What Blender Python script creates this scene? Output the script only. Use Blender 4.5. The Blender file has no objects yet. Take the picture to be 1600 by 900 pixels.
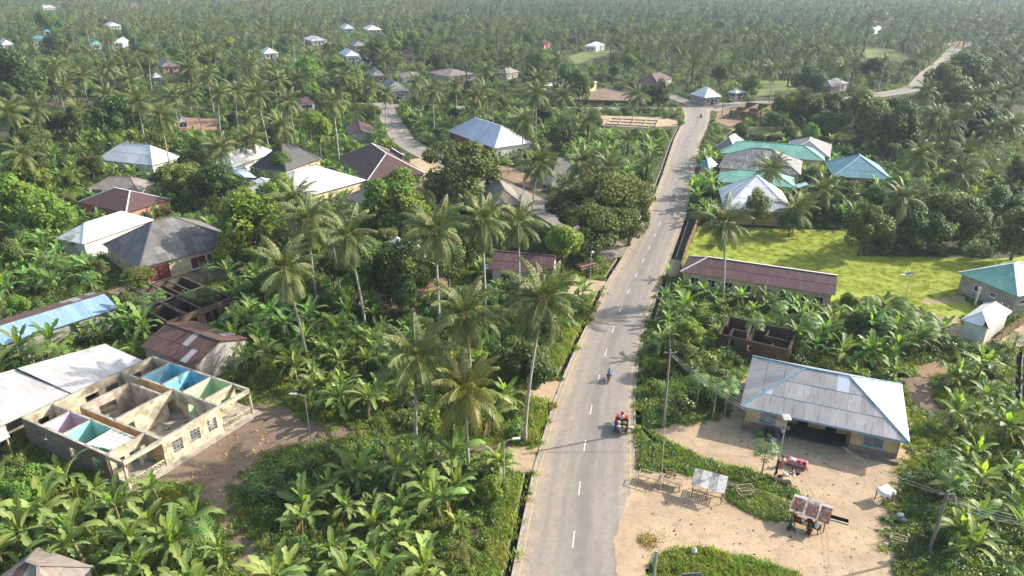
import bpy, bmesh, math, random
import numpy as np
from mathutils import Vector, Matrix, geometry as mgeo, noise as mnoise
from math import sin, cos, pi, radians
random.seed(7); rng = np.random.default_rng(7)
SC = bpy.context.scene; COL = SC.collection

# ---------------------------------------------------------------- camera, sky, sun, exposure
HC = 45.0; FPX = 1100.0; HORIZON = -42.0
PITCH = math.atan((450 - HORIZON) / FPX); SP, CP = sin(PITCH), cos(PITCH)
cam = bpy.data.objects.new('camera', bpy.data.cameras.new('camera')); COL.objects.link(cam)
cam.location = (0, 0, HC); cam.rotation_euler = (pi / 2 - PITCH, 0, 0)
cam.data.sensor_width = 36; cam.data.lens = 36 * FPX / 1600; cam.data.clip_start = 0.5; cam.data.clip_end = 20000
SC.camera = cam
SUN_EL = radians(31); SUN_AZ = math.atan2(0.295, 0.955)      # direction towards the sun: from the right and a little beyond
sdir = Vector((cos(SUN_AZ) * cos(SUN_EL), sin(SUN_AZ) * cos(SUN_EL), sin(SUN_EL)))
W = bpy.data.worlds.new('World'); SC.world = W; W.use_nodes = True
nt = W.node_tree; bg = nt.nodes['Background']
sky = nt.nodes.new('ShaderNodeTexSky'); sky.sky_type = 'NISHITA'; sky.sun_disc = False
sky.sun_elevation = SUN_EL; sky.sun_rotation = pi / 2 - SUN_AZ; sky.air_density = 1.3; sky.dust_density = 3.0
nt.links.new(sky.outputs[0], bg.inputs[0]); bg.inputs[1].default_value = 0.15
sun = bpy.data.objects.new('sun', bpy.data.lights.new('sun', 'SUN')); COL.objects.link(sun)
sun.data.energy = 4.4; sun.data.angle = radians(0.6); sun.data.color = (1.0, 0.93, 0.83)
sun.rotation_euler = sdir.to_track_quat('Z', 'Y').to_euler()
SC.view_settings.view_transform = 'Standard'; SC.view_settings.look = 'None'
SC.view_settings.exposure = 1.0; SC.view_settings.gamma = 1
SC.cycles.max_bounces = 6; SC.cycles.diffuse_bounces = 2; SC.cycles.glossy_bounces = 2
SC.cycles.transmission_bounces = 3; SC.cycles.volume_bounces = 0; SC.cycles.transparent_max_bounces = 4

# ---------------------------------------------------------------- survey: photograph pixel -> point on the plane at height z
def G(x, y, z=0.0):
    v = (y - 450) / FPX; t = (HC - z) / (SP + v * CP)
    return Vector(((x - 800) / FPX * t, t * CP - t * v * SP, z))
def PX(X, Y, Z):
    dz = Z - HC; zc = Y * CP - dz * SP; yc = Y * SP + dz * CP
    return 800 + FPX * X / zc, 450 - FPX * yc / zc, zc

# ---------------------------------------------------------------- mesh helpers
def tag(o, label=None, cat=None, group=None, kind=None):
    if label: o['label'] = label
    if cat: o['category'] = cat
    if group: o['group'] = group
    if kind: o['kind'] = kind
    return o
def empty(name, loc=(0, 0, 0), rz=0.0, label=None, cat=None, group=None):
    o = bpy.data.objects.new(name, None); COL.objects.link(o); o.empty_display_size = 0.3
    o.location = loc; o.rotation_euler = (0, 0, rz); return tag(o, label, cat, group)
def link(name, me, parent=None, loc=None, rot=None, scl=None):
    o = bpy.data.objects.new(name, me); COL.objects.link(o)
    if parent: o.parent = parent
    if loc is not None: o.location = loc
    if rot is not None: o.rotation_euler = rot
    if scl is not None: o.scale = (scl,) * 3 if isinstance(scl, (int, float)) else scl
    return o
def copy_tree(o, parent=None):
    c = o.copy(); COL.objects.link(c)
    if parent: c.parent = parent
    for ch in o.children: copy_tree(ch, c)
    return c
class MB:
    """collects shapes; build() links them as one mesh object"""
    def __init__(s): s.v = []; s.f = []; s.m = []; s.uv = {}
    def add(s, vs, fs, m=0):
        b = len(s.v); s.v += [tuple(v) for v in vs]
        for f in fs: s.f.append(tuple(b + i for i in f)); s.m.append(m)
        return b
    def box(s, c, size, rz=0, m=0, rot=None):
        hx, hy, hz = size[0] / 2, size[1] / 2, size[2] / 2
        R = rot if rot is not None else Matrix.Rotation(rz, 3, 'Z'); c = Vector(c)
        vs = [c + R @ Vector((x * hx, y * hy, z * hz)) for z in (-1, 1) for y in (-1, 1) for x in (-1, 1)]
        s.add(vs, [(0, 2, 3, 1), (4, 5, 7, 6), (0, 1, 5, 4), (2, 6, 7, 3), (0, 4, 6, 2), (1, 3, 7, 5)], m)
    def bar(s, p, q, w, h=None, m=0):
        p, q = Vector(p), Vector(q); d = q - p; L = d.length
        if L < 1e-6: return
        R = d.to_track_quat('X', 'Z').to_matrix(); s.box((p + q) / 2, (L, w, h or w), m=m, rot=R)
    def tube(s, pts, rad, n=6, m=0, cap=True):
        pts = [Vector(p) for p in pts]; rings = []
        if not isinstance(rad, (list, tuple)): rad = [rad] * len(pts)
        for i, p in enumerate(pts):
            d = (pts[min(i + 1, len(pts) - 1)] - pts[max(i - 1, 0)]).normalized()
            a = d.orthogonal().normalized() if i == 0 else (prev - d * prev.dot(d)).normalized()
            prev = a; b = d.cross(a)
            rings.append([p + (a * cos(2 * pi * k / n) + b * sin(2 * pi * k / n)) * rad[i] for k in range(n)])
        vs = [v for r in rings for v in r]; fs = []
        for i in range(len(pts) - 1):
            for k in range(n):
                fs.append((i * n + k, i * n + (k + 1) % n, (i + 1) * n + (k + 1) % n, (i + 1) * n + k))
        if cap: fs += [tuple(range(n))[::-1], tuple((len(pts) - 1) * n + k for k in range(n))]
        s.add(vs, fs, m)
    def lathe(s, prof, n=12, c=(0, 0, 0), m=0):
        vs = [(c[0] + r * cos(2 * pi * k / n), c[1] + r * sin(2 * pi * k / n), c[2] + z) for r, z in prof for k in range(n)]; fs = []
        for i in range(len(prof) - 1):
            for k in range(n): fs.append((i * n + k, i * n + (k + 1) % n, (i + 1) * n + (k + 1) % n, (i + 1) * n + k))
        s.add(vs, fs, m)
    def prism(s, poly, z0, z1, m=0):
        n = len(poly); vs = [(p[0], p[1], z0) for p in poly] + [(p[0], p[1], z1) for p in poly]
        s.add(vs, [tuple(range(n))[::-1], tuple(range(n, 2 * n))] + [(i, (i + 1) % n, n + (i + 1) % n, n + i) for i in range(n)], m)
    def blob(s, c, r, seed=0, m=0, n=7, j=.18):
        rr = random.Random(seed); vs = []; fs = []; c = Vector(c); r = Vector(r) if not isinstance(r, (int, float)) else Vector((r, r, r))
        st = max(3, n // 2 + 1)
        for i in range(st + 1):
            t = pi * i / st
            for k in range(n):
                a = 2 * pi * k / n; q = 1 + rr.uniform(-j, j)
                vs.append((c.x + r.x * q * sin(t) * cos(a), c.y + r.y * q * sin(t) * sin(a), c.z + r.z * q * cos(t)))
        for i in range(st):
            for k in range(n): fs.append((i * n + k, (i + 1) * n + k, (i + 1) * n + (k + 1) % n, i * n + (k + 1) % n))
        s.add(vs, fs, m)
    def mesh(s, name, mats, smooth=False):
        me = bpy.data.meshes.new(name); me.from_pydata(s.v, [], s.f)
        for mt in (mats if isinstance(mats, (list, tuple)) else [mats]): me.materials.append(mt)
        me.polygons.foreach_set('material_index', s.m)
        if smooth: me.polygons.foreach_set('use_smooth', [True] * len(s.f))
        me.update(); return me
    def build(s, name, mats, parent=None, smooth=False, **k):
        return link(name, s.mesh(name, mats, smooth), parent, **k)
def np_mesh(name, V, F, mats, mi=None, smooth=False):
    me = bpy.data.meshes.new(name); V = np.asarray(V, np.float32); F = np.asarray(F, np.int32); n, k = F.shape
    me.vertices.add(len(V)); me.vertices.foreach_set('co', V.ravel())
    me.loops.add(n * k); me.loops.foreach_set('vertex_index', F.ravel())
    me.polygons.add(n); me.polygons.foreach_set('loop_start', np.arange(0, n * k, k, dtype=np.int32))
    for mt in (mats if isinstance(mats, (list, tuple)) else [mats]): me.materials.append(mt)
    if mi is not None: me.polygons.foreach_set('material_index', np.asarray(mi, np.int32))
    if smooth: me.polygons.foreach_set('use_smooth', np.ones(n, bool))
    me.update(calc_edges=True); return me

# ---------------------------------------------------------------- materials (all procedural)
MAT = {}
class N:
    def __init__(s, name):
        s.mt = bpy.data.materials.new(name); s.mt.use_nodes = True; s.t = s.mt.node_tree
        s.b = s.t.nodes['Principled BSDF']; s.out = s.t.nodes['Material Output']; MAT[name] = s.mt
    def n(s, ty, **k):
        x = s.t.nodes.new(ty)
        for a, v in k.items(): setattr(x, a, v)
        return x
    def l(s, a, b): s.t.links.new(a, b)
    def mix(s, fac, a, b, mode='MIX'):
        x = s.n('ShaderNodeMix', data_type='RGBA', blend_type=mode)
        for i, v in ((0, fac), (6, a), (7, b)):
            if hasattr(v, 'links'): s.l(v, x.inputs[i])
            else: x.inputs[i].default_value = (*v, 1) if isinstance(v, tuple) else v
        return x.outputs[2]
    def noise(s, scale, detail=4, vec=None, rough=.55, lo=.4, hi=.6):
        x = s.n('ShaderNodeTexNoise'); x.inputs['Scale'].default_value = scale; x.inputs['Detail'].default_value = detail
        x.inputs['Roughness'].default_value = rough
        if vec is not None: s.l(vec, x.inputs['Vector'])
        r = s.n('ShaderNodeMapRange'); r.inputs[1].default_value = lo; r.inputs[2].default_value = hi; s.l(x.outputs[0], r.inputs[0])
        return r.outputs[0]
    def obj(s, scale=(1, 1, 1), src='Object'):
        c = s.n('ShaderNodeTexCoord'); m = s.n('ShaderNodeMapping'); m.inputs['Scale'].default_value = scale
        s.l(c.outputs[src], m.inputs[0]); return m.outputs[0]
    def pos(s): return s.n('ShaderNodeNewGeometry').outputs['Position']
    def bump(s, h, st=.3, d=.02):
        x = s.n('ShaderNodeBump'); x.inputs[0].default_value = st; x.inputs[1].default_value = d; s.l(h, x.inputs['Height']); s.l(x.outputs[0], s.b.inputs['Normal'])
    def fin(s, col, rough=.8, metal=0, spec=.3):
        if hasattr(col, 'links'): s.l(col, s.b.inputs['Base Color'])
        else: s.b.inputs['Base Color'].default_value = (*col, 1)
        s.b.inputs['Roughness'].default_value = rough; s.b.inputs['Metallic'].default_value = metal
        s.b.inputs['Specular IOR Level'].default_value = spec
        return s.mt
def plain(name, c, rough=.7, metal=0, c2=None, sc=3.0, spec=.3):
    a = N(name); c2 = c2 or tuple(x * .72 for x in c)
    return a.fin(a.mix(a.noise(sc, 5, a.obj(), lo=.35, hi=.65), c, c2), rough, metal, spec)
def val_vary(a, col, amt=.25, hue=.03, src='obj'):
    h = a.n('ShaderNodeHueSaturation'); r = a.n('ShaderNodeObjectInfo').outputs['Random'] if src == 'obj' else a.n('ShaderNodeNewGeometry').outputs['Random Per Island']
    m = a.n('ShaderNodeMapRange'); m.inputs[3].default_value = 1 - amt; m.inputs[4].default_value = 1 + amt; a.l(r, m.inputs[0]); a.l(m.outputs[0], h.inputs['Value'])
    m2 = a.n('ShaderNodeMath', operation='MULTIPLY'); m2.inputs[1].default_value = 7.31; a.l(r, m2.inputs[0])
    m3 = a.n('ShaderNodeMath', operation='FRACT'); a.l(m2.outputs[0], m3.inputs[0])
    m4 = a.n('ShaderNodeMapRange'); m4.inputs[3].default_value = .5 - hue; m4.inputs[4].default_value = .5 + hue; a.l(m3.outputs[0], m4.inputs[0]); a.l(m4.outputs[0], h.inputs['Hue'])
    a.l(col, h.inputs['Color']) if hasattr(col, 'links') else setattr(h.inputs['Color'], 'default_value', (*col, 1))
    return h.outputs[0]
def leaf(name, c, c2=None, rough=.45, trans=.3, tcol=None, island=.25, objv=.2, hue=.025, spec=.4):
    a = N(name); c2 = c2 or c; c, c2 = [(x[0] * 1.42, x[1] * 1.42, x[2] * 1.02) for x in (c, c2)]
    col = val_vary(a, val_vary(a, a.mix(a.noise(.35, 3, a.pos()), c, c2), objv, hue), island, hue, 'isl')
    a.fin(col, rough, 0, spec)
    tr = a.n('ShaderNodeBsdfTranslucent'); mul = a.mix(1.0, col, tcol or (1.4, 1.5, .65), 'MULTIPLY'); a.l(mul, tr.inputs[0])
    mx = a.n('ShaderNodeMixShader'); mx.inputs[0].default_value = trans; a.l(a.b.outputs[0], mx.inputs[1]); a.l(tr.outputs[0], mx.inputs[2]); a.l(mx.outputs[0], a.out.inputs[0])
    return a.mt
leaf('coconut_leaf', (.076, .102, .038), (.104, .124, .054), rough=.5, trans=.18, island=.35, spec=.3)
leaf('coconut_leaf_yellow', (.13, .14, .04), (.17, .165, .045), rough=.4, trans=.3)
leaf('coconut_leaf_dry', (.30, .22, .10), (.22, .15, .07), rough=.7, trans=.15, tcol=(1.2, 1, .7))
leaf('oil_palm_leaf', (.056, .084, .030), (.074, .098, .042), rough=.6, trans=.15, island=.35, spec=.2)
leaf('banana_leaf', (.090, .150, .055), (.125, .180, .065), rough=.5, trans=.36, objv=.35, spec=.3)
leaf('banana_leaf_young', (.17, .28, .055), (.19, .28, .06), rough=.35, trans=.45)
leaf('banana_leaf_dry', (.26, .18, .09), (.18, .12, .06), rough=.8, trans=.15, tcol=(1.2, 1, .7))
leaf('papaya_leaf', (.10, .18, .055), (.13, .2, .07), rough=.5, trans=.35)
leaf('tree_leaf', (.048, .080, .028), (.066, .098, .034), rough=.55, trans=.22, island=.4, spec=.2, objv=.35, hue=.035)
leaf('tree_leaf_bright', (.095, .155, .035), (.135, .175, .04), rough=.55, trans=.3, objv=.2, spec=.2)
leaf('tree_leaf_olive', (.090, .110, .040), (.075, .09, .034), rough=.6, trans=.2, island=.4, spec=.15)
leaf('shrub_leaf', (.065, .110, .038), (.10, .145, .045), rough=.45, trans=.3, objv=.45, hue=.04)
leaf('shrub_leaf_bright', (.13, .195, .045), (.155, .20, .05), rough=.5, trans=.35, objv=.3, hue=.03)
leaf('grass_blade', (.13, .185, .035), (.19, .20, .06), rough=.6, trans=.35, objv=.35, hue=.04)
leaf('lawn_blade', (.17, .18, .04), (.19, .2, .045), rough=.7, trans=.3, objv=.1, island=.1, hue=.01, spec=.1)
plain('palm_bark', (.42, .385, .34), .9, c2=(.26, .23, .2), sc=5); plain('palm_rachis', (.30, .30, .12), .45, c2=(.22, .2, .08), sc=5)
plain('oil_bark', (.13, .105, .075), .95, c2=(.07, .055, .04), sc=8)
plain('banana_rib', (.30, .34, .12), .45, c2=(.24, .28, .09), sc=4); plain('banana_stem', (.17, .19, .07), .7, c2=(.16, .11, .055), sc=4)
plain('tree_bark', (.17, .14, .11), .95, c2=(.09, .075, .06), sc=7)
plain('papaya_stem', (.28, .27, .22), .85, c2=(.2, .18, .13), sc=6)
plain('coconut_fruit', (.24, .16, .05), .6, c2=(.12, .13, .04), sc=5)
def ground_mat():
    a = N('undergrowth_soil'); p = a.pos()
    c = a.mix(a.noise(.06, 5, p, lo=.4, hi=.62), (.085, .062, .040), (.060, .085, .026)); c = a.mix(a.noise(1.3, 6, p, lo=.35, hi=.7), c, (.035, .040, .018))
    a.bump(a.noise(3, 6, p), .5, .1); return a.fin(c, .95)
ground_mat()
def soilish(name, c1, c2, c3, s=(.25, 2.2), spec=.2, bump=.6, dk=.8):
    a = N(name); p = a.pos()
    c = a.mix(a.noise(s[0], 6, p, lo=.38, hi=.64), c1, c2); c = a.mix(a.noise(s[1], 8, p, rough=.7, lo=.48, hi=.75), c, c3); c = a.mix(a.noise(s[1] * .35, 5, p, rough=.6, lo=.5, hi=.72), c, tuple(x * dk for x in c2))
    a.bump(a.noise(5, 8, p, rough=.7, lo=.2, hi=.8), bump, .05); return a.fin(c, .92, 0, spec)
soilish('sand_earth', (.43, .325, .215), (.35, .26, .17), (.30, .22, .14))
soilish('brown_earth', (.155, .112, .080), (.235, .175, .125), (.105, .078, .058), s=(.16, 1.6))
soilish('red_earth', (.29, .19, .12), (.22, .145, .09), (.17, .11, .07))
soilish('lawn_grass', (.235, .28, .042), (.265, .305, .048), (.22, .265, .04), s=(.10, 2.5), bump=.12, dk=.95)
soilish('verge_grass', (.12, .17, .035), (.18, .19, .07), (.07, .11, .025), s=(.5, 3))
soilish('leaf_litter', (.27, .2, .11), (.17, .13, .08), (.36, .30, .2), s=(2, 9))
def asphalt():
    a = N('asphalt'); p = a.pos(); uv = a.n('ShaderNodeTexCoord').outputs['UV']; sx = a.n('ShaderNodeSeparateXYZ'); a.l(uv, sx.inputs[0])
    def band(c0, w, f):            # dust drifts and wheel tracks, with a wandering outline
        n_ = a.noise(.22, 4, p, lo=0, hi=1); ad = a.n('ShaderNodeMath', operation='MULTIPLY_ADD'); ad.inputs[1].default_value = f; a.l(n_, ad.inputs[0]); a.l(sx.outputs[0], ad.inputs[2])
        sb = a.n('ShaderNodeMath', operation='SUBTRACT'); sb.inputs[1].default_value = c0 + f * .5; a.l(ad.outputs[0], sb.inputs[0]); ab = a.n('ShaderNodeMath', operation='ABSOLUTE'); a.l(sb.outputs[0], ab.inputs[0])
        mr = a.n('ShaderNodeMapRange', interpolation_type='SMOOTHSTEP'); mr.inputs[1].default_value = w; mr.inputs[2].default_value = w * .35; a.l(ab.outputs[0], mr.inputs[0]); return mr.outputs[0]
    c = a.mix(a.noise(.10, 5, p, lo=.35, hi=.65), (.235, .212, .185), (.195, .177, .158))
    mp = a.n('ShaderNodeMapping'); mp.inputs['Scale'].default_value = (14, .10, 1); a.l(uv, mp.inputs[0])
    c = a.mix(a.noise(1.0, 6, mp.outputs[0], lo=.42, hi=.68), c, (.26, .235, .20))
    for c0, w, f, col in ((.0, .22, .25, (.35, .28, .21)), (1.0, .20, .3, (.36, .29, .21)), (.27, .07, .1, (.29, .24, .20)), (.52, .10, .12, (.17, .157, .145)), (.74, .06, .08, (.26, .23, .195))): 
        m = a.n('ShaderNodeMath', operation='MULTIPLY'); a.l(band(c0, w, f), m.inputs[0]); a.l(a.noise(.5, 6, p, rough=.65, lo=.3, hi=.6), m.inputs[1]); c = a.mix(m.outputs[0], c, col)
    v = a.n('ShaderNodeTexVoronoi', feature='DISTANCE_TO_EDGE'); v.inputs['Scale'].default_value = .22; nv = a.n('ShaderNodeMix', data_type='VECTOR'); nv.inputs[0].default_value = .12; a.l(p, nv.inputs[4]); nz = a.n('ShaderNodeTexNoise'); nz.inputs['Scale'].default_value = .6; a.l(p, nz.inputs[0]); sc = a.n('ShaderNodeVectorMath', operation='MULTIPLY_ADD'); sc.inputs[1].default_value = (3, 3, 0); a.l(nz.outputs[1], sc.inputs[0]); a.l(p, sc.inputs[2]); a.l(sc.outputs[0], v.inputs['Vector'])
    mr = a.n('ShaderNodeMapRange'); mr.inputs[1].default_value = .004; mr.inputs[2].default_value = .001; a.l(v.outputs['Distance'], mr.inputs[0]); c = a.mix(mr.outputs[0], c, (.15, .135, .12))
    c = a.mix(a.noise(.35, 5, p, rough=.6, lo=.66, hi=.72), c, (.17, .155, .14)); c = a.mix(a.noise(1.6, 8, p, rough=.75, lo=.48, hi=.72), c, (.185, .165, .15)); c = a.mix(a.noise(4, 8, p, rough=.75, lo=.55, hi=.8), c, (.31, .28, .24)); a.bump(a.noise(30, 4, p), .2, .01); a.fin(c, .85, 0, .2)
asphalt()
plain('concrete', (.40, .36, .30), .9, c2=(.22, .19, .155), sc=1.2); plain('concrete_dark', (.10, .09, .08), .95, c2=(.05, .045, .04), sc=1.0)
plain('ditch_mud', (.05, .042, .032), .8, c2=(.03, .028, .02), sc=1); plain('road_paint', (.66, .64, .60), .6, c2=(.40, .37, .33), sc=2.5); plain('yellow_paint', (.52, .36, .13), .7, c2=(.34, .27, .17), sc=1.5)
def roofm(name, c, c2, c3, rough=.5, metal=.0, streak=.5, spec=.5, wear=(.5, .7), vary=.12):
    a = N(name); uv = a.obj((1, 1, 1), 'UV'); su = a.obj((2.2, .28, 1), 'UV')
    col = a.mix(a.noise(.5, 4, uv, lo=.35, hi=.65), c, c2); col = a.mix(a.noise(1.6, 7, su, rough=.65, lo=wear[0], hi=wear[1]), col, c3)
    wv = a.n('ShaderNodeTexWave', wave_type='BANDS', bands_direction='X'); wv.inputs['Scale'].default_value = 2.6; wv.inputs['Distortion'].default_value = 0; a.l(uv, wv.inputs['Vector'])
    a.bump(wv.outputs[1], .30, .02); return a.fin(val_vary(a, col, vary, .004), rough, metal, spec)
roofm('zinc_old', (.36, .345, .34), (.30, .285, .28), (.20, .185, .175), .5, .15, vary=.16)
roofm('zinc_white', (.74, .725, .70), (.66, .645, .62), (.52, .495, .46), .45, .1, wear=(.55, .8))
roofm('zinc_pale', (.50, .485, .465), (.43, .415, .40), (.30, .27, .24), .55, .1, wear=(.5, .75)); roofm('zinc_blue', (.50, .53, .58), (.44, .47, .53), (.55, .56, .58), .4, .2, wear=(.55, .8))
roofm('slate_grey', (.150, .142, .138), (.115, .108, .106), (.21, .195, .185), .75, spec=.3, vary=.28)
roofm('black_roof', (.052, .05, .053), (.04, .04, .042), (.08, .075, .075), .6)
roofm('brown_roof', (.095, .050, .046), (.075, .04, .038), (.13, .08, .07), .65, spec=.3)
roofm('maroon_roof', (.115, .060, .062), (.09, .048, .05), (.17, .11, .10), .65, spec=.3)
roofm('rust_roof', (.105, .050, .040), (.075, .04, .033), (.20, .145, .12), .8, wear=(.55, .75))
roofm('green_roof', (.150, .36, .275), (.12, .30, .23), (.26, .38, .32), .5)
roofm('teal_roof', (.085, .25, .27), (.07, .19, .23), (.17, .29, .31), .5)
roofm('blue_roof', (.20, .33, .50), (.17, .28, .43), (.34, .42, .50), .5)
roofm('lightblue_roof', (.36, .52, .68), (.32, .46, .62), (.5, .6, .7), .5)
roofm('weathered_white', (.36, .36, .35), (.24, .235, .23), (.085, .08, .075), .65, spec=.2, wear=(.42, .60))
roofm('grey_roof', (.21, .20, .205), (.17, .16, .165), (.27, .25, .24), .6)
roofm('rusty_grey', (.25, .225, .20), (.17, .15, .135), (.16, .09, .06), .7, wear=(.45, .7))
def wallm(name, c, stain=(.10, .085, .07), lo=.52, hi=.74, s=.8):
    a = N(name); o = a.obj(); col = a.mix(a.noise(.8, 4, o), c, tuple(x * .82 for x in c)); col = a.mix(a.noise(s, 9, o, rough=.7, lo=lo, hi=hi), col, stain)
    a.bump(a.noise(6, 6, o), .15, .02); return a.fin(col, .9, 0, .2)
wallm('cream_wall', (.62, .52, .34)); wallm('cream_ruin', (.56, .49, .35), (.15, .125, .10), .45, .70); wallm('ochre_ruin', (.52, .36, .19), (.2, .15, .1))
wallm('pinkish_ruin', (.52, .42, .34), (.14, .11, .09), .46, .7); wallm('lilac_wall', (.60, .45, .56), (.3, .25, .24), .55, .75); wallm('teal_wall', (.26, .62, .56), (.3, .4, .35), .58, .8)
wallm('cyan_wall', (.22, .54, .70), (.28, .3, .3), .5, .7); wallm('mint_wall', (.36, .62, .34), (.55, .52, .38), .46, .62); wallm('yellow_wall', (.62, .50, .26), (.25, .2, .13), .55, .8)
wallm('tan_wall', (.50, .36, .20), (.18, .14, .11), .52, .78); wallm('white_wall', (.70, .67, .61), (.3, .27, .23), .6, .85); wallm('pink_wall', (.52, .22, .18), (.3, .15, .12), .6, .8)
wallm('red_wall', (.30, .09, .07), (.18, .07, .055), .5, .8); wallm('grey_wall', (.34, .32, .30), (.17, .15, .14), .5, .75); wallm('dark_block', (.12, .085, .058), (.045, .035, .027), .42, .65)
wallm('sheet_rust', (.095, .048, .038), (.22, .16, .13), .5, .62, s=2.2); wallm('sheet_grey', (.38, .365, .35), (.15, .13, .12), .46, .62, s=1.8); wallm('sheet_pale', (.52, .50, .48), (.25, .22, .2), .5, .66, s=1.8)
def blockm(name, c, j, s=1.0):
    a = N(name); o = a.obj(); sx = a.n('ShaderNodeSeparateXYZ'); a.l(o, sx.inputs[0]); ad = a.n('ShaderNodeMath', operation='ADD'); a.l(sx.outputs[0], ad.inputs[0]); a.l(sx.outputs[1], ad.inputs[1])
    cb = a.n('ShaderNodeCombineXYZ'); a.l(ad.outputs[0], cb.inputs[0]); a.l(sx.outputs[2], cb.inputs[1])
    b = a.n('ShaderNodeTexBrick'); b.inputs['Scale'].default_value = 1; b.inputs['Brick Width'].default_value = .46; b.inputs['Row Height'].default_value = .24; b.inputs['Mortar Size'].default_value = .018
    b.inputs['Color1'].default_value = (*c, 1); b.inputs['Color2'].default_value = (*[x * .7 for x in c], 1); b.inputs['Mortar'].default_value = (*j, 1); a.l(cb.outputs[0], b.inputs['Vector'])
    col = a.mix(a.noise(.9, 8, o, rough=.7, lo=.45, hi=.7), b.outputs[0], tuple(x * .45 for x in c)); a.bump(b.outputs[1], -.6, .02); return a.fin(col, .95, 0, .1)
blockm('block_old', (.30, .235, .185), (.13, .10, .08)); blockm('block_brown', (.26, .18, .11), (.12, .09, .06)); blockm('block_grey', (.42, .39, .34), (.26, .24, .22)); blockm('block_dark', (.13, .095, .065), (.05, .04, .03))
plain('wood', (.22, .15, .09), .85, c2=(.12, .08, .05), sc=5); plain('wood_pale', (.42, .33, .22), .85, c2=(.26, .2, .13), sc=5); plain('wood_brown', (.11, .055, .035), .8, c2=(.06, .035, .025), sc=5)
plain('pole_wood', (.24, .20, .165), .9, c2=(.15, .12, .1), sc=3); plain('pole_concrete', (.42, .40, .37), .85, sc=3)
plain('metal_pole', (.46, .46, .46), .45, .3, sc=5); plain('dark_metal', (.035, .034, .035), .6, sc=4); plain('glass_dark', (.03, .035, .04), .15, spec=.6, sc=1); plain('shutter_grey', (.16, .17, .165), .5, sc=3)
plain('door_brown', (.10, .045, .03), .6, sc=3); plain('door_red', (.17, .045, .04), .6, sc=3); plain('white_trim', (.74, .73, .70), .6, c2=(.6, .58, .54), sc=3); plain('blue_trim', (.22, .38, .52), .6, sc=3)
plain('solar_cell', (.06, .08, .12), .2, spec=.7, sc=2); plain('lamp_white', (.7, .7, .7), .4, sc=3); plain('cable', (.05, .05, .05), .6, sc=2); plain('cable_grey', (.3, .3, .3), .6, sc=2)
plain('rubber', (.022, .022, .022), .8, sc=8); plain('navy_paint', (.03, .04, .085), .35, spec=.5, sc=3); plain('red_paint', (.48, .03, .03), .35, spec=.5, sc=3); plain('chrome', (.5, .5, .5), .25, .9, sc=3)
plain('skin_dark', (.085, .045, .028), .5, sc=5); plain('skin_mid', (.15, .08, .05), .5, sc=5); plain('hair_black', (.012, .01, .01), .7, sc=8)
for nm, c in dict(cloth_blue=(.04, .25, .52), cloth_white=(.72, .71, .68), cloth_dark=(.03, .028, .035), cloth_navy=(.03, .04, .1), cloth_red=(.36, .03, .03), cloth_pink=(.5, .2, .25), cloth_yellow=(.62, .52, .05),
                  cloth_maroon=(.10, .022, .022), cloth_green=(.08, .2, .07), cloth_tan=(.42, .30, .18), cloth_grey=(.3, .3, .31), cloth_orange=(.5, .22, .08), tarp_white=(.80, .80, .79), plastic_white=(.72, .72, .70)).items(): plain(nm, c, .8, sc=5)
plain('stone', (.34, .31, .27), .95, c2=(.2, .18, .16), sc=2); plain('white_sack', (.62, .60, .57), .8, sc=3); plain('sign_green', (.20, .25, .22), .7, c2=(.13, .17, .15), sc=3)
plain('hall_patch', (.2, .11, .08), .8, sc=3)
M = MAT
# ---------------------------------------------------------------- site plan
NOSH = []; HOLES = []
BLOCK = []      # (world polygon, margin) kept free of plants
PROT = np.zeros((226, 401), np.float32)  # distance of things in view that random plants must not hide
def pip(pts, poly):
    x, y = pts[:, 0], pts[:, 1]; c = np.zeros(len(pts), bool); n = len(poly); j = n - 1
    for i in range(n):
        xi, yi = poly[i][0], poly[i][1]; xj, yj = poly[j][0], poly[j][1]
        if yi != yj: c ^= ((yi > y) != (yj > y)) & (x < (xj - xi) * (y - yi) / (yj - yi) + xi)
        j = i
    return c
_gy, _gx = np.mgrid[0:226, 0:401]; _gp = np.stack([_gx.ravel() * 4., _gy.ravel() * 4.], 1)
def protect(pxpoly, depth):
    m = pip(_gp, pxpoly).reshape(226, 401); PROT[m] = np.maximum(PROT[m], depth)
def hides(X, Y, z0, z1, r, frac=.07):
    """does a plant at X,Y with its crown from z0 to z1 cover something the photograph shows"""
    x0, y0, zc = PX(X, Y, z1); _, y1, _ = PX(X, Y, z0); rp = FPX * r / zc
    a, b = int(max(0, (x0 - rp) / 4)), int(min(400, (x0 + rp) / 4)); c, d = int(max(0, y0 / 4)), int(min(225, y1 / 4))
    if b <= a or d < c: return False
    return (PROT[c:d + 1, a:b + 1] > zc + 1).mean() > frac
def grow(poly, m):
    c = sum((Vector(p[:2]) for p in poly), Vector((0, 0))) / len(poly); out = []
    for p in poly:
        d = Vector(p[:2]) - c; out.append(tuple(c + d * (1 + m / max(d.length, .1))))
    return out
def ragged(pts, step=1.0, j=.22, seed=1):
    r = random.Random(seed); out = []
    for i, p in enumerate(pts):
        q = pts[(i + 1) % len(pts)]; n = max(1, int((Vector(q[:2]) - Vector(p[:2])).length / step))
        for k in range(n):
            t = k / n; x, y = p[0] + (q[0] - p[0]) * t, p[1] + (q[1] - p[1]) * t
            a = mnoise.noise_vector(Vector((x * .22, y * .22, seed))); b = mnoise.noise_vector(Vector((x * 1.1, y * 1.1, seed + 9)))
            out.append((x + j * (2.6 * a.x + 1.2 * b.x), y + j * (2.6 * a.y + 1.2 * b.y)))
    return out
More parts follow.
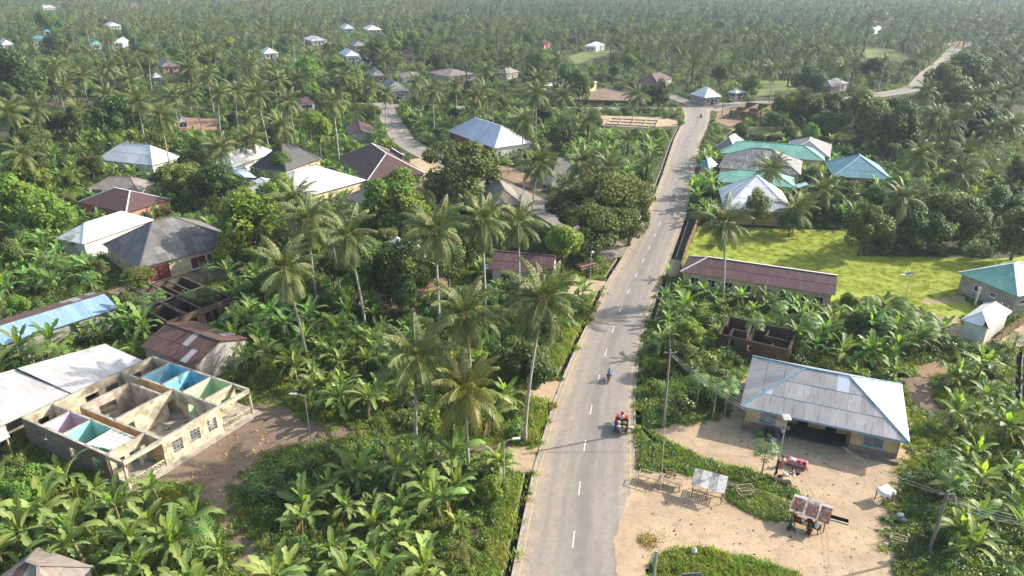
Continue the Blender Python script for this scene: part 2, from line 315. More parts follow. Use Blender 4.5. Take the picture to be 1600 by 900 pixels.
def sheet_world(name, pts, z, mt, parent=None, kind='structure'):
    V = [(p[0], p[1]) for p in pts]; n = len(V); Ed = [(k, (k + 1) % n) for k in range(n)]; hs = []
    for h in HOLES:                       # the troughs stay open through every sheet laid on the ground
        if pip(np.array(h), V).any() or pip(np.array([np.mean(h, axis=0)]), V).any():
            b = len(V); hs.append(h); V = V + [tuple(q) for q in h]; Ed += [(b + k, b + (k + 1) % len(h)) for k in range(len(h))]
    r = mgeo.delaunay_2d_cdt([Vector(v) for v in V], Ed, [], 0, 1e-4); ov, of = r[0], r[2]
    c = np.array([np.mean([ov[k] for k in f], axis=0) for f in of]); keep = pip(c, [(p[0], p[1]) for p in pts])
    for h in hs: keep &= ~pip(c, h)
    me = bpy.data.meshes.new(name); fs = []
    for t, k in zip(of, keep):
        if k:
            a, b, c_ = [Vector(ov[m]) for m in t[:3]]; fs.append(tuple(t) if (b - a).cross(c_ - a) > 0 else tuple(t[::-1]))
    me.from_pydata([(p[0], p[1], z) for p in ov], [], fs); me.materials.append(M[mt]); me.update()
    o = link(name, me, parent)
    if not parent: o['kind'] = kind
    return o
def area(name, px, z, mt, block=True, j=.25, prot=True, seed=1, step=.45):
    w = [G(x, y).to_2d() for x, y in px]
    if block: BLOCK.append([tuple(p) for p in w])
    if prot: protect(px, max(G(x, y).y for x, y in px) * .97)
    if not block: NOSH.append([tuple(p) for p in w])
    return sheet_world(name, ragged(w, step, j, seed) if j else [tuple(p) for p in w], z, mt)

CEN = [(870, 1010), (884, 930), (898, 831), (907, 748), (915, 686), (925.5, 630), (937.5, 583), (949, 542), (960.5, 507), (971, 479), (984, 452), (995.5, 426), (1007, 403), (1017.5, 381), (1026, 362), (1033.5, 344), (1039, 330), (1045.5, 316), (1053, 294), (1059.5, 272), (1064.5, 252), (1070.5, 236), (1077.5, 216), (1083, 200), (1088, 182), (1089, 166)]
LEFT = [(770, 1010), (792, 930), (802, 900), (818, 820), (834, 740), (845.5, 700), (865.5, 631), (880, 593), (894, 560), (909, 527), (928, 489), (951, 438), (974, 402), (995, 364), (1019, 319), (1038, 267), (1055, 215), (1071, 184), (1069, 175), (1062, 168)]
RIGHT = [(1000, 1010), (1000, 930), (997, 900), (995, 820), (993, 740), (992, 700), (990, 633), (993, 590), (998, 551), (1006, 524), (1014, 495), (1035.5, 433), (1047, 404), (1070, 338), (1078, 300), (1085.5, 262), (1093, 222), (1108, 193), (1109, 175), (1113, 168)]
def interp(tab, y):
    t = sorted(tab, key=lambda p: p[1]); return float(np.interp(y, [p[1] for p in t], [p[0] for p in t]))
ys = [1010, 960, 930, 900, 860, 820, 780, 740, 700, 665, 631, 593, 560, 527, 489, 462, 438, 402, 364, 338, 319, 292, 267, 240, 215, 200, 184, 175, 168]
LW = [G(interp(LEFT, y), y).to_2d() for y in ys]; RW = [G(interp(RIGHT, y), y).to_2d() for y in ys]; CW = [G(interp(CEN, y), y).to_2d() for y in ys]
def strip(name, L, R, z, mt, parent=None, skirt=.0):
    mb = MB(); n = len(L)
    vs = [(p[0], p[1], z) for p in L] + [(p[0], p[1], z) for p in R]; fs = [(i, i + 1, n + i + 1, n + i)[::-1] for i in range(n - 1)]
    if skirt:
        b = len(vs); vs += [(p[0], p[1], z - skirt) for p in L] + [(p[0], p[1], z - skirt) for p in R]
        fs += [(i, i + 1, b + i + 1, b + i) for i in range(n - 1)] + [(n + i + 1, n + i, b + n + i, b + n + i + 1) for i in range(n - 1)]
    mb.add(vs, fs); me = mb.mesh(name, M[mt]); ul = me.uv_layers.new(name='UVMap'); li = np.empty(len(me.loops), np.int32); me.loops.foreach_get('vertex_index', li); c = [0]
    for i in range(1, n): c.append(c[-1] + (Vector(L[i]) - Vector(L[i - 1])).length)
    uvv = np.array([(0, q) for q in c] + [(1, q) for q in c] + ([(0, q) for q in c] + [(1, q) for q in c] if skirt else []), np.float32); ul.data.foreach_set('uv', uvv[li].ravel()); return link(name, me, parent)
def offset_line(P, d):
    out = []
    for i, p in enumerate(P):
        t = (P[min(i + 1, len(P) - 1)] - P[max(i - 1, 0)]).normalized(); out.append(p + Vector((-t.y, t.x)) * d)
    return out
road = tag(strip('main_road', LW, RW, .05, 'asphalt', skirt=.1), kind='structure')
BLOCK.append([tuple(p) for p in LW] + [tuple(p) for p in RW[::-1]])
protect([(interp(LEFT, y), y) for y in ys] + [(interp(RIGHT, y), y) for y in ys[::-1]], 320)
# kerb edge stones, yellow edge lines, dashes
for nm, P, sgn in (('kerb', LW, 1), ('kerb', RW, -1)):
    a, b = offset_line(P, 0), offset_line(P, .16 * sgn)
    if sgn > 0: a, b = b, a
    k = 8 if sgn < 0 else 0
    tag(strip(nm, a[k:], b[k:], .10, 'concrete', skirt=.14), kind='structure')
for P, sgn in ((LW, -1), (RW, 1)):
    a, b = offset_line(P, .42 * sgn), offset_line(P, .54 * sgn)
    if sgn < 0: a, b = b, a
    k = 6 if P is RW else 0
    strip('edge_line', b[k:] if sgn > 0 else a[k:], a[k:] if sgn > 0 else b[k:], .054, 'yellow_paint', road)
cum = [0]
for i in range(1, len(CW)): cum.append(cum[-1] + (CW[i] - CW[i - 1]).length)
def along(s):
    i = max(0, min(len(cum) - 2, int(np.searchsorted(cum, s)) - 1)); t = (s - cum[i]) / (cum[i + 1] - cum[i]); d = (CW[i + 1] - CW[i]).normalized(); return CW[i].lerp(CW[i + 1], t), d
s0 = cum[ys.index(820)] + (G(898, 831).to_2d() - CW[ys.index(820)]).length * (1 if False else -1)
dash = MB(); dash.box((0, 0, 0), (2.05, .115, .006)); dash_me = dash.mesh('lane_dash', M['road_paint'])
s = s0 - 6.75 * 2
while s < cum[-1] - 6:
    p, d = along(s - 1.0 if s > 1 else 0)
    if s > 0: link('lane_dash', dash_me, road, loc=(p.x, p.y, .056), rot=(0, 0, math.atan2(d.y, d.x)))
    s += 6.75
# ditches beside the road: real troughs in the ground
def ditch(side, y0, y1, d0=.22, wd=.62, extra=None):
    tab = LEFT if side > 0 else RIGHT; yy = np.linspace(y0, y1, max(3, int(abs(y1 - y0) / 25) + 2))
    P = [G(interp(tab, y), y).to_2d() for y in yy]
    if extra: P += [G(*e).to_2d() for e in extra]
    trough(offset_line(P, side * d0), offset_line(P, side * (d0 + wd)), 'drainage_ditch')
def trough(a, b, name, deep=.75):
    HOLES.append([tuple(p) for p in a] + [tuple(p) for p in b[::-1]]); BLOCK.append([tuple(p + (p - q).normalized() * .1) for p, q in zip(a, b)] + [tuple(q + (q - p).normalized() * .42) for p, q in zip(a, b)][::-1])
    mb = MB(); n = len(a); z = -deep
    vs = [(*p, .03) for p in a] + [(*p, z) for p in a] + [(*p, z) for p in b] + [(*p, .03) for p in b]
    fs = []
    for i in range(n - 1):
        for k in range(3): fs.append((k * n + i, k * n + i + 1, (k + 1) * n + i + 1, (k + 1) * n + i))
    fs += [(0, n, 2 * n, 3 * n), (n - 1, 2 * n - 1, 3 * n - 1, 4 * n - 1)]
    mb.add(vs, fs, 0); o = mb.build(name, [M['ditch_mud']]); o['kind'] = 'structure'
    lip = MB(); c = offset_line(b, -.16 if (a[0] - b[0]).cross(b[1] - b[0]) > 0 else .16)
    c = [q + (q - p).normalized() * .16 for p, q in zip(a, b)]
    for i in range(n - 1):
        lip.add([(*b[i], -.05), (*c[i], -.05), (*c[i + 1], -.05), (*b[i + 1], -.05), (*b[i], .09), (*c[i], .09), (*c[i + 1], .09), (*b[i + 1], .09)], [(4, 5, 6, 7), (0, 4, 7, 3), (1, 2, 6, 5), (0, 1, 5, 4), (3, 7, 6, 2)])
    lip.build('concrete_lip', M['concrete'], o)
ditch(1, 985, 742); ditch(1, 692, 630); ditch(1, 592, 497); ditch(1, 484, 455); ditch(1, 437, 405, extra=[(960, 396), (952, 388)]); ditch(1, 362, 200)
ditch(-1, 668, 640, .25, .7); ditch(-1, 500, 437); ditch(-1, 402, 345)
# the drain that crosses the sand yard
dl = [(1004, 668), (1030, 690), (1075, 712), (1125, 742), (1180, 765), (1238, 790)]
P = [G(*p).to_2d() for p in dl[:2]]; trough(P, offset_line(P, -.7), 'drainage_ditch')
P = [G(1283, 800).to_2d(), G(1326, 812).to_2d()]; trough(P, offset_line(P, -.6), 'drainage_ditch')
P = [G(1384, 826).to_2d(), G(1412, 836).to_2d()]; trough(P, offset_line(P, -.6), 'drainage_ditch')
P = [G(1008, 889).to_2d(), G(1062, 893).to_2d()]; trough(P, offset_line(P, -.75), 'drainage_ditch')
P = [G(1600, 500).to_2d(), G(1589, 560).to_2d(), G(1585, 640).to_2d()]; trough(P, offset_line(P, .5), 'drainage_ditch')
# areas of bare ground
area('sand_yard', [(993, 700), (1000, 668), (1062, 660), (1125, 650), (1142, 610), (1168, 568), (1200, 560), (1300, 600), (1432, 640), (1445, 660), (1470, 700), (1455, 722), (1420, 745), (1410, 790), (1400, 850), (1425, 900), (1440, 1010), (994, 1010)], .008, 'sand_earth')
area('earth_yard', [(378, 648), (395, 622), (430, 612), (480, 650), (560, 668), (640, 676), (720, 690), (838, 690), (838, 738), (790, 735), (740, 715), (660, 700), (560, 690), (500, 700), (455, 712), (405, 735), (380, 770), (392, 820), (440, 870), (430, 920), (370, 920), (338, 830), (276, 762), (180, 770), (100, 735), (20, 690), (30, 660), (250, 740), (320, 690)], .006, 'brown_earth', prot=False)
protect([(270, 700), (395, 640), (480, 655), (500, 690), (400, 730), (380, 790), (330, 790)], 95)
area('driveway', [(790, 692), (846, 694), (834, 741), (795, 738)], .012, 'sand_earth', seed=3)
area('driveway', [(822, 596), (880, 594), (867, 630), (820, 628)], .012, 'sand_earth', seed=4)
area('driveway', [(895, 432), (950, 440), (942, 453), (885, 470)], .012, 'sand_earth', seed=5)
area('driveway', [(1035, 434), (1047, 405), (1068, 408), (1062, 432)], .012, 'sand_earth', seed=6)
area('lawn', [(1062, 420), (1068, 402), (1092, 354), (1200, 356), (1335, 362), (1345, 400), (1560, 404), (1640, 396), (1640, 430), (1512, 432), (1500, 465), (1540, 492), (1470, 500), (1400, 462), (1320, 470), (1200, 470), (1100, 440)], .006, 'lawn_grass')
area('footpath', [(1440, 466), (1508, 462), (1512, 472), (1445, 474)], .014, 'sand_earth', seed=7)
area('earth_yard', [(1460, 497), (1500, 494), (1512, 525), (1560, 530), (1600, 505), (1640, 520), (1600, 540), (1530, 545), (1478, 520)], .011, 'sand_earth', seed=8)
area('earth_yard', [(540, 455), (590, 452), (600, 470), (660, 480), (650, 495), (560, 480), (520, 470)], .011, 'red_earth', seed=9)
area('earth_yard', [(635, 440), (700, 432), (715, 455), (650, 470)], .012, 'red_earth', seed=10)
area('earth_yard', [(640, 250), (690, 240), (700, 262), (662, 285), (630, 278)], .012, 'sand_earth', seed=11)
area('earth_yard', [(775, 258), (800, 262), (850, 285), (845, 300), (785, 278)], .012, 'red_earth', seed=12)
area('earth_yard', [(935, 180), (1030, 183), (1062, 190), (1058, 197), (1000, 199), (938, 196)], .012, 'sand_earth', seed=13)
area('earth_yard', [(1122, 172), (1155, 170), (1160, 190), (1140, 198), (1118, 190)], .012, 'red_earth', seed=14)
area('earth_yard', [(898, 140), (945, 138), (1000, 150), (1020, 160), (905, 160)], .012, 'brown_earth', seed=15)
area('earth_yard', [(275, 182), (345, 186), (335, 205), (272, 200)], .012, 'red_earth', seed=16)
area('earth_yard', [(250, 425), (300, 425), (380, 410), (385, 430), (330, 440), (255, 445), (170, 470), (165, 455)], .012, 'brown_earth', seed=17, prot=False)
area('earth_yard', [(1405, 590), (1455, 590), (1470, 650), (1440, 655)], .012, 'brown_earth', seed=18, prot=False)
area('earth_yard', [(1425, 570), (1470, 562), (1490, 580), (1440, 592)], .012, 'red_earth', seed=19, prot=False)
area('grass_verge', [(810, 744), (797, 810), (788, 860), (779, 905), (762, 1000), (730, 1000), (755, 900), (775, 820), (790, 760)], .013, 'verge_grass', block=False, prot=False, seed=20)
area('grass_verge', [(1016, 885), (1040, 863), (1090, 856), (1180, 875), (1245, 897), (1260, 1010), (1020, 1010)], .016, 'verge_grass', block=False, prot=False, seed=21)
BANK1 = [(994, 672), (1014, 671), (1050, 694), (1095, 716), (1140, 728), (1205, 745), (1250, 768), (1240, 780), (1190, 768), (1140, 748), (1080, 742), (1040, 735), (1000, 738)]
BANK2 = [(1142, 762), (1190, 770), (1235, 788), (1238, 815), (1200, 812), (1165, 798), (1138, 782)]
area('grass_bank', BANK1, .018, 'verge_grass', block=False, prot=False, seed=22)
area('grass_bank', BANK2, .018, 'verge_grass', block=False, prot=False, seed=23)
for k, q in enumerate([[(888, 88), (945, 71), (965, 80), (900, 100)], [(1345, 72), (1400, 78), (1425, 92), (1350, 90)], [(1160, 126), (1235, 124), (1245, 146), (1170, 150)], [(1135, 200), (1230, 196), (1330, 208), (1250, 216), (1170, 214)], [(1460, 118), (1476, 100), (1482, 108), (1440, 138), (1425, 140)]]): area('field', q, .007, 'verge_grass', seed=60 + k, prot=(k < 3), step=1.5)
# other roads
def side_road(name, cen, w, z, mt='asphalt', dashes=False, prot=True):
    P = [G(x, y).to_2d() for x, y in cen]; Q = [P[0]]
    for i in range(len(P) - 1):                       # smooth it
        p0, p1, p2, p3 = P[max(i - 1, 0)], P[i], P[i + 1], P[min(i + 2, len(P) - 1)]
        for k in range(1, 5):
            t = k / 4; Q.append(.5 * ((2 * p1) + (-p0 + p2) * t + (2 * p0 - 5 * p1 + 4 * p2 - p3) * t * t + (-p0 + 3 * p1 - 3 * p2 + p3) * t ** 3))
    L, R = offset_line(Q, w / 2), offset_line(Q, -w / 2); o = tag(strip(name, L, R, z, mt, skirt=.05), kind='structure')
    BLOCK.append([tuple(p) for p in L] + [tuple(p) for p in R[::-1]])
    if prot: protect([PX(p.x, p.y, 0)[:2] for p in L] + [PX(p.x, p.y, 0)[:2] for p in R[::-1]], max(p.y for p in Q))
    for a, b in ((offset_line(Q, w / 2 + .18), L), (R, offset_line(Q, -w / 2 - .18))): strip('kerb_edge', a, b, z + .05, 'concrete', o, skirt=.1)
    if dashes:
        c = 0
        for i in range(2, len(Q) - 1):
            c += (Q[i] - Q[i - 1]).length
            if c > 7:
                c = 0; d = Q[i] - Q[i - 1]; link('lane_dash', dash_me, o, loc=(Q[i].x, Q[i].y, z + .006), rot=(0, 0, math.atan2(d.y, d.x)))
    return o
side_road('village_road', [(600, 160), (604, 176), (612, 190), (622, 207), (640, 226), (690, 252), (745, 276), (800, 301), (860, 332), (915, 365), (972, 401)], 6.6, .03, dashes=True)
side_road('cross_road', [(545, 162), (600, 164), (700, 167), (800, 169), (900, 170), (1000, 170), (1064, 171)], 6.2, .026, prot=False)
side_road('cross_road', [(1104, 172), (1130, 165), (1160, 162), (1230, 160), (1290, 158), (1360, 150), (1420, 140), (1440, 128), (1452, 114), (1470, 101), (1480, 90), (1488, 80), (1500, 72), (1520, 66)], 7.5, .026)
side_road('lane', [(1090, 166), (1068, 157), (1050, 151), (1030, 146), (1005, 144)], 6, .022)
# ground sheet with the troughs left open
V = [(-320, -15), (330, -15), (330, 420), (-320, 420)]; Ed = [(0, 1), (1, 2), (2, 3), (3, 0)]
for x in range(-300, 330, 30):
    for y in range(10, 420, 30): V.append((x + .3, y + .2))
for h in HOLES:
    b = len(V); V += h; Ed += [(b + i, b + (i + 1) % len(h)) for i in range(len(h))]
r = mgeo.delaunay_2d_cdt([Vector(v) for v in V], Ed, [], 1, 1e-4); ov, of = r[0], r[2]
cen = np.array([np.mean([ov[i] for i in f], axis=0) for f in of]); keep = np.ones(len(of), bool)
for h in HOLES: keep &= ~pip(cen, h)
gv = [(v[0], v[1], 0) for v in ov]; gf = []
for f, k in zip(of, keep):
    if k:
        a, b, c = [Vector(gv[i]) for i in f]; gf.append(tuple(f) if (b - a).cross(c - a).z > 0 else tuple(f[::-1]))
b = len(gv); big = 7000
gv += [(-big, -400, 0), (big, -400, 0), (big, big, 0), (-big, big, 0), (-320, -15, 0), (330, -15, 0), (330, 420, 0), (-320, 420, 0)]
gf += [(b, b + 1, b + 5, b + 4), (b + 1, b + 2, b + 6, b + 5), (b + 2, b + 3, b + 7, b + 6), (b + 3, b, b + 4, b + 7)]
me = bpy.data.meshes.new('ground'); me.from_pydata(gv, [], gf); me.materials.append(M['undergrowth_soil']); me.update(); tag(link('ground', me), kind='structure')
# ---------------------------------------------------------------- walls, windows, roofs
SKIRT = []
LAND = []   # (phrase, X, Y) used to say where a plant stands
def put_wall(mb, p, q, h, th, ops=(), m=0, z0=0.0):
    """vertical wall from p to q with openings (s0,s1,z0,z1) in metres along it"""
    p, q = Vector(p[:2]), Vector(q[:2]); d = q - p; L = d.length; a = math.atan2(d.y, d.x); d.normalize()
    def piece(s0, s1, za, zb):
        if s1 - s0 < .02 or zb - za < .02: return
        c = p + d * (s0 + s1) / 2; mb.box((c.x, c.y, (za + zb) / 2), (s1 - s0, th, zb - za), a, m)
    s = 0
    for (s0, s1, za, zb) in sorted(ops):
        piece(s, s0, z0, h); piece(s0, s1, z0, za); piece(s0, s1, zb, h); s = s1
    piece(s, L, z0, h)
def window(parent, p, q, s, w, z0, z1, th, kind='w', fm='white_trim', pm='glass_dark'):
    p, q = Vector(p[:2]), Vector(q[:2]); d = (q - p).normalized(); a = math.atan2(d.y, d.x); c = p + d * s
    f = MB(); t = .07; R = Matrix.Rotation(a, 3, 'Z')
    def bx(x, z, sx, sz, sy=th + .05, y=0): v = R @ Vector((x, y, 0)); f.box((v.x, v.y, z), (sx, sy, sz), a)
    bx(-w / 2 + t / 2, (z0 + z1) / 2, t, z1 - z0); bx(w / 2 - t / 2, (z0 + z1) / 2, t, z1 - z0); bx(0, z1 - t / 2, w - 2 * t, t)
    if kind == 'w':
        bx(0, z0 + t / 2, w - 2 * t, t); bx(0, (z0 + z1) / 2, .05, z1 - z0 - 2 * t, .07); bx(0, z0 - .04, w + .2, .07, th + .16)
    fr = f.build('window' if kind == 'w' else 'door', M[fm if kind == 'w' else 'wood_brown'], parent, loc=(c.x, c.y, 0))
    g = MB(); v = R @ Vector((0, 0, 0)); g.box((0, 0, (z0 + z1) / 2), (w - 2 * t, .035, z1 - z0 - 2 * t + (t if kind == 'd' else 0)), a)
    g.build('pane' if kind == 'w' else 'door_leaf', M[pm], fr)
    return fr
def clip(poly, ax, v, keep_gt):
    out = []
    for i, p in enumerate(poly):
        q = poly[(i + 1) % len(poly)]; a, b = p[ax] - v, q[ax] - v
        if not keep_gt: a, b = -a, -b
        if a >= 0: out.append(p)
        if (a >= 0) != (b >= 0): t = a / (a - b); out.append(tuple(p[k] + (q[k] - p[k]) * t for k in range(2)))
    return out
def slope_frame(poly):
    P = [Vector(p) for p in poly]; s = (P[1] - P[0]).normalized(); n = s.cross(P[2] - P[0]).normalized()
    if n.z < 0: n = -n
    t = n.cross(s)
    if t.dot(P[2] - P[0]) < 0: t = -t
    return P[0], s, t, n
def slab(mb, uvs, poly2, O, s, t, n, lift0, lift1, thick, tlen, m=0):
    k = len(poly2); top = []; lo = []
    for (x, y) in poly2:
        l = lift0 + (lift1 - lift0) * (y / max(tlen, .01)); c = O + s * x + t * y; top.append(c + n * (l + thick)); lo.append(c + n * l)
    mb.add(top + lo, [tuple(range(k)), tuple(range(k, 2 * k))[::-1]] + [(i, i + k, (i + 1) % k + k, (i + 1) % k) for i in range(k)], m)
    uvs += list(poly2) + list(poly2)
def mesh_uv(mb, uvs, name, mats):
    me = mb.mesh(name, mats); ul = me.uv_layers.new(name='UVMap'); u = np.array(uvs, np.float32); li = np.empty(len(me.loops), np.int32)
    me.loops.foreach_get('vertex_index', li); ul.data.foreach_set('uv', u[li].ravel()); return me
def roof_slopes(w, d, rise, ze, i0, i1):
    """slopes over a rectangle centred at 0; ridge along x when w>=d. i0/i1: hip inset at each end (0 = gable)"""
    sw = d > w
    if sw: w, d = d, w
    f = (lambda p: (-p[1], p[0], p[2])) if sw else (lambda p: p)
    a, b, c, e = (-w / 2, -d / 2, ze), (w / 2, -d / 2, ze), (w / 2, d / 2, ze), (-w / 2, d / 2, ze)
    r0, r1 = (-w / 2 + i0, 0, ze + rise), (w / 2 - i1, 0, ze + rise)
    if abs(r0[0] - r1[0]) < .3: r0 = r1 = ((r0[0] + r1[0]) / 2, 0, ze + rise); sl = [[a, b, r1], [c, e, r0]]
    else: sl = [[a, b, r1, r0], [c, e, r0, r1]]
    ends = [([e, a, r0], i0), ([b, c, r1], i1)]; edges = [(r0, r1)] if r0 != r1 else []
    gables = []
    for tri, i in ends:
        if i > .05: sl.append(tri); edges += [(tri[0], tri[2]), (tri[1], tri[2])]
        else: gables.append(tri)
    g = lambda L: [tuple(f(p)) for p in L]
    return [g(s) for s in sl], [g(e_) for e_ in edges], [g(t_) for t_ in gables]
def make_roof(parent, slopes, edges, mt, sheets=None, cap='same', patch=None, patch_p=0, seed=0, fascia=None):
    rr = random.Random(seed); cap = mt if cap == 'same' else cap
    base = MB(); uvs = []
    for sl in slopes:
        O, s, t, n = slope_frame(sl); p2 = [((Vector(p) - O).dot(s), (Vector(p) - O).dot(t)) for p in sl]
        slab(base, uvs, p2, O, s, t, n, 0, 0, .05 if not sheets else .02, 1)
    rf = link('roof', mesh_uv(base, uvs, 'roof', M[mt]), parent)
    if sheets:
        sw_, sh_ = sheets
        for sl in slopes:
            O, s, t, n = slope_frame(sl); p2 = [((Vector(p) - O).dot(s), (Vector(p) - O).dot(t)) for p in sl]
            x0, x1 = min(p[0] for p in p2), max(p[0] for p in p2); H_ = max(p[1] for p in p2); ny = max(1, round(H_ / sh_)); dy = H_ / ny; nx = max(1, round((x1 - x0) / sw_)); dx = (x1 - x0) / nx
            for j in range(ny):
                off = rr.uniform(0, .4) * dx
                for i in range(-1, nx + 1):
                    c = p2
                    xa = x0 + i * dx + off; c = clip(c, 0, xa + .003, True)
                    if len(c) > 2: c = clip(c, 0, xa + dx - .003, False)
                    if len(c) > 2: c = clip(c, 1, j * dy, True)
                    if len(c) > 2: c = clip(c, 1, (j + 1) * dy + .0, False)
                    if len(c) < 3 or abs(sum(c[k][0] * c[(k + 1) % len(c)][1] - c[(k + 1) % len(c)][0] * c[k][1] for k in range(len(c)))) < .16: continue
                    mb = MB(); u = []; yb = min(q[1] for q in c); l = .035 + rr.uniform(0, .008)
                    k = len(c); top = []; lo = []
                    for (x, y) in c:
                        li = l + .026 * (1 - (y - j * dy) / dy); q = O + s * x + t * y; top.append(q + n * (li + .012)); lo.append(q + n * (li - .012))
                    mb.add(top + lo, [tuple(range(k)), tuple(range(k, 2 * k))[::-1]] + [(a, a + k, (a + 1) % k + k, (a + 1) % k) for a in range(k)])
                    u = [(x + i * 3.1, y + j * 5.3) for x, y in c] * 2
                    m_ = mt if not (patch and rr.random() < patch_p) else (patch if isinstance(patch, str) else rr.choice(patch))
                    link('roof_sheet', mesh_uv(mb, u, 'roof_sheet', M[m_]), rf)
    if cap:
        for a, b in edges:
            mb = MB(); a, b = Vector(a), Vector(b); up = Vector((0, 0, .10 if sheets else .05)); mb.bar(a + up, b + up, .17 if cap == 'blue_trim' else .24, .06)
            mb.build('ridge_cap', M[cap], rf)
    if fascia:
        mb = MB()
        for sl in slopes:
            a, b = Vector(sl[0]), Vector(sl[1]); mb.bar(a - Vector((0, 0, .08)), b - Vector((0, 0, .08)), .05, .16)
        mb.build('fascia', M[fascia], parent)
    return rf
def frame_of(A, B, C, ze, base=None):
    A, B, C = G(*A, ze).to_2d(), G(*B, ze).to_2d(), G(*C, ze).to_2d(); u, v = C - B, A - B
    if v.length > u.length and base != 'u': e2 = v.normalized(); e1 = Vector((e2.y, -e2.x))
    else: e1 = u.normalized(); e2 = Vector((-e1.y, e1.x))
    if base == 'm':
        f = Vector((-u.y, u.x)).normalized(); e2 = (f + v.normalized()).normalized(); e1 = Vector((e2.y, -e2.x))
    w = max(3, u.dot(e1)); d = max(3, v.dot(e2)); c = B + e1 * w / 2 + e2 * d / 2; return c, math.atan2(e1.y, e1.x), w, d
def house(name, label, cat, A, B, C, ze, rise, mt, wall, i=(None, None), oh=.55, sheets=None, cap='same', patch=None, patch_p=0, ab=(), bc=(), lm=None, fascia=None, group=None, walls=True, pm='glass_dark', dm='door_brown', plinth=None, prot=True, wd=None, base=None):
    c, ang, w, d = frame_of(A, B, C, ze, base)
    if wd:
        w2, d2 = wd; w2 = w2 or w; d2 = d2 or d; e1 = Vector((cos(ang), sin(ang))); e2 = Vector((-e1.y, e1.x)); c = c + e1 * (w2 - w) / 2 + e2 * (d2 - d) / 2; w, d = w2, d2
    e = empty(name, (c.x, c.y, 0), ang, label, cat, group)
    m = min(w, d) / 2; i0 = m if i[0] is None else i[0]; i1 = m if i[1] is None else i[1]
    sl, ed, gb = roof_slopes(w, d, rise, ze, i0, i1); make_roof(e, sl, ed, mt, sheets, cap, patch, patch_p, hash(name + label) % 1000 if False else len(label), fascia)
    W2, D2 = w / 2 - oh, d / 2 - oh; hw = ze - .06 + (0 if not gb else 0)
    cs = [(-W2, D2), (-W2, -D2), (W2, -D2), (W2, D2)]
    if walls:
        sides = [(cs[0], cs[1], ab), (cs[1], cs[2], bc), (cs[2], cs[3], ()), (cs[3], cs[0], ())]
        for k, (p, q, ops) in enumerate(sides):
            L = (Vector(q) - Vector(p)).length; dd = (Vector(q) - Vector(p)).normalized() * .1
            mb = MB(); os_ = []
            for o in ops:
                kd, fr, ww = o[0], o[1], o[2]; z0, z1 = (o[3], o[4]) if len(o) > 3 else ((.9, 2.1) if kd == 'w' else (.02, 2.1))
                os_.append((kd, fr * L, ww, z0, z1))
            put_wall(mb, Vector(p) - dd, Vector(q) - dd, hw, .2, [(s - ww / 2 + .1, s + ww / 2 + .1, z0, z1) for kd, s, ww, z0, z1 in os_])
            wo = mb.build('wall', M[wall[k] if isinstance(wall, (list, tuple)) else wall], e)
            for kd, s, ww, z0, z1 in os_:
                if kd in 'wd': window(e, p, q, s, ww, z0, z1, .2, kd, pm=pm if kd == 'w' else dm)
        for t in gb:
            mb = MB(); t = [Vector(q) for q in t]; cc = sum(t, Vector()) / 3; t = [q + Vector((0 if abs(q.x) < .1 and abs(cc.y) > abs(cc.x) else -np.sign(cc.x) * (oh if abs(cc.x) > abs(cc.y) else 0), -np.sign(cc.y) * (oh if abs(cc.y) > abs(cc.x) else 0), 0)) for q in t]
            nn = (t[1] - t[0]).cross(t[2] - t[0]).normalized() * .1; mb.add([q + nn for q in t] + [q - nn for q in t], [(0, 1, 2), (5, 4, 3), (0, 3, 4, 1), (1, 4, 5, 2), (2, 5, 3, 0)]); mb.build('gable_wall', M[wall[1] if isinstance(wall, (list, tuple)) else wall], e)
        if plinth:
            mb = MB(); mb.box((0, 0, .12), (w - oh * .8, d - oh * .8, .24)); mb.build('plinth', M[plinth], e)
    R = Matrix.Rotation(ang, 2); fp = [tuple(c + R @ Vector(q)) for q in ((-w / 2, -d / 2), (w / 2, -d / 2), (w / 2, d / 2), (-w / 2, d / 2))]
    BLOCK.append(grow(fp, .4))
    if name == 'bungalow' and not (lm and ('sand yard' in lm or 'right edge' in lm or 'slate' in lm)) or name in ('hall', 'shed'): SKIRT.append((fp[3], fp[0])); SKIRT.append((fp[0], fp[1]))
    if lm: LAND.append((lm, c.x, c.y))
    if prot:
        zt = ze + rise; pts = [PX(*q, ze)[:2] for q in fp]; fq = (lambda z: [PX(*fp[0], ze - z)[:2], PX(*fp[1], ze - z)[:2], PX(*fp[3], ze - z * .7)[:2]] if z else []); tops = [PX(*(e.location.to_2d() + R @ Vector(p[:2])), p[2])[:2] for s_ in sl for p in s_]
        al = pts + tops + fq(1.6 if (name == 'house' or lm and ('sand yard' in lm or 'slate' in lm or 'right edge' in lm or 'solar' in lm or 'kiosk' in lm or 'blue-white' in lm)) else 0)
        hull = mgeo.convex_hull_2d([Vector(q) for q in al]); hp = [al[k] for k in hull]; protect(hp, PX(c.x, c.y, 0)[2])
    e['w'] = w; e['d'] = d
    return e, w, d
w_ = 'w'; d_ = 'd'
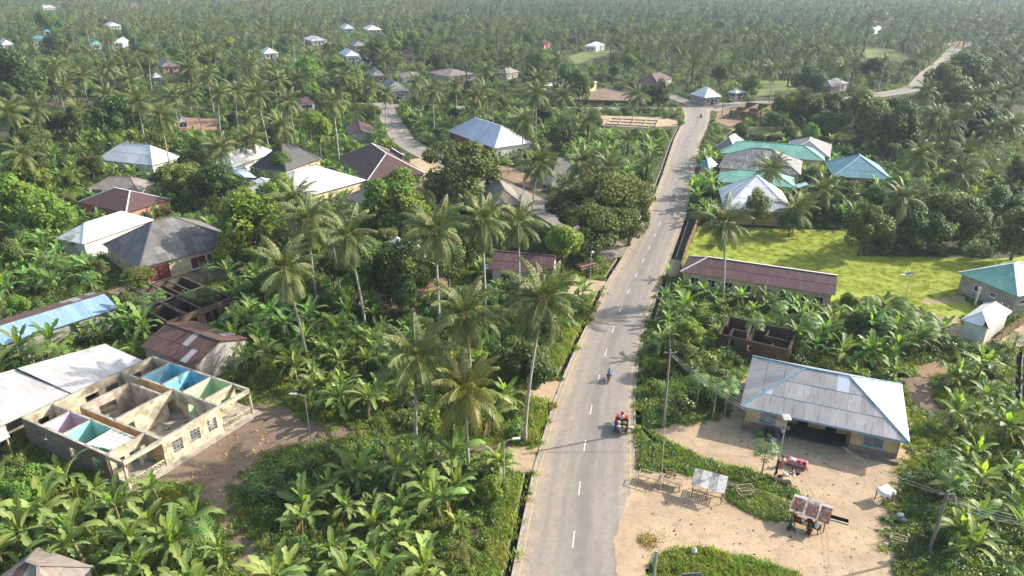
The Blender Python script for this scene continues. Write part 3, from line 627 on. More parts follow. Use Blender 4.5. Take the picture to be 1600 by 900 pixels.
# --- near and middle houses (eave corners read from the photograph)
big, bw, bd = house('bungalow', 'wide zinc-roofed bungalow with blue ridge caps and open porch on the sand yard', 'house', (1157, 635), (1421, 692), (1421, 603), 2.9, 2.9, 'zinc_old', 'tan_wall', sheets=(1.25, 2.2), cap='blue_trim', patch='zinc_blue', patch_p=.02, lm='the bungalow on the sand yard', walls=False, prot=True, fascia='blue_trim')
slate, _, _ = house('bungalow', 'cream bungalow with dark slate-grey sheet roof and red window bays', 'house', (138, 386), (218, 420), (367, 386), 3.0, 4.4, 'slate_grey', 'cream_wall', i=(6.0, 7.5), sheets=(1.6, 1.9), cap='slate_grey', patch='zinc_white', patch_p=.012, bc=[('d', .10, 1.6, .05, 2.5), ('d', .2, 1.7, .05, 2.5), ('w', .55, 2.6, .3, 2.3), ('w', .70, 1.8, .3, 2.3), ('w', .9, 1.5, 1.0, 2.3)], dm='door_red', pm='door_red', lm='the slate-roofed cream house', wd=(17, 15.6), base='m')
house('bungalow', 'white ribbed roof bungalow half hidden behind the slate-grey house', 'house', (108, 366), (130, 382), (240, 344), 3, 2.2, 'zinc_white', 'white_wall', sheets=(2.4, 2.6), lm='the white roof behind the slate house')
house('bungalow', 'brown hip-roofed house with pink side wall and white ridge caps', 'house', (121, 316), (197, 333), (241, 306), 3, 2.4, 'brown_roof', 'pink_wall', cap='white_trim', bc=[('w', .35, 1.2), ('d', .65, 1)], ab=[('w', .5, 1.2)], lm='the brown-roofed pink house')
house('bungalow', 'low house with greyish weathered roof behind the pink-walled house', 'house', (135, 296), (216, 299), (226, 284), 2.8, 2.0, 'rusty_grey', 'grey_wall')
house('bungalow', 'long white hip-roofed house at the upper left beyond the banana grove', 'house', (150, 249), (238, 259), (326, 250), 3.2, 3.6, 'zinc_white', 'white_wall', wd=(None, None), ab=[('w', .3, 1.4), ('w', .7, 1.4)], bc=[('w', .3, 1.4), ('w', .7, 1.4)], sheets=(3, 3), cap='grey_roof', lm='the long white roof at upper left')
house('bungalow', 'white gable-ended house beside the black pointed roof', 'house', (345, 252), (364, 262), (432, 238), 3, 2.6, 'zinc_white', 'white_wall', sheets=(3, 3))
house('shed', 'small open shed with pale blue roof near the black roof', 'shed', (350, 270), (366, 283), (397, 275), 2.6, .5, 'lightblue_roof', 'grey_wall', i=(0, 0), bc=[('d', .5, 1.5)])
house('shed', 'little pale shed roof between the blue shed and the large white roof', 'shed', (396, 283), (410, 293), (425, 283), 2.5, .6, 'zinc_white', 'grey_wall', i=(0, 0))
house('bungalow', 'black pyramid-roofed house among coconut palms', 'house', (416, 253), (447, 268), (504, 248), 3, 4.6, 'black_roof', 'cream_wall', sheets=(2.4, 2.6), lm='the black pyramid roof')
house('bungalow', 'broad white-roofed house in front of the black pyramid roof', 'house', (396, 292), (452, 315), (572, 282), 3, 3.6, 'zinc_white', 'cream_wall', sheets=(2.6, 2.6), bc=[('w', .3, 1.4), ('w', .7, 1.4)], lm='the broad white roof')
house('bungalow', 'large dark brown hip-roofed house with white hip lines', 'house', (529, 245), (574, 283), (655, 265), 3, 4.0, 'brown_roof', 'cream_wall', cap='white_trim', sheets=(2.6, 2.6), bc=[('w', .3, 1.4), ('w', .7, 1.4)], lm='the large dark brown roof')
house('bungalow', 'small dark brown roof just behind the large dark brown one', 'house', (603, 244), (622, 256), (637, 250), 3, 1.8, 'brown_roof', 'cream_wall', cap='white_trim', i=(0, 0))
house('bungalow', 'weathered grey conical roof mostly hidden behind a leafy mango tree', 'house', (541, 308), (592, 326), (668, 303), 2.8, 3.4, 'rusty_grey', 'cream_wall', sheets=(2.4, 2.4), prot=False)
house('bungalow', 'large blue-white hip-roofed hall with red side wall', 'house', (699, 205), (773, 232), (829, 223), 3.2, 4.2, 'zinc_blue', ['red_wall', 'white_wall', 'white_wall', 'white_wall'], sheets=(2.2, 3.0), cap='zinc_white', ab=[('w', .2, 1.2), ('w', .5, 1.2), ('w', .9, 1.2)], bc=[('w', .12, 1, .5, 2.2), ('w', .7, 1.2)], lm='the large blue-white hall')
house('bungalow', 'rust-brown gabled house left of the village road', 'house', (540, 198), (543, 213), (587, 213), 2.9, 1.6, 'brown_roof', 'grey_wall', i=(0, 0), patch='zinc_white', patch_p=.1, sheets=(2.5, 2.5), lm='the rust-brown gabled house')
house('bungalow', 'dark navy-roofed house beside the village road', 'house', (852, 262), (862, 275), (910, 268), 3, 3.0, 'black_roof', 'white_wall', ab=[('w', .5, 1.2)], bc=[('w', .2, 1), ('w', .7, 1)], lm='the dark navy roof')
house('bungalow', 'house with rusty pale roof tip beside the village road', 'house', (756, 292), (770, 322), (818, 322), 2.8, 2.2, 'rusty_grey', 'red_wall', i=(None, None), sheets=(2.4, 2.4))
house('bungalow', 'white-walled house with brown roof and solar panels on its eave', 'house', (762, 395), (764, 421), (862, 430), 2.9, 1.8, 'maroon_roof', 'white_wall', sheets=(1.8, 2.2), i=(0, 0), bc=[('w', .22, 1.5, 1.0, 2.2), ('w', .7, 1.4)], lm='the solar-panelled house')
house('bungalow', 'white house glimpsed between dark trees at the centre', 'house', (584, 395), (602, 428), (690, 428), 3, 2.2, 'zinc_white', 'cream_wall', sheets=(2, 2.2), i=(0, 0), bc=[('w', .3, 1.3), ('d', .7, 1)], prot=False, lm='the white house among dark trees')
hall, hw_, hd_ = house('hall', 'long low hall with maroon sheet roof beside the lawn', 'hall', (1085, 402), (1063, 425), (1305, 462), 2.8, 1.7, 'maroon_roof', 'yellow_wall', i=(3.5, 0), sheets=(1.5, 2.2), cap='white_trim', bc=[('w', f, 1.3) for f in (.08, .2, .32, .45, .58, .7, .82, .93)], lm='the long maroon hall')
house('bungalow', 'small grey hip-roofed house nearest the road in the compound', 'house', (1119, 229), (1150, 236), (1169, 224), 3, 2.8, 'grey_roof', 'cream_wall', cap='white_trim', lm='the grey hip roof in the compound')
house('bungalow', 'long green-roofed block at the back of the compound', 'house', (1124, 239), (1289, 252), (1292, 238), 3, 2.4, 'green_roof', 'cream_wall', sheets=(2.0, 3), bc=[('w', f, 1.2) for f in (.1, .3, .5, .7, .9)], lm='the long green roof at the back')
house('bungalow', 'dark grey roof behind the long green roof at right end', 'house', (1228, 232), (1297, 246), (1300, 226), 3, 2.6, 'grey_roof', 'grey_wall', cap='white_trim', walls=True)
house('bungalow', 'streaked weathered white and black hip roof between two green roofs', 'house', (1122, 262), (1251, 274), (1256, 252), 3.2, 3.8, 'weathered_white', 'cream_wall', sheets=(1.8, 2.6), bc=[('w', f, 1.2) for f in (.1, .3, .5, .7, .9)], lm='the streaked white roof')
house('bungalow', 'low green-roofed block in front of the streaked roof', 'house', (1121, 284), (1243, 294), (1246, 278), 2.8, 2.0, 'green_roof', 'cream_wall', sheets=(1.8, 2.6), bc=[('w', f, 1.2) for f in (.2, .5, .8)], lm='the front green roof')
house('bungalow', 'pale pyramid-roofed house between compound and lawn', 'house', (1112, 326), (1241, 333), (1240, 306), 3, 5.0, 'zinc_white', 'tan_wall', i=(7.4, 7.4), wd=(15, 13), sheets=(1.4, 2.6), bc=[('w', .3, 1.3), ('d', .5, 1.1), ('w', .85, 1.3)], lm='the pale pyramid roof')
house('bungalow', 'teal-blue hip-roofed open-sided house right of the compound', 'house', (1288, 253), (1302, 276), (1394, 281), 3.2, 3.6, 'teal_roof', 'brown_block' if False else 'tan_wall', sheets=(1.3, 2.8), cap='lightblue_roof', bc=[('o', .3, 2.5, .8, 2.9), ('o', .7, 2.5, .8, 2.9)], ab=[('o', .5, 3, .8, 2.9)], lm='the teal-blue hip roof')
house('gatehouse', 'tiny blue-roofed gatehouse beside the main road', 'gatehouse', (1095, 259), (1108, 264), (1123, 258), 2.5, 1.9, 'teal_roof', 'cream_wall', cap='lightblue_roof')
house('shed', 'small teal shed roof right of the front green roof', 'shed', (1243, 290), (1250, 297), (1268, 292), 2.4, .7, 'teal_roof', 'grey_wall', i=(0, 0))
clinic, _, _ = house('bungalow', 'block-walled house with pale green roof at the right edge', 'house', (1507, 432), (1591, 464), (1672, 446), 3.1, 2.6, 'green_roof', 'block_grey', sheets=(1.3, 2.4), cap='white_trim', ab=[('w', .62, .9, 1.4, 2.1), ('w', .33, 1.2, 1.2, 2.2)], bc=[('w', .15, 1.2, 1.4, 2.1), ('w', .5, 1.2)], lm='the pale green roof at the right edge', wd=(None, 9.5))
house('kiosk', 'small white pyramid-roofed kiosk beside the block-walled house', 'kiosk', (1500, 501), (1546, 514), (1581, 487), 2.5, 1.3, 'zinc_white', 'white_wall', sheets=(1.1, 1.6), patch='rust_roof', patch_p=.08, oh=.4, lm='the white kiosk')
house('longhouse', 'long shed with bright blue roof slope at the left edge', 'shed', (-40, 562), (190, 482), (172, 448), 2.7, 1.3, 'blue_roof', 'grey_wall', i=(0, 0), sheets=(1.1, 3.2), cap='rust_roof', lm='the blue-roofed shed', wd=(9.5, 24)) if False else None
# blue shed built with explicit pieces because only its two roof slopes show
def two_slope(name, label, cat, R0, R1, E0, E1, zr, ze, mtf, mtb, back, wall, lm, sheets=(1.1, 3), patch=None):
    r0, r1, e0, e1 = G(*R0, zr), G(*R1, zr), G(*E0, ze), G(*E1, ze); ax = (r1 - r0).to_2d().normalized(); ang = math.atan2(ax.y, ax.x); n = Vector((ax.y, -ax.x))
    L = (r1 - r0).to_2d().length; wf = (e1 - r1).to_2d().dot(n)
    o = empty(name, (r0.x, r0.y, 0), ang, label, cat)
    A = [(0, -wf, ze), (L, -wf, ze), (L, 0, zr), (0, 0, zr)]; Bk = [(L, back, ze), (0, back, ze), (0, 0, zr), (L, 0, zr)]
    make_roof(o, [A], [], mtf, sheets, None, seed=3); make_roof(o, [Bk], [((0, 0, zr), (L, 0, zr))], mtb, sheets, mtb, patch, .25, seed=4)
    for p, q in (((.3, -wf + .4), (L - .3, -wf + .4)), ((L - .3, -wf + .4), (L - .3, back - .4)), ((L - .3, back - .4), (.3, back - .4))):
        mb = MB(); put_wall(mb, p, q, ze - .05, .2, [(2, 3, .9, 2)] if abs(p[0] - q[0]) > 5 else []); mb.build('wall', M[wall], o)
    R = Matrix.Rotation(ang, 2); fp = [tuple(r0.to_2d() + R @ Vector(q)) for q in ((0, -wf), (L, -wf), (L, back), (0, back))]; BLOCK.append(grow(fp, .3)); SKIRT.append((fp[0], fp[1])); LAND.append((lm, *(sum((Vector(q) for q in fp), Vector((0, 0))) / 4)))
    protect([PX(*q, ze)[:2] for q in fp], PX(*fp[0], 0)[2]); return o
two_slope('longhouse', 'long shed with bright blue front roof slope and rusty back slope', 'shed', (-60, 527), (163, 459), (-40, 556), (190, 480), 4.0, 2.9, 'blue_roof', 'rust_roof', 4.5, 'grey_wall', 'the blue-roofed shed', patch=['grey_roof', 'zinc_old'])
house('cottage', 'grey block cottage with rusty brown gabled roof', 'cottage', (220, 542), (305, 573), (374, 525), 2.8, 1.5, 'rust_roof', 'grey_wall', i=(0, 0), oh=.35, sheets=(1.0, 1.9), patch=['zinc_old', 'rusty_grey'], patch_p=.04, bc=[('w', .62, .8, 1.1, 1.9)], lm='the rusty gabled cottage', cap='rust_roof')
def mono(name, label, cat, quad, mt, posts, wallm_=None, lm=None, sheets=(1.0, 2.6), patch=None, pp=0):
    """low-pitched roof given by four corner points (px, py, z), on posts"""
    P = [G(*q) for q in quad]; c = sum(P, Vector()) / 4; o = empty(name, (c.x, c.y, 0), 0, label, cat)
    L = [tuple(p - Vector((c.x, c.y, 0))) for p in P]; make_roof(o, [L], [], mt, sheets, None, patch, pp, seed=9)
    for t, s in posts:
        q = Vector(L[0]).lerp(Vector(L[1]), t).lerp(Vector(L[3]).lerp(Vector(L[2]), t), s); mb = MB(); mb.box((q.x, q.y, (q.z - .03) / 2), (.16, .16, q.z - .05)); mb.build('post', M['wood_pale'], o)
    if wallm_:
        for a, b in wallm_:
            q = [Vector(L[0]).lerp(Vector(L[1]), t).lerp(Vector(L[3]).lerp(Vector(L[2]), t), s) for t, s in (a, b)]; mb = MB(); put_wall(mb, q[0], q[1], min(q[0].z, q[1].z) - .12, .2, [(1.5, 2.5, 1, 2)]); mb.build('wall', M['cream_ruin'], o)
    BLOCK.append([tuple(p.to_2d()) for p in P]); protect([q[:2] for q in quad], PX(P[0].x, P[0].y, 0)[2])
    if lm: LAND.append((lm, c.x, c.y))
    return o
mono('outbuilding', 'long low outbuilding with pale zinc roof behind the roofless ruin', 'outbuilding', [(112, 615, 3.0), (226, 565, 3.0), (163, 538, 3.9), (28, 579, 3.9)], 'zinc_pale', [(.05, .05), (.95, .05), (.5, .05)], [((.03, .1), (.97, .1)), ((.97, .1), (.97, .95)), ((.97, .95), (.03, .95))], lm='the pale outbuilding roof')
mono('outbuilding', 'pale zinc-roofed outbuilding cut by the left frame edge', 'outbuilding', [(-40, 686, 2.9), (111, 615, 2.9), (22, 578, 3.9), (-110, 616, 3.9)], 'zinc_pale', [(.3, .04), (.62, .04), (.95, .04)], [((.1, .3), (.95, .3)), ((.95, .3), (.95, .95))], lm='the outbuilding at the left edge')
mono('lean_to', 'small lean-to with pale roof and wooden post at the left edge', 'shed', [(-40, 712, 2.4), (16, 683, 2.4), (2, 655, 2.9), (-50, 690, 2.9)], 'zinc_pale', [(.9, .1)], lm=None)
house('hut', 'old rusty grey hip roof poking from bananas at the bottom left corner', 'hut', (-30, 925), (60, 960), (170, 895), 2.6, 1.6, 'rusty_grey', 'grey_wall', sheets=(.9, 1.6), patch='rust_roof', patch_p=.12, lm='the rusty hut at the bottom left', oh=.3, prot=True)
# --- far houses
far = [
 ('grey house with dark porch gable at the village junction', (588, 133), (603, 144), (632, 137), 3, 3.2, 'grey_roof', 'grey_wall', 'the grey house at the village junction'),
 ('small house with rust and white roof behind the junction house', (620, 115), (630, 122), (653, 115), 3, 1.4, 'rusty_grey', 'white_wall', None),
 ('long pale grey roof right of the junction house', (668, 113), (700, 120), (750, 117), 3, 2, 'rusty_grey', 'grey_wall', None),
 ('grey roof left of the junction house', (573, 112), (580, 119), (596, 114), 3, 2, 'grey_roof', 'grey_wall', None),
 ('little dark red roof with bright white wall among palms', (460, 156), (466, 162), (494, 161), 2.8, 1.4, 'maroon_roof', 'white_wall', 'the little dark red roof'),
 ('blue-grey roofed house in the palm forest', (529, 82), (540, 88), (556, 83), 3, 2.5, 'zinc_blue', 'white_wall', None),
 ('bright white roof in the palm forest at upper centre left', (474, 60), (486, 64), (502, 60), 3, 2.4, 'zinc_white', 'white_wall', None),
 ('white roof beside tall palms at far left of centre', (405, 80), (412, 84), (430, 80), 3, 2.6, 'zinc_white', 'white_wall', None),
 ('brown roofed hut with tan wall in a clearing', (624, 83), (632, 88), (646, 86), 3, 2.4, 'maroon_roof', 'tan_wall', None),
 ('pale house behind the blue-grey roofed house', (544, 68), (552, 72), (566, 68), 3, 2.5, 'grey_roof', 'tan_wall', None),
 ('white and tan house with flat white roof and garden wall', (868, 128), (905, 138), (934, 128), 3.2, 1.6, 'zinc_white', 'yellow_wall', 'the flat white-roofed house'),
 ('brown gabled house with white fascia beyond the garden plot', (1012, 122), (1027, 130), (1052, 122), 3, 2.8, 'brown_roof', 'grey_wall', 'the brown gabled house'),
 ('pale pyramid-roofed corner house at the road junction', (1078, 147), (1101, 153), (1123, 150), 2.9, 3.0, 'zinc_white', 'grey_wall', 'the corner house at the junction'),
 ('low white roof right of the corner house', (1141, 143), (1150, 146), (1166, 144), 2.4, 1.0, 'zinc_blue', 'grey_wall', None),
 ('pinkish hip roof in the palm forest at upper left', (240, 98), (252, 105), (271, 98), 3, 3.0, 'rusty_grey', 'pink_wall', 'the pinkish roof at upper left'),
 ('white roof near the upper left edge', (-4, 66), (3, 70), (16, 66), 3, 2.5, 'zinc_white', 'white_wall', None),
 ('small grey roof below the tower house', (28, 102), (34, 106), (46, 102), 3, 2.2, 'zinc_blue', 'white_wall', None),
 ('pale green roof right of the tower house', (137, 66), (143, 70), (154, 66), 3, 2.2, 'green_roof', 'white_wall', None),
 ('white roof far behind the tower house', (163, 38), (170, 41), (184, 38), 3, 2.4, 'zinc_white', 'white_wall', None),
 ('white roof right of the pale green roof', (186, 64), (192, 67), (204, 63), 3, 2.2, 'zinc_white', 'white_wall', None),
 ('small white roof beyond dark red roof', (558, 88), (565, 92), (578, 89), 3, 2, 'zinc_white', 'white_wall', None),
 ('tiny pink roof at the top left', (196, 7), (203, 9), (218, 7), 3, 3, 'rusty_grey', 'pink_wall', None),
 ('tiny pale roof near the top left corner', (60, 10), (67, 12), (82, 10), 3, 3, 'zinc_white', 'white_wall', None),
 ('white roof in the far forest above the village road', (566, 44), (574, 47), (590, 44), 3, 3, 'zinc_white', 'cream_wall', None),
 ('low white wall house in the far forest near the centre', (530, 42), (537, 45), (548, 42), 3, 3, 'zinc_blue', 'white_wall', None),
 ('white roof far beyond the field at upper centre', (922, 70), (932, 73), (946, 70), 3, 2, 'zinc_white', 'white_wall', None),
 ('pale blue-grey roof among oil palms at upper right', (1362, 45), (1368, 48), (1378, 43), 3, 1.6, 'grey_roof', 'white_wall', None),
 ('grey-blue roof among trees left of the far road', (1286, 130), (1300, 137), (1326, 130), 3, 2.2, 'grey_roof', 'grey_wall', 'the grey-blue roof near the far road'),
 ('small pale roof right of the grey-blue roof', (1335, 152), (1345, 158), (1366, 154), 2.6, 1.4, 'zinc_white', 'grey_wall', None),
 ('low mud-red house in the palms at left', (272, 186), (278, 192), (294, 190), 2.6, 1.6, 'rusty_grey', 'pink_wall', None),
 ('small white roof at far left beneath the pinkish roof', (233, 119), (238, 122), (250, 119), 2.8, 1.8, 'zinc_blue', 'grey_wall', None),
 ('small dark grey roof in the left palm forest', (358, 118), (364, 121), (374, 118), 2.8, 1.8, 'grey_roof', 'grey_wall', None),
 ('pale roof peeking right of the long grey roof', (786, 112), (792, 116), (812, 112), 2.8, 2, 'rusty_grey', 'grey_wall', None),
 ('tiny red and white house in the far palms', (845, 67), (851, 70), (862, 67), 2.8, 2, 'maroon_roof', 'pink_wall', None)]
for lb, A, B, C, ze, rise, mt, wl, lm in far:
    e, w, d = house('house', lb, 'house', A, B, C, ze, rise, mt, wl, ab=[('w', .3, 1.3), ('w', .7, 1.3)], bc=[('w', .25, 1.3), ('d', .5, 1.1), ('w', .75, 1.3)], lm=lm, sheets=(3, 3) if B[1] > 110 else None)
# dark porch gable on the junction house
# tower house
c = G(72, 77).to_2d(); e = empty('tower_house', (c.x, c.y, 0), .5, 'two storey white house with teal roof and small roof turret', 'house'); LAND.append(('the tower house', c.x, c.y))
mb = MB(); put_wall(mb, (-6, -5), (6, -5), 6.6, .25, [(1, 2.4, 1, 2.3), (5, 6.4, 1, 2.3), (9, 10.4, 1, 2.3), (1, 2.4, 4.2, 5.6), (5, 6.4, 4.2, 5.6), (9, 10.4, 4.2, 5.6)]); put_wall(mb, (-6, 5), (-6, -5), 6.6, .25, [(2, 3.5, 1, 2.3), (6, 7.5, 4.2, 5.6)]); put_wall(mb, (6, -5), (6, 5), 6.6, .25); put_wall(mb, (6, 5), (-6, 5), 6.6, .25); mb.build('wall', M['white_wall'], e)
for sx in (-4.3, -.3, 3.7):
    for z in (1, 4.2): window(e, (-6, -5), (6, -5), sx + 6, 1.4, z, z + 1.35, .25)
sl, ed, gb = roof_slopes(13.4, 11.4, 2.6, 6.6, 5, 5); make_roof(e, sl, ed, 'teal_roof')
mb = MB()
for x in (-1.4, 1.4):
    for y in (-1.4, 1.4): mb.box((x + 3, y - 1, 9.2), (.3, .3, 3.2))
mb.build('turret', M['white_wall'], e); sl = [[(1.1, -2.9, 10.8), (4.9, -2.9, 10.8), (3, -1, 12.3)], [(4.9, -2.9, 10.8), (4.9, .9, 10.8), (3, -1, 12.3)], [(4.9, .9, 10.8), (1.1, .9, 10.8), (3, -1, 12.3)], [(1.1, .9, 10.8), (1.1, -2.9, 10.8), (3, -1, 12.3)]]
make_roof(e, sl, [], 'teal_roof'); mb = MB(); mb.box((8, -2, 1.7), (5, 7, 3.4)); mb.build('annex', M['tan_wall'], e); protect([(55, 46), (92, 44), (94, 75), (56, 77)], PX(c.x, c.y, 0)[2])

# --- the bungalow on the sand yard: walls, recessed porch, windows
def big_walls():
    W2, D2 = bw / 2 - .75, bd / 2 - .7; e = big; h = 2.86   # local x runs along the right side, A-B side (x=-W2) faces the yard
    # frame: B nearest, side A-B (x = -w/2) is the front
    p, q = (-W2, D2), (-W2, -D2); L = 2 * D2
    segs = [(0, .27 * L, [(.09 * L, .21 * L, 1.1, 2.3)]), (.70 * L, L, [(.78 * L - .70 * L, .91 * L - .70 * L, 1.1, 2.3)])]
    for a, b, ops in segs:
        pa = Vector(p).lerp(Vector(q), a / L); pb = Vector(p).lerp(Vector(q), b / L); mb = MB(); put_wall(mb, pa, pb, h, .22, ops); mb.build('wall', M['tan_wall'], e)
        s0, s1, z0, z1 = ops[0]; w0 = window(e, pa, pb, (s0 + s1) / 2, s1 - s0, z0, z1, .22, pm='shutter_grey', fm='blue_trim')
        for s in (a, b) if a else (b,):
            c0 = Vector(p).lerp(Vector(q), s / L); mb = MB(); put_wall(mb, c0, c0 + Vector((2.6, 0)), h, .2, []); mb.build('wall', M['tan_wall'], e)
        mb = MB(); mid = (pa + pb) / 2; mb.box((mid.x - .25, mid.y, .16), (.9, (pb - pa).length + .5, .32)); mb.build('plinth', M['block_old'], e)
        mb = MB(); mb.box((mid.x - .125, mid.y, .55), (.02, (pb - pa).length - .04, .74)); mb.build('stained_dado', M['block_old'], e)
    mb = MB(); put_wall(mb, (-W2 + 2.6, D2), (-W2 + 2.6, -D2), h, .2, [(5.2, 6.3, .05, 2.1), (8, 9.1, .05, 2.1)]); mb.build('porch_wall', M['ochre_ruin'], e)
    for s in (5.75, 8.55): window(e, (-W2 + 2.6, D2), (-W2 + 2.6, -D2), s, 1.1, .05, 2.1, .2, 'd')
    for a, b in (((-W2, -D2), (W2, -D2)), ((W2, -D2), (W2, D2)), ((W2, D2), (-W2, D2))):
        mb = MB(); put_wall(mb, a, b, h, .22, [(3, 4.2, 1, 2.2), (6, 7.2, 1, 2.2)]); mb.build('wall', M['tan_wall'], e)
        for s in (3.6, 6.6): window(e, a, b, s, 1.2, 1, 2.2, .22)
    mb = MB(); mb.box((-W2 + 1.3, -.2, .1), (2.7, .43 * L, .2)); mb.build('porch_floor', M['concrete_dark'], e)
    for s in (.70,):
        c0 = Vector(p).lerp(Vector(q), s); mb = MB(); mb.box((c0.x, c0.y, 1.4), (.2, .2, 2.8)); mb.build('porch_post', M['wood_brown'], e)
    mb = MB(); c0 = Vector(p).lerp(Vector(q), .485); mb.box((c0.x, c0.y, 2.75), (.14, .43 * L, .2)); mb.build('porch_beam', M['wood'], e)
big_walls()
# wall painting on the slate house
# solar panels on the eave of the centre house
o = empty('solar_array', G(783, 417, 3.0), .02, 'row of solar panels lying along the eave of the white-walled house', 'solar panels')
for k in range(4):
    mb = MB(); mb.box((-1.9 + k * 1.15, -.1, .12), (1.08, 1.0, .04), rot=Matrix.Rotation(.35, 3, 'X')); f = mb.build('solar_panel', M['white_trim'], o); mb = MB(); mb.box((-1.9 + k * 1.15, -.11, .15), (.98, .88, .02), rot=Matrix.Rotation(.35, 3, 'X')); mb.build('cell_sheet', M['solar_cell'], f)
# porch column of the right edge house
p = G(1527, 470); mb = MB(); mb.lathe([(.22, 0), (.22, .2), (.15, .25), (.15, 2.75), (.22, 2.8), (.22, 3.0)], 10); tag(mb.build('porch_column', M['white_wall'], loc=G(1523, 478)), 'white column at the porch corner of the block-walled house', 'column')

# ---------------------------------------------------------------- the roofless ruin
ZR = 3.3; Ob = G(191, 721, ZR).to_2d(); Uv = (G(388, 608, ZR).to_2d() - Ob) / 14.6; Vv = (G(35, 652, ZR).to_2d() - Ob) / 15.4
ruin = empty('roofless_house', (Ob.x, Ob.y, 0), 0, 'roofless abandoned house with cream, pink, teal and blue rooms open to the sky', 'house'); LAND.append(('the roofless ruin', *(Ob + Uv * 7 + Vv * 7)))
UVP = lambda u, v: Uv * u + Vv * v
def rwall(p, q, ma, mb_, ops=(), h=ZR, z0=0, th=.24, name='wall', win=True, cap=True):
    """wall from (u,v) p to q; ma = paint on its left side, mb_ = paint on its right side"""
    P_, Q_ = UVP(*p), UVP(*q); d = (Q_ - P_).normalized(); n = Vector((-d.y, d.x)); L = (Q_ - P_).length; bld = MB(); ang = math.atan2(d.y, d.x)
    def piece(s0, s1, za, zb):
        if s1 - s0 < .03 or zb - za < .03: return
        for sg, m in ((1, 0), (-1, 1)):
            c = P_ + d * (s0 + s1) / 2 + n * sg * th / 4; bld.box((c.x, c.y, (za + zb) / 2), (s1 - s0, th / 2, zb - za), ang, m)
        c = P_ + d * (s0 + s1) / 2
        if zb == h and cap: bld.box((c.x, c.y, zb + .012), (s1 - s0, th + .02, .024), ang, 2)
    s = 0
    for (s0, s1, za, zb) in sorted(ops): piece(s, s0, z0, h); piece(s0, s1, z0, za); piece(s0, s1, zb, h); s = s1
    piece(s, L, z0, h); o = bld.build(name, [M[ma], M[mb_], M['concrete']], ruin)
    return o, P_, d, ang, n
def grille(P_, d, ang, s0, s1, z0, z1, n_, off, nx=3, nz=4, m='white_trim', name='window_grille'):
    g = MB(); t = .045
    for k in range(nx + 1): c = P_ + d * (s0 + (s1 - s0) * k / nx) + n_ * off; g.box((c.x, c.y, (z0 + z1) / 2), (t, t, z1 - z0), ang)
    for k in range(nz + 1): c = P_ + d * (s0 + s1) / 2 + n_ * off; g.box((c.x, c.y, z0 + (z1 - z0) * k / nz), (s1 - s0, t, t), ang)
    return g.build(name, M[m], ruin)
cr, og, pk = 'cream_ruin', 'ochre_ruin', 'pinkish_ruin'
# outer walls. direction +u : left side faces +v (inside), right side faces -v (the camera)
r = rwall((3.9, 0), (10.7, 0), cr, cr, [(1.0, 2.1, 1.0, 2.4), (3.05, 4.15, 1.0, 2.4), (5.1, 6.2, 1.0, 2.4)])
for s in (1.0, 3.05, 5.1): grille(r[1], r[2], r[3], s, s + 1.1, 1.0, 2.4, r[4], -.06, m='metal_pole')
rwall((0, 0), (3.9, 0), cr, cr, h=ZR, z0=2.85, name='porch_beam'); rwall((10.7, 0), (14.6, 0), cr, cr, z0=2.85, name='porch_beam')
r = rwall((0, 15.4), (0, 2.3), 'cream_ruin', 'block_old', [(3.0, 3.7, 1.7, 2.4), (7.3, 8.3, 1.0, 2.2), (10.8, 12.3, .8, 2.3)])
grille(r[1], r[2], r[3], 10.8, 12.3, .8, 2.3, r[4], .02, 3, 2, 'shutter_grey'); grille(r[1], r[2], r[3], 7.3, 8.3, 1.0, 2.2, r[4], .02, 2, 2, 'wood')
rwall((0, 2.3), (0, 0), cr, cr, z0=2.85, name='porch_beam'); rwall((0, 2.1), (0, .25), cr, cr, h=.9, name='porch_parapet')
rwall((0, 15.4), (14.6, 15.4), 'block_old', cr, [(1.2, 2.3, 1.0, 2.3), (6.2, 7.7, 1.0, 2.3), (8.5, 10, 1.0, 2.3), (11.6, 12.8, 1, 2.3)])
rwall((14.6, 2.3), (14.6, 15.4), 'cyan_wall', 'block_old', [(4.8, 5.9, 1.2, 2.3)]) if False else None
for (v0, v1, m) in ((2.3, 5.6, 'mint_wall'), (5.6, 8.9, 'cyan_wall'), (8.9, 12.3, 'cyan_wall'), (12.3, 15.4, 'pinkish_ruin')): rwall((14.6, v0), (14.6, v1), m, 'block_old', [(1.2, 2.2, 1.2, 2.2)] if m == 'pinkish_ruin' else [])
rwall((14.6, 0), (14.6, 2.3), cr, cr, z0=2.85, name='porch_beam')
# corridor and room walls: along v (direction +v: left faces -u (seen), right faces +u)
for v0, v1, m in ((2.3, 5.7, 'teal_wall'), (5.7, 9.0, 'teal_wall'), (9.0, 12.3, 'lilac_wall'), (12.3, 15.3, cr)): rwall((3.0, v0), (3.0, v1), m, og, [(1.1, 2.0, 0, 2.1)] if v0 != 9.0 else [])
rwall((4.0, 0.1), (4.0, 7.0), og, cr, [(2.6, 3.5, 0, 2.1)]); rwall((4.0, 7.0), (4.0, 12.3), og, pk, [(3.6, 4.5, 0, 2.1)])
rwall((9.5, 7.0), (9.5, 12.3), pk, cr); rwall((10.8, 0.1), (10.8, 7.0), cr, 'mint_wall', [(1.3, 2.25, 0, 2.15), (4.0, 4.9, 0, 2.15)]); rwall((10.8, 7.0), (10.8, 12.3), og, 'cyan_wall', [(1.5, 2.4, 0, 2.1)])
rwall((10.6, 12.3), (10.6, 15.3), pk, cr, [(1, 1.9, 0, 2.1)])
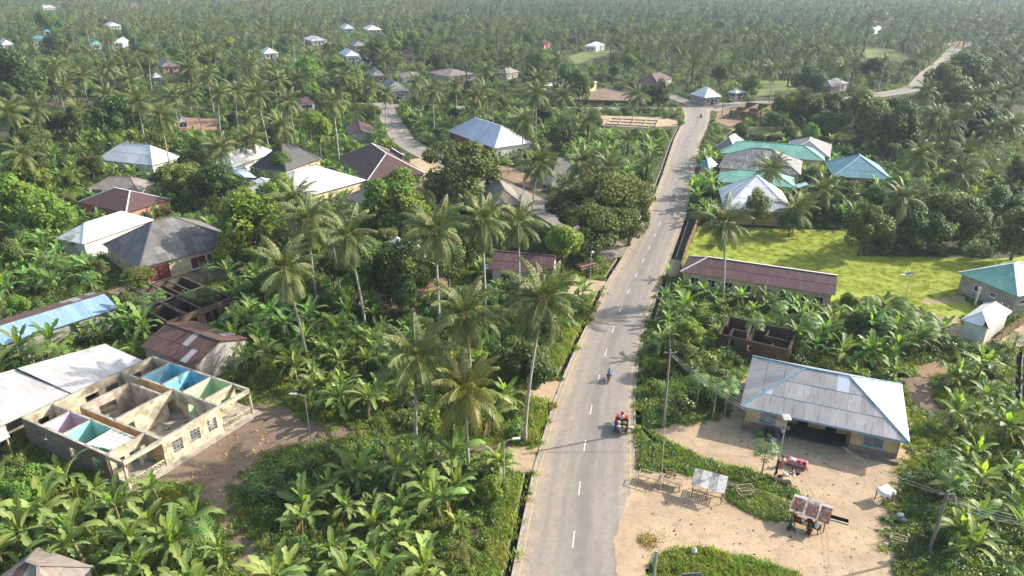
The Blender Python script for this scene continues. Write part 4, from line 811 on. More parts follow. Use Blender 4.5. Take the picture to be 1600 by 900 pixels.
# cross walls along +u: right side faces -v (seen)
rwall((0.1, 12.3), (3.0, 12.3), cr, 'lilac_wall', [(1.9, 2.7, 1.0, 2.0)] if False else []); rwall((0.1, 9.0), (3.0, 9.0), 'lilac_wall', 'teal_wall'); rwall((0.1, 5.7), (3.0, 5.7), 'teal_wall', 'teal_wall', h=2.9)
rwall((0.1, 2.3), (4.0, 2.3), 'teal_wall', cr, [(.5, 1.4, 1, 2.2), (1.9, 2.7, 0, 2.2), (3.05, 3.75, 0, 2.2)])
r = rwall((4.0, 12.3), (9.5, 12.3), cr, pk, [(1.7, 3.6, .9, 2.3)]); grille(r[1], r[2], r[3], 1.7, 3.6, .9, 2.3, r[4], 0, 3, 2, 'wood')
r = rwall((4.0, 7.0), (10.8, 7.0), pk, cr, [(.9, 1.9, 0, 2.1), (5.75, 6.6, 0, 2.2)])
rwall((10.8, 12.3), (14.6, 12.3), 'pinkish_ruin', 'cyan_wall'); rwall((10.8, 8.9), (14.6, 8.9), 'cyan_wall', 'cyan_wall', [(2.4, 3.2, 0, 2.1)]); rwall((10.8, 5.6), (14.6, 5.6), 'cyan_wall', 'mint_wall')
rwall((10.8, 2.3), (14.6, 2.3), 'mint_wall', cr, [(.6, 1.4, 0, 2.1), (1.9, 3.1, 1.0, 2.2)])
for u, v in ((0, 0), (14.6, 0)):
    c = UVP(u, v); mb = MB(); mb.lathe([(.2, 0), (.2, .5), (.13, .6), (.13, 2.7), (.2, 2.84)], 8, (c.x, c.y, 0)); mb.build('porch_column', M['cream_ruin'], ruin)
# fallen roof battens over the teal room
for k in range(13):
    a, b = UVP(.2 + k * .06, 5.6 - k * .26), UVP(2.9, 5.6 - k * .27); mb = MB(); mb.bar((*a, ZR - .12), (*b, ZR - .02 - .03 * (k % 3)), .09, .07); mb.build('roof_batten', M['white_trim'], ruin)
for k in range(6):
    a, b = UVP(.2 + k * .45, 5.7), UVP(.3 + k * .5, 2.5); mb = MB(); mb.bar((*a, ZR - .22), (*b, ZR - .22), .07, .07); mb.build('roof_batten', M['white_trim'], ruin)
# railings, floor, plinth
for (u0, v0), (u1, v1), nm in (((10.9, 0), (14.5, 0), 'porch_railing'), ((.3, 0), (3.8, 0), 'porch_railing')):
    a, b = UVP(u0, v0), UVP(u1, v1); g = MB(); n_ = 9
    g.bar((*a, .95), (*b, .95), .12, .1); g.bar((*a, .28), (*b, .28), .1)
    for k in range(n_ + 1):
        c = a.lerp(b, k / n_); g.box((c.x, c.y, .6), (.07, .07, .7))
    for k in range(n_):
        c, d = a.lerp(b, k / n_), a.lerp(b, (k + 1) / n_); g.bar((*c, .3), (*d, .9), .05)
        g.bar((*d, .3), (*c, .9), .05)
    g.build(nm, M['cream_ruin'], ruin)
mb = MB(); mb.prism([UVP(-.6, -.9), UVP(15.3, -.7), UVP(15.3, 15.8), UVP(-.5, 15.8)], .0, .18); mb.build('floor_slab', M['concrete'], ruin)
BLOCK.append(grow([tuple(Ob + UVP(u, v)) for u, v in ((-.8, -1), (15.4, -.8), (15.4, 16), (-.8, 16))], .3))
protect([(35, 650), (240, 560), (395, 605), (395, 655), (180, 757), (35, 700)], 95)
# debris on the ruin's floors
for k in range(26):
    u, v = random.uniform(4.3, 10.5), random.uniform(.4, 11.8); c = UVP(u, v); mb = MB(); mb.blob((c.x, c.y, .22), (random.uniform(.08, .3), random.uniform(.08, .25), .1), k, n=5, j=.4); mb.build('rubble_piece', M['concrete'], ruin)

# ---------------------------------------------------------------- unfinished block buildings
def block_ruin(name, label, A, B, C, h, mt, inner, lm, ops_ab=(), ops_bc=(), beams=(), bm_='concrete'):
    c, ang, w, d = frame_of(A, B, C, h); e = empty(name, (c.x, c.y, 0), ang, label, 'building'); x, y = w / 2, d / 2
    for p, q, ops in (((-x, y), (-x, -y), ops_ab), ((-x, -y), (x, -y), ops_bc), ((x, -y), (x, y), ()), ((x, y), (-x, y), ())):
        L = (Vector(q) - Vector(p)).length; mb = MB(); put_wall(mb, p, q, h, .24, [(a * L, b * L, z0, z1) for a, b, z0, z1 in ops]); mb.build('wall', M[mt], e)
    for (x0, y0, x1, y1, hh) in inner:
        mb = MB(); put_wall(mb, (-x + x0 * w, -y + y0 * d), (-x + x1 * w, -y + y1 * d), h * hh, .22, ()); mb.build('inner_wall', M[mt], e)
    for (x0, y0, x1, y1) in beams:
        mb = MB(); mb.bar((-x + x0 * w, -y + y0 * d, h + .1), (-x + x1 * w, -y + y1 * d, h + .1), .2, .22); mb.build('beam', M[bm_], e)
    R = Matrix.Rotation(ang, 2); fp = [tuple(c + R @ Vector(q)) for q in ((-x, -y), (x, -y), (x, y), (-x, y))]; BLOCK.append(grow(fp, .2)); LAND.append((lm, c.x, c.y)); protect([PX(*q, h)[:2] for q in fp], PX(*fp[0], 0)[2]); return e
block_ruin('unfinished_building', 'dark roofless block building overgrown with papaya right of the road', (1102, 486), (1123, 521), (1232, 546), 2.4, 'block_dark', [(.02, .4, .35, .4, 1), (.35, .4, .35, 1, 1), (.42, 0, .42, .45, .9), (.62, .5, .62, 1, .8), (.6, .5, 1, .5, .9), (.15, 0, .15, .4, 1), (.75, 0, .75, .5, .7), (0, .4, .15, .4, 1)], 'the dark roofless block building', [(.25, .55, .8, 2)], [(.13, .24, .6, 2.0), (.42, .5, 1.0, 1.8)])
block_ruin('unfinished_building', 'unfinished building with dark cells and bare beams below the slate-roofed house', (187, 464), (262, 502), (352, 461), 2.9, 'dark_block', [(.33, 0, .33, 1, .9), (.66, 0, .66, 1, .9), (0, .5, 1, .5, .85)], 'the unfinished building with bare beams', [(.3, .6, .2, 2)], [(.1, .2, .05, 2.1), (.3, .42, .05, 2.1), (.55, .75, .05, 2.1)], [(.25, 0, .25, 1), (.5, 0, .5, 1), (.75, 0, .75, 1), (0, .5, 1, .5)], bm_='concrete_dark')
block_ruin('unfinished_building', 'low unfinished block walls beside the cross road at right', (1153, 166), (1182, 176), (1206, 163), 2.6, 'block_brown', [(.4, 0, .4, 1, 1), (0, .5, 1, .5, 1)], 'the unfinished walls by the cross road', [(.3, .5, 0, 2)], [(.2, .3, 1, 2), (.6, .7, 1, 2)])
block_ruin('foundation', 'knee-high concrete foundation grid on bare sand', (950, 184), (948, 193), (1024, 197), .35, 'concrete', [(.25, 0, .25, 1, 1), (.5, 0, .5, 1, 1), (.75, 0, .75, 1, 1), (0, .5, 1, .5, 1)], 'the foundation grid')
block_ruin('unfinished_building', 'small pale unfinished walls right of the village road bend', (643, 172), (650, 180), (672, 178), 2.2, 'cream_ruin', [(.5, 0, .5, 1, 1)], 'the pale unfinished walls', [(.3, .6, 0, 1.8)], [(.2, .4, 0, 1.9), (.6, .8, .8, 1.8)])
def bwall(name, label, pts, h, mt, th=.2, posts=True, cat='wall'):
    P = [G(x, y).to_2d() for x, y in pts]; e = empty(name, (P[0].x, P[0].y, 0), 0, label, cat); k = 0
    for a, b in zip(P, P[1:]):
        L = (b - a).length; n = max(1, round(L / 3)); d = (b - a) / n
        for i in range(n):
            mb = MB(); p = a + d * i - P[0]; put_wall(mb, p, p + d * .985, h, th); mb.build('wall_panel', M[mt], e)
            if posts: mb = MB(); mb.box((p.x, p.y, h / 2 + .08), (.3, .3, h + .16), math.atan2(d.y, d.x)); mb.build('pillar', M[mt], e)
    return e
bwall('compound_wall', 'weathered block wall along the lawn beside the main road', [(1063, 430), (1072, 396), (1086, 362), (1092, 342)], 1.7, 'block_brown')
bwall('compound_wall', 'dark wall enclosing the garden plot along the cross road', [(898, 163), (1020, 166)], 1.8, 'dark_block')
bwall('compound_wall', 'grey garden wall running from the flat white-roofed house', [(934, 122), (975, 134), (1005, 142), (1022, 149)], 2.2, 'block_brown')
bwall('compound_wall', 'dark wall at the back of the green-roofed compound', [(1170, 222), (1232, 228)], 2.2, 'dark_block')
bwall('compound_wall', 'ochre wall along the bend of the far road', [(1470, 78), (1488, 73), (1508, 70)], 3.0, 'ochre_ruin')
bwall('compound_wall', 'low block wall in front of the green compound', [(1125, 300), (1180, 306), (1240, 310)], 1.4, 'block_brown')
bwall('compound_wall', 'low broken wall beside the white kiosk', [(1548, 545), (1575, 520), (1600, 505)], 1.2, 'block_brown')
# ---------------------------------------------------------------- plant parts
def frond(L, elev, droop, nl, ll, wl=.07, hang=.8, seed=0, rach=.045, spiky=0.0, fold=1):
    """one pinnate palm leaf starting at the origin and leaving along +X"""
    r = np.random.default_rng(seed); n = 9; pts = []; p = np.array([0., 0, 0]); a = elev
    for i in range(n):
        pts.append(p.copy()); st = L / (n - 1); p = p + st * np.array([cos(a), 0, sin(a)]); a = max(a - droop / (n - 1) * (0.5 + i / n), -1.45)
    pts = np.array(pts); V = []; F = []
    for i, q in enumerate(pts):                     # thin rachis
        w = rach * (1 - .85 * i / (n - 1)) + .006; V += [q + (0, w, 0), q + (0, -w, 0), q + (0, 0, w)]
    for i in range(n - 1):
        for k in range(3): F.append((i * 3 + k, i * 3 + (k + 1) % 3, i * 3 + 3 + (k + 1) % 3, i * 3 + 3 + k))
    ts = np.linspace(.14, .99, nl)
    for t in ts:
        f = t * (n - 1); i = min(int(f), n - 2); c = pts[i] + (pts[i + 1] - pts[i]) * (f - i); d = pts[i + 1] - pts[i]; d /= np.linalg.norm(d)
        nrm = np.array([-d[2], 0, d[0]]); l = ll * (sin(pi * min(1, t * .78 + .22)) ** .7 * .9 + .12) * r.uniform(.85, 1.1)
        for s in (-1, 1):
            out = np.array([0, s, 0]) * r.uniform(.75, 1) + d * (.35 + .5 * t) + nrm * (r.uniform(-.1, .25) + spiky * r.uniform(-.6, .9)); out /= np.linalg.norm(out)
            hg = np.array([0, 0, -1]) * hang * r.uniform(.7, 1.2)
            m = c + out * l * .5 + hg * l * .18; e = c + out * l * .85 + hg * l * .55; b = len(V); wd = d * wl * .5
            V += [c - wd * .5, c + wd * .5, m + wd, m - wd, e]; F += [(b, b + 1, b + 2, b + 3), (b + 3, b + 2, b + 4, b + 4)]
    return np.array(V), F
NR = 24
def fmesh(name, parts, mats, mi=None):
    """parts: list of (V,F,matindex)"""
    V = []; F = []; I = []; b = 0
    for v, f, m in parts:
        V.append(v); F += [tuple(b + i for i in q) for q in f]; I += [m] * len(f); b += len(v)
    V = np.concatenate(V); me = bpy.data.meshes.new(name); me.from_pydata([tuple(v) for v in V], [], [q if q[2] != q[3] else q[:3] for q in F])
    for m in mats: me.materials.append(M[m])
    if len(mats) == 2 and mats[1] == 'palm_rachis': I[:NR] = [1] * NR
    if len(mats) == 2 and mats[1] == 'banana_rib': I[26:] = [1] * (len(I) - 26)
    me.polygons.foreach_set('material_index', I); me.update(); return me
def rotm(az, tilt=0):
    return np.array([[cos(az), -sin(az), 0], [sin(az), cos(az), 0], [0, 0, 1]])
def place(V, az, off=(0, 0, 0), s=1): return (V * s) @ rotm(az).T + np.array(off)
ELEV = [1.35, 1.12, .85, .55, .22, -.15, -.5, -.85]
CO_FR = [fmesh('frond', [(*frond(5.1 - .12 * k, e, 1.5, 44, 1.15, .10, 1.3, k), 0)], ['coconut_leaf', 'palm_rachis']) for k, e in enumerate(ELEV)]
CO_FRY = [fmesh('frond', [(*frond(4.8, e, 1.45, 44, 1.1, .11, 1.2, k + 20), 0)], ['coconut_leaf_yellow', 'palm_rachis']) for k, e in enumerate(ELEV)]
CO_DRY = fmesh('frond', [(*frond(4.0, -.9, .8, 24, .8, .08, .9, 31), 0)], ['coconut_leaf_dry'])
OI_FR = [fmesh('frond', [(*frond(5.4 - .1 * k, e, 1.3, 44, 1.1, .085, .45, k + 40, spiky=.6), 0)], ['oil_palm_leaf', 'palm_rachis']) for k, e in enumerate(ELEV)]
def palm_layout(n, r, kind='co'):
    """azimuth, elevation class, twist"""
    out = []
    for i in range(n):
        az = i * 2.399963 + r.uniform(-.25, .25); q = i / n
        if kind == 'co': k = int(min(7, q * 8))
        else: k = int(min(7, q * 7.2))
        out.append((az, k, r.uniform(.85, 1.08)))
    return out
def crown_mesh(kind, n, nl, seed, mat, scale=1.0, dry=0):
    r = random.Random(seed); parts = []
    for az, k, s in palm_layout(n, r, kind):
        e = ELEV[k] + r.uniform(-.12, .12); L = 5.2 if kind == 'co' else 5.4
        v, f = frond(L, e, 1.35 if kind == 'co' else 1.25, nl, 1.15 if kind == 'co' else .85, .09 * 46 / nl * .8, 1.0 if kind == 'co' else .45, seed * 50 + k, spiky=0 if kind == 'co' else .6); parts.append((place(v, az, (cos(az) * .12, sin(az) * .12, 0), s * scale), f, 0))
    if dry:
        for j in range(dry): v, f = frond(3.6, -1.0, .6, 12, .7, .1, .8, j); parts.append((place(v, r.uniform(0, 6.3)), f, 1))
    return fmesh('crown', parts, [mat, 'coconut_leaf_dry'])
CO_CROWN = [crown_mesh('co', 27, 16, s, 'coconut_leaf', dry=1) for s in (1, 2, 3)]
OI_CROWN = [crown_mesh('oi', 26, 17, s, 'oil_palm_leaf', 1.2, dry=2) for s in (4, 5, 6)]
CO_LOW = [crown_mesh('co', 22, 11, s, 'coconut_leaf', 1.05) for s in (7, 8)]
OI_LOW = [crown_mesh('oi', 21, 12, s, 'oil_palm_leaf', 1.45) for s in (9, 10)]
def nuts_mesh(seed):
    r = random.Random(seed); mb = MB()
    for k in range(9): a = r.uniform(0, 6.28); mb.blob((cos(a) * r.uniform(.18, .36), sin(a) * r.uniform(.18, .36), r.uniform(-.45, -.1)), .14, k, n=5, j=.05)
    mb.lathe([(.16, -.6), (.26, -.2), (.22, .15), (.05, .5)], 7, m=0); return mb.mesh('coconuts', M['coconut_fruit'])
NUTS = [nuts_mesh(1), nuts_mesh(2)]
def trunk_mesh(h, r0, r1, lean, mat, n=7, seg=9, ring=True, name='trunk'):
    mb = MB(); pts = []; rad = []
    for i in range(seg + 1): t = i / seg; pts.append((lean * h * (t ** 1.6 if t else 0), 0, h * t - (.15 if i == 0 else 0))); rad.append(r0 * 1.5 if i == 0 else r0 + (r1 - r0) * t)
    mb.tube(pts, rad, n); return mb.mesh(name, M[mat], True)
def banana_leaf(L, Wd, elev, droop, seed, torn=.6):
    r = random.Random(seed); n = 13; V = []; F = []; p = np.array([0., 0, 0]); a = elev; st = L / n
    for i in range(n + 1):
        t = i / n; w = Wd * .5 * max(.08, min(1, (t - .08) / .14)) * (1 - .9 * max(0, (t - .72) / .28) ** 2); nz = np.array([-sin(a), 0, cos(a)])
        for s in (-1, 1): V.append(p + np.array([0, s * w * (1 - torn * (r.uniform(.35, 1) if 1 < i < n and r.random() < .34 else 0)), 0]) + nz * w * .16)
        V.append(p.copy()); p = p + st * np.array([cos(a), 0, sin(a)]); a -= droop / n * (.4 + 1.2 * t)
    for i in range(n):
        b = i * 3; F += [(b, b + 2, b + 5, b + 3), (b + 2, b + 1, b + 4, b + 5)]
    s0_ = len(F)
    # thick midrib
    b = len(V); pp = [np.array(V[i * 3 + 2]) for i in range(n + 1)]
    for i, q in enumerate(pp): w = .035 * (1 - .8 * i / n); V += [q + (0, w, .01), q + (0, -w, .01), q + (0, 0, -w * 1.4)]
    for i in range(n):
        for k in range(3): F.append((b + i * 3 + k, b + i * 3 + (k + 1) % 3, b + i * 3 + 3 + (k + 1) % 3, b + i * 3 + 3 + k))
    return np.array(V), F
BSPEC = [(1.9, .46, 1.42, .35, 'banana_leaf_young'), (2.5, .60, 1.25, .8, 'banana_leaf'), (2.8, .64, 1.02, 1.3, 'banana_leaf'), (2.8, .66, .75, 1.7, 'banana_leaf'), (2.6, .6, .4, 1.8, 'banana_leaf'), (2.3, .55, -.15, 1.4, 'banana_leaf'), (1.9, .3, -.9, .7, 'banana_leaf_dry')]
BL = [fmesh('leaf', [(*banana_leaf(l, w, e, d, 60 + k, .62), 0)], [m, 'banana_rib']) for k, (l, w, e, d, m) in enumerate(BSPEC)]
BL2 = [fmesh('leaf', [(*banana_leaf(l, w, e + .12, d * .8, 90 + k, .8), 0)], [m, 'banana_rib']) for k, (l, w, e, d, m) in enumerate(BSPEC)]
def ban_layout(r, n=8):
    return [(i * 2.399963 + r.uniform(-.3, .3), 0 if i == 0 else min(6, 1 + int((i - 1) / (n - 1) * (6.0 if r.random() < .3 else 4.3))), r.uniform(.8, 1.1)) for i in range(n)]
def banana_crown(seed, n=8):
    r = random.Random(seed); P = []
    for az, k, s in ban_layout(r, n):
        l, w, e, d, m = BSPEC[k]; v, f = banana_leaf(l, w, e + r.uniform(-.1, .1), d, seed * 9 + k, .7); P.append((place(v, az, (0, 0, 0), s), f, 1 if k == 0 else (2 if k == 6 else 0)))
    return fmesh('crown', P, ['banana_leaf', 'banana_leaf_young', 'banana_leaf_dry'])
BCROWN = [banana_crown(s, 10) for s in (1, 2, 3, 4)]
BSTEM = [trunk_mesh(h, .15, .08, .05, 'banana_stem', 6, 4, name='stem') for h in (1.6, 2.1, 2.6)]
def star_leaf(c, az, tilt, R, r):
    V = [c]; F = []; n = 7
    ca, sa, ct, st_ = cos(az), sin(az), cos(tilt), sin(tilt); ex = np.array([ca * ct, sa * ct, -st_]); ey = np.array([-sa, ca, 0])
    for k in range(n):
        a = (k - (n - 1) / 2) * .72; a0, a1 = a - .2, a + .2
        for q, rr in ((a0, .48), (a, 1.0), (a1, .48)): V.append(c + (ex * cos(q) + ey * sin(q)) * R * rr * r.uniform(.9, 1.08))
        b = 1 + k * 3; F.append((0, b, b + 1, b + 2))
    return np.array(V), F
def papaya_crown(seed, n=16, rad=.85):
    r = random.Random(seed); P = []; mbv = []
    for i in range(n):
        az = i * 2.4 + r.uniform(-.2, .2); el = 1.1 - 1.5 * i / n; d = np.array([cos(az) * cos(el), sin(az) * cos(el), sin(el)]) * rad * r.uniform(.8, 1.1)
        v, f = star_leaf(d, az, .35 + .5 * i / n, .46 * r.uniform(.8, 1.15), r); P.append((v, f, 0))
        w = np.array([-sin(az), cos(az), 0]) * .02; P.append((np.array([-w, w, d + w, d - w]), [(0, 1, 2, 3)], 1))
    return fmesh('crown', P, ['papaya_leaf', 'papaya_stem'])
PCROWN = [papaya_crown(s) for s in (1, 2, 3)]
def leaf_cloud(nlobes, nleaf, rx, rz, size, seed, lobe=.45, up=.7, flat=.0, aspect=.42):
    r = np.random.default_rng(seed); L = r.normal(size=(nlobes, 3)); L /= np.linalg.norm(L, axis=1)[:, None]; L[:, 2] = np.where(L[:, 2] < -.45, -L[:, 2], L[:, 2]); L *= r.uniform(.42, .86, (nlobes, 1)) ; L[0] = 0
    R = lobe * r.uniform(.5, 1.15, nlobes); idx = r.integers(0, nlobes, nleaf); D = r.normal(size=(nleaf, 3)); D /= np.linalg.norm(D, axis=1)[:, None]
    rad = r.uniform(.55, 1.0, nleaf) ** .6; C = L[idx] + D * (R[idx] * rad)[:, None]; C *= np.array([rx, rx, rz])
    Nn = D * up + np.array([0, 0, .55]) + r.normal(size=(nleaf, 3)) * .42; Nn /= np.linalg.norm(Nn, axis=1)[:, None]
    T = np.cross(Nn, r.normal(size=(nleaf, 3))); T /= np.linalg.norm(T, axis=1)[:, None]; B = np.cross(Nn, T); s = (size * r.uniform(.65, 1.25, nleaf))[:, None]
    V = np.stack([C - T * s * .5, C + B * s * aspect * .5 - Nn * s * .1, C + T * s * .5, C - B * s * aspect * .5 - Nn * s * .1], 1).reshape(-1, 3); F = np.arange(nleaf * 4).reshape(-1, 4); return V, F
def cloud_mesh(name, mat, **k): V, F = leaf_cloud(**k); return np_mesh(name, V, F, M[mat])
TREE = {}
for key, mt_, kw in (('mango', 'tree_leaf', dict(nlobes=26, nleaf=7500, rx=1, rz=.8, size=.105, lobe=.36, aspect=.55)), ('bright', 'tree_leaf_bright', dict(nlobes=22, nleaf=6500, rx=1, rz=1.1, size=.125, lobe=.36, aspect=.65)), ('olive', 'tree_leaf_olive', dict(nlobes=30, nleaf=9500, rx=1, rz=.75, size=.085, lobe=.32, aspect=.6)), ('dark', 'tree_leaf', dict(nlobes=20, nleaf=7500, rx=1, rz=1.25, size=.10, lobe=.38, aspect=.6))):
    TREE[key] = [cloud_mesh('crown', mt_, seed=s * 7 + 3, **kw) for s in (1, 2, 3)]
def limb_mesh(seed, h=1.0):
    r = random.Random(seed); mb = MB(); mb.tube([(0, 0, -.15), (.02, 0, .3), (.0, .02, .62)], [.075, .05, .042], 7)
    for k in range(6):
        a = k * 1.05 + r.uniform(-.3, .3); q = r.uniform(.35, .6); s = r.uniform(.35, .62); mb.tube([(0, 0, q), (cos(a) * s * .5, sin(a) * s * .5, q + .3), (cos(a) * s, sin(a) * s, q + .55)], [.032, .022, .008], 5)
    return mb.mesh('trunk', M['tree_bark'], True)
LIMB = [limb_mesh(s) for s in (1, 2, 3)]
SHRUB = [cloud_mesh('foliage', m, nlobes=nl, nleaf=n, rx=1, rz=z, size=sz, seed=s, lobe=lb, aspect=asp) for m, nl, n, z, sz, s, lb, asp in (('shrub_leaf', 9, 420, .8, .22, 5, .5, .6), ('shrub_leaf', 12, 520, 1.1, .17, 6, .45, .45), ('shrub_leaf_bright', 9, 420, .75, .2, 7, .5, .6), ('shrub_leaf_bright', 12, 560, 1.0, .13, 8, .45, .4), ('tree_leaf', 12, 520, .9, .17, 9, .45, .5))]
def tuft(seed, n, h, sp, mat, wd=.035):
    r = random.Random(seed); V = []; F = []
    for k in range(n):
        a = r.uniform(0, 6.28); x, y = r.gauss(0, sp), r.gauss(0, sp); q = h * r.uniform(.5, 1.1); dx, dy = cos(a), sin(a); b = len(V); ln = r.uniform(.1, .6) * q
        V += [(x - dy * wd, y + dx * wd, 0), (x + dy * wd, y - dx * wd, 0), (x + dx * ln * .4 + dy * wd * .8, y + dy * ln * .4 - dx * wd * .8, q * .65), (x + dx * ln * .4 - dy * wd * .8, y + dy * ln * .4 + dx * wd * .8, q * .65), (x + dx * ln, y + dy * ln, q)]
        F += [(b, b + 1, b + 2, b + 3), (b + 3, b + 2, b + 4, b + 4)]
    return fmesh('grass', [(np.array(V, float), F, 0)], [mat])
GRASS = [tuft(1, 70, .38, .32, 'grass_blade'), tuft(2, 60, .55, .35, 'grass_blade', .045), tuft(3, 90, .10, .4, 'lawn_blade', .02)]
WEED = [cloud_mesh('foliage', 'shrub_leaf', nlobes=7, nleaf=150, rx=.55, rz=.35, size=.15, seed=15, lobe=.6, aspect=.7), cloud_mesh('foliage', 'shrub_leaf_bright', nlobes=7, nleaf=150, rx=.5, rz=.35, size=.12, seed=16, lobe=.6, aspect=.7)]

# ---------------------------------------------------------------- stuff: one object, geometry nodes put the plant on every point
def scatter(name, label, me, pts, scl, tilt=.12, group=None, seed=0):
    if len(pts) == 0: return
    r = np.random.default_rng(seed + 11); n = len(pts); proto = bpy.data.objects.new('source_' + name, me)
    pm = bpy.data.meshes.new(name); pm.vertices.add(n); P = np.zeros((n, 3), np.float32); P[:, :pts.shape[1]] = pts; pm.vertices.foreach_set('co', P.ravel())
    ro = pm.attributes.new('rot', 'FLOAT_VECTOR', 'POINT'); R = np.stack([r.normal(0, tilt, n), r.normal(0, tilt, n), r.uniform(0, 6.283, n)], 1).astype(np.float32); ro.data.foreach_set('vector', R.ravel())
    sc = pm.attributes.new('scl', 'FLOAT', 'POINT'); sc.data.foreach_set('value', np.asarray(scl, np.float32)); o = link(name, pm)
    g = bpy.data.node_groups.new('scatter_' + name, 'GeometryNodeTree'); g.interface.new_socket('Geometry', in_out='INPUT', socket_type='NodeSocketGeometry'); g.interface.new_socket('Geometry', in_out='OUTPUT', socket_type='NodeSocketGeometry')
    i, u = g.nodes.new('NodeGroupInput'), g.nodes.new('NodeGroupOutput'); ip = g.nodes.new('GeometryNodeInstanceOnPoints'); oi = g.nodes.new('GeometryNodeObjectInfo'); oi.inputs['Object'].default_value = proto; oi.inputs['As Instance'].default_value = True
    a1 = g.nodes.new('GeometryNodeInputNamedAttribute'); a1.data_type = 'FLOAT_VECTOR'; a1.inputs[0].default_value = 'rot'; a2 = g.nodes.new('GeometryNodeInputNamedAttribute'); a2.data_type = 'FLOAT'; a2.inputs[0].default_value = 'scl'
    L = g.links.new; L(i.outputs[0], ip.inputs['Points']); L(oi.outputs['Geometry'], ip.inputs['Instance']); L(a1.outputs['Attribute'], ip.inputs['Rotation']); L(a2.outputs['Attribute'], ip.inputs['Scale']); L(ip.outputs[0], u.inputs[0])
    md = o.modifiers.new('scatter', 'NODES'); md.node_group = g; tag(o, label, None, group, 'stuff'); return o

# ---------------------------------------------------------------- labels that single a plant out
LAND += [('the driveway over the ditch', *G(815, 715).to_2d()), ('the motor tricycle', *G(971, 665).to_2d()), ('the leaf pile', *G(1010, 840).to_2d()), ('the lawn centre', *G(1250, 400).to_2d()),
         ('the bottom edge of the picture', *G(600, 890).to_2d()), ('the far road bend', *G(1470, 100).to_2d()), ('the road junction', *G(1080, 175).to_2d()), ('the village road bend', *G(640, 225).to_2d()), ('the white-covered table', *G(1380, 785).to_2d()), ('the pole at lower right', *G(1450, 865).to_2d()),
         ('the left street lamp', *G(487, 697).to_2d()), ('the tall pole beside the road', *G(1035, 665).to_2d()), ('the earth yard by the ruin', *G(360, 720).to_2d()), ('the right edge of the picture', *G(1590, 300).to_2d()), ('the left edge of the picture', *G(10, 260).to_2d()), ('the far left palms', *G(60, 150).to_2d()), ('the upper right palm forest', *G(1350, 90).to_2d()), ('the upper middle palm forest', *G(1000, 60).to_2d())]
_lab = {}; _pend = []
ORD = ['nearest', 'second nearest', 'third nearest', 'fourth nearest', 'fifth nearest', 'sixth nearest', 'seventh nearest', 'eighth nearest', 'ninth nearest', 'tenth nearest', '11th nearest', '12th nearest', '13th nearest', '14th nearest', '15th nearest', '16th nearest', '17th nearest', '18th nearest', '19th nearest', '20th nearest']
_LA = None
def want_label(o, kind, X, Y):
    global _LA
    if _LA is None: _LA = np.array([(a[1], a[2]) for a in LAND])
    d = _LA - (X, Y); dist = np.hypot(d[:, 0], d[:, 1]); k = int(dist.argmin()); dx, dy = X - _LA[k][0], Y - _LA[k][1]
    rel = ('right of' if dx > 0 else 'left of') if abs(dx) > abs(dy) else ('behind' if dy > 0 else 'in front of'); _lab.setdefault((kind, rel, LAND[k][0]), []).append((float(dist[k]), o))
def flush_labels():
    for (kind, rel, ph), L in _lab.items():
        L.sort(key=lambda t: t[0])
        for i, (dd, o) in enumerate(L):
            od = ORD[i] if i < 20 else '%dth nearest' % (i + 1); lb = '%s %s %s' % (kind, rel, ph) if len(L) == 1 else '%s, %s one %s %s' % (kind, od, rel, ph)
            if len(lb.split()) > 16: lb = lb.replace(' one ', ' ')
            if len(lb.split()) > 16: lb = lb.replace('small ', '').replace('large ', '')
            o['label'] = lb

# ---------------------------------------------------------------- plants as things
def coconut(X, Y, h, detail, yellow=False, lean=None, az=None, scale=1.0, tall=None, seed=None):
    r = random.Random(seed if seed is not None else int(X * 31 + Y * 17)); lean = r.uniform(.02, .14) if lean is None else lean; az = r.uniform(0, 6.28) if az is None else az
    o = empty('coconut_palm', (X, Y, 0), az, cat='palm', group='coconut palms')
    hk = max(4, round(h / 1.5) * 1.5); ky = (hk, round(lean, 1)); tk = TRUNKS.setdefault(('c',) + ky, None) or TRUNKS.__setitem__(('c',) + ky, trunk_mesh(hk, .19, .12, ky[1], 'palm_bark', 7)) or TRUNKS[('c',) + ky]
    link('trunk', tk, o); top = Vector((ky[1] * hk, 0, hk))
    if detail == 2:
        for a, k, s in palm_layout(29, r): link('frond', (CO_FRY if yellow else CO_FR)[k], o, loc=top + Vector((cos(a) * .12, sin(a) * .12, .1)), rot=(r.uniform(-.25, .25), r.uniform(-.1, .1), a), scl=s * scale)
        for k in range(2): link('dry_frond', CO_DRY, o, loc=top, rot=(0, 0, r.uniform(0, 6.28)), scl=scale * .85)
        link('coconuts', r.choice(NUTS), o, loc=top, rot=(0, 0, r.uniform(0, 6)))
    else: link('crown', r.choice(CO_CROWN), o, loc=top, rot=(0, 0, r.uniform(0, 6)), scl=scale)
    kind = ('leaning ' if ky[1] > .09 else '') + ('yellowish ' if yellow else '') + ('very tall ' if h > 17 else 'tall ' if h > 13 else 'short ' if h < 8 else '') + 'coconut palm' + (''); want_label(o, kind, X, Y); return o
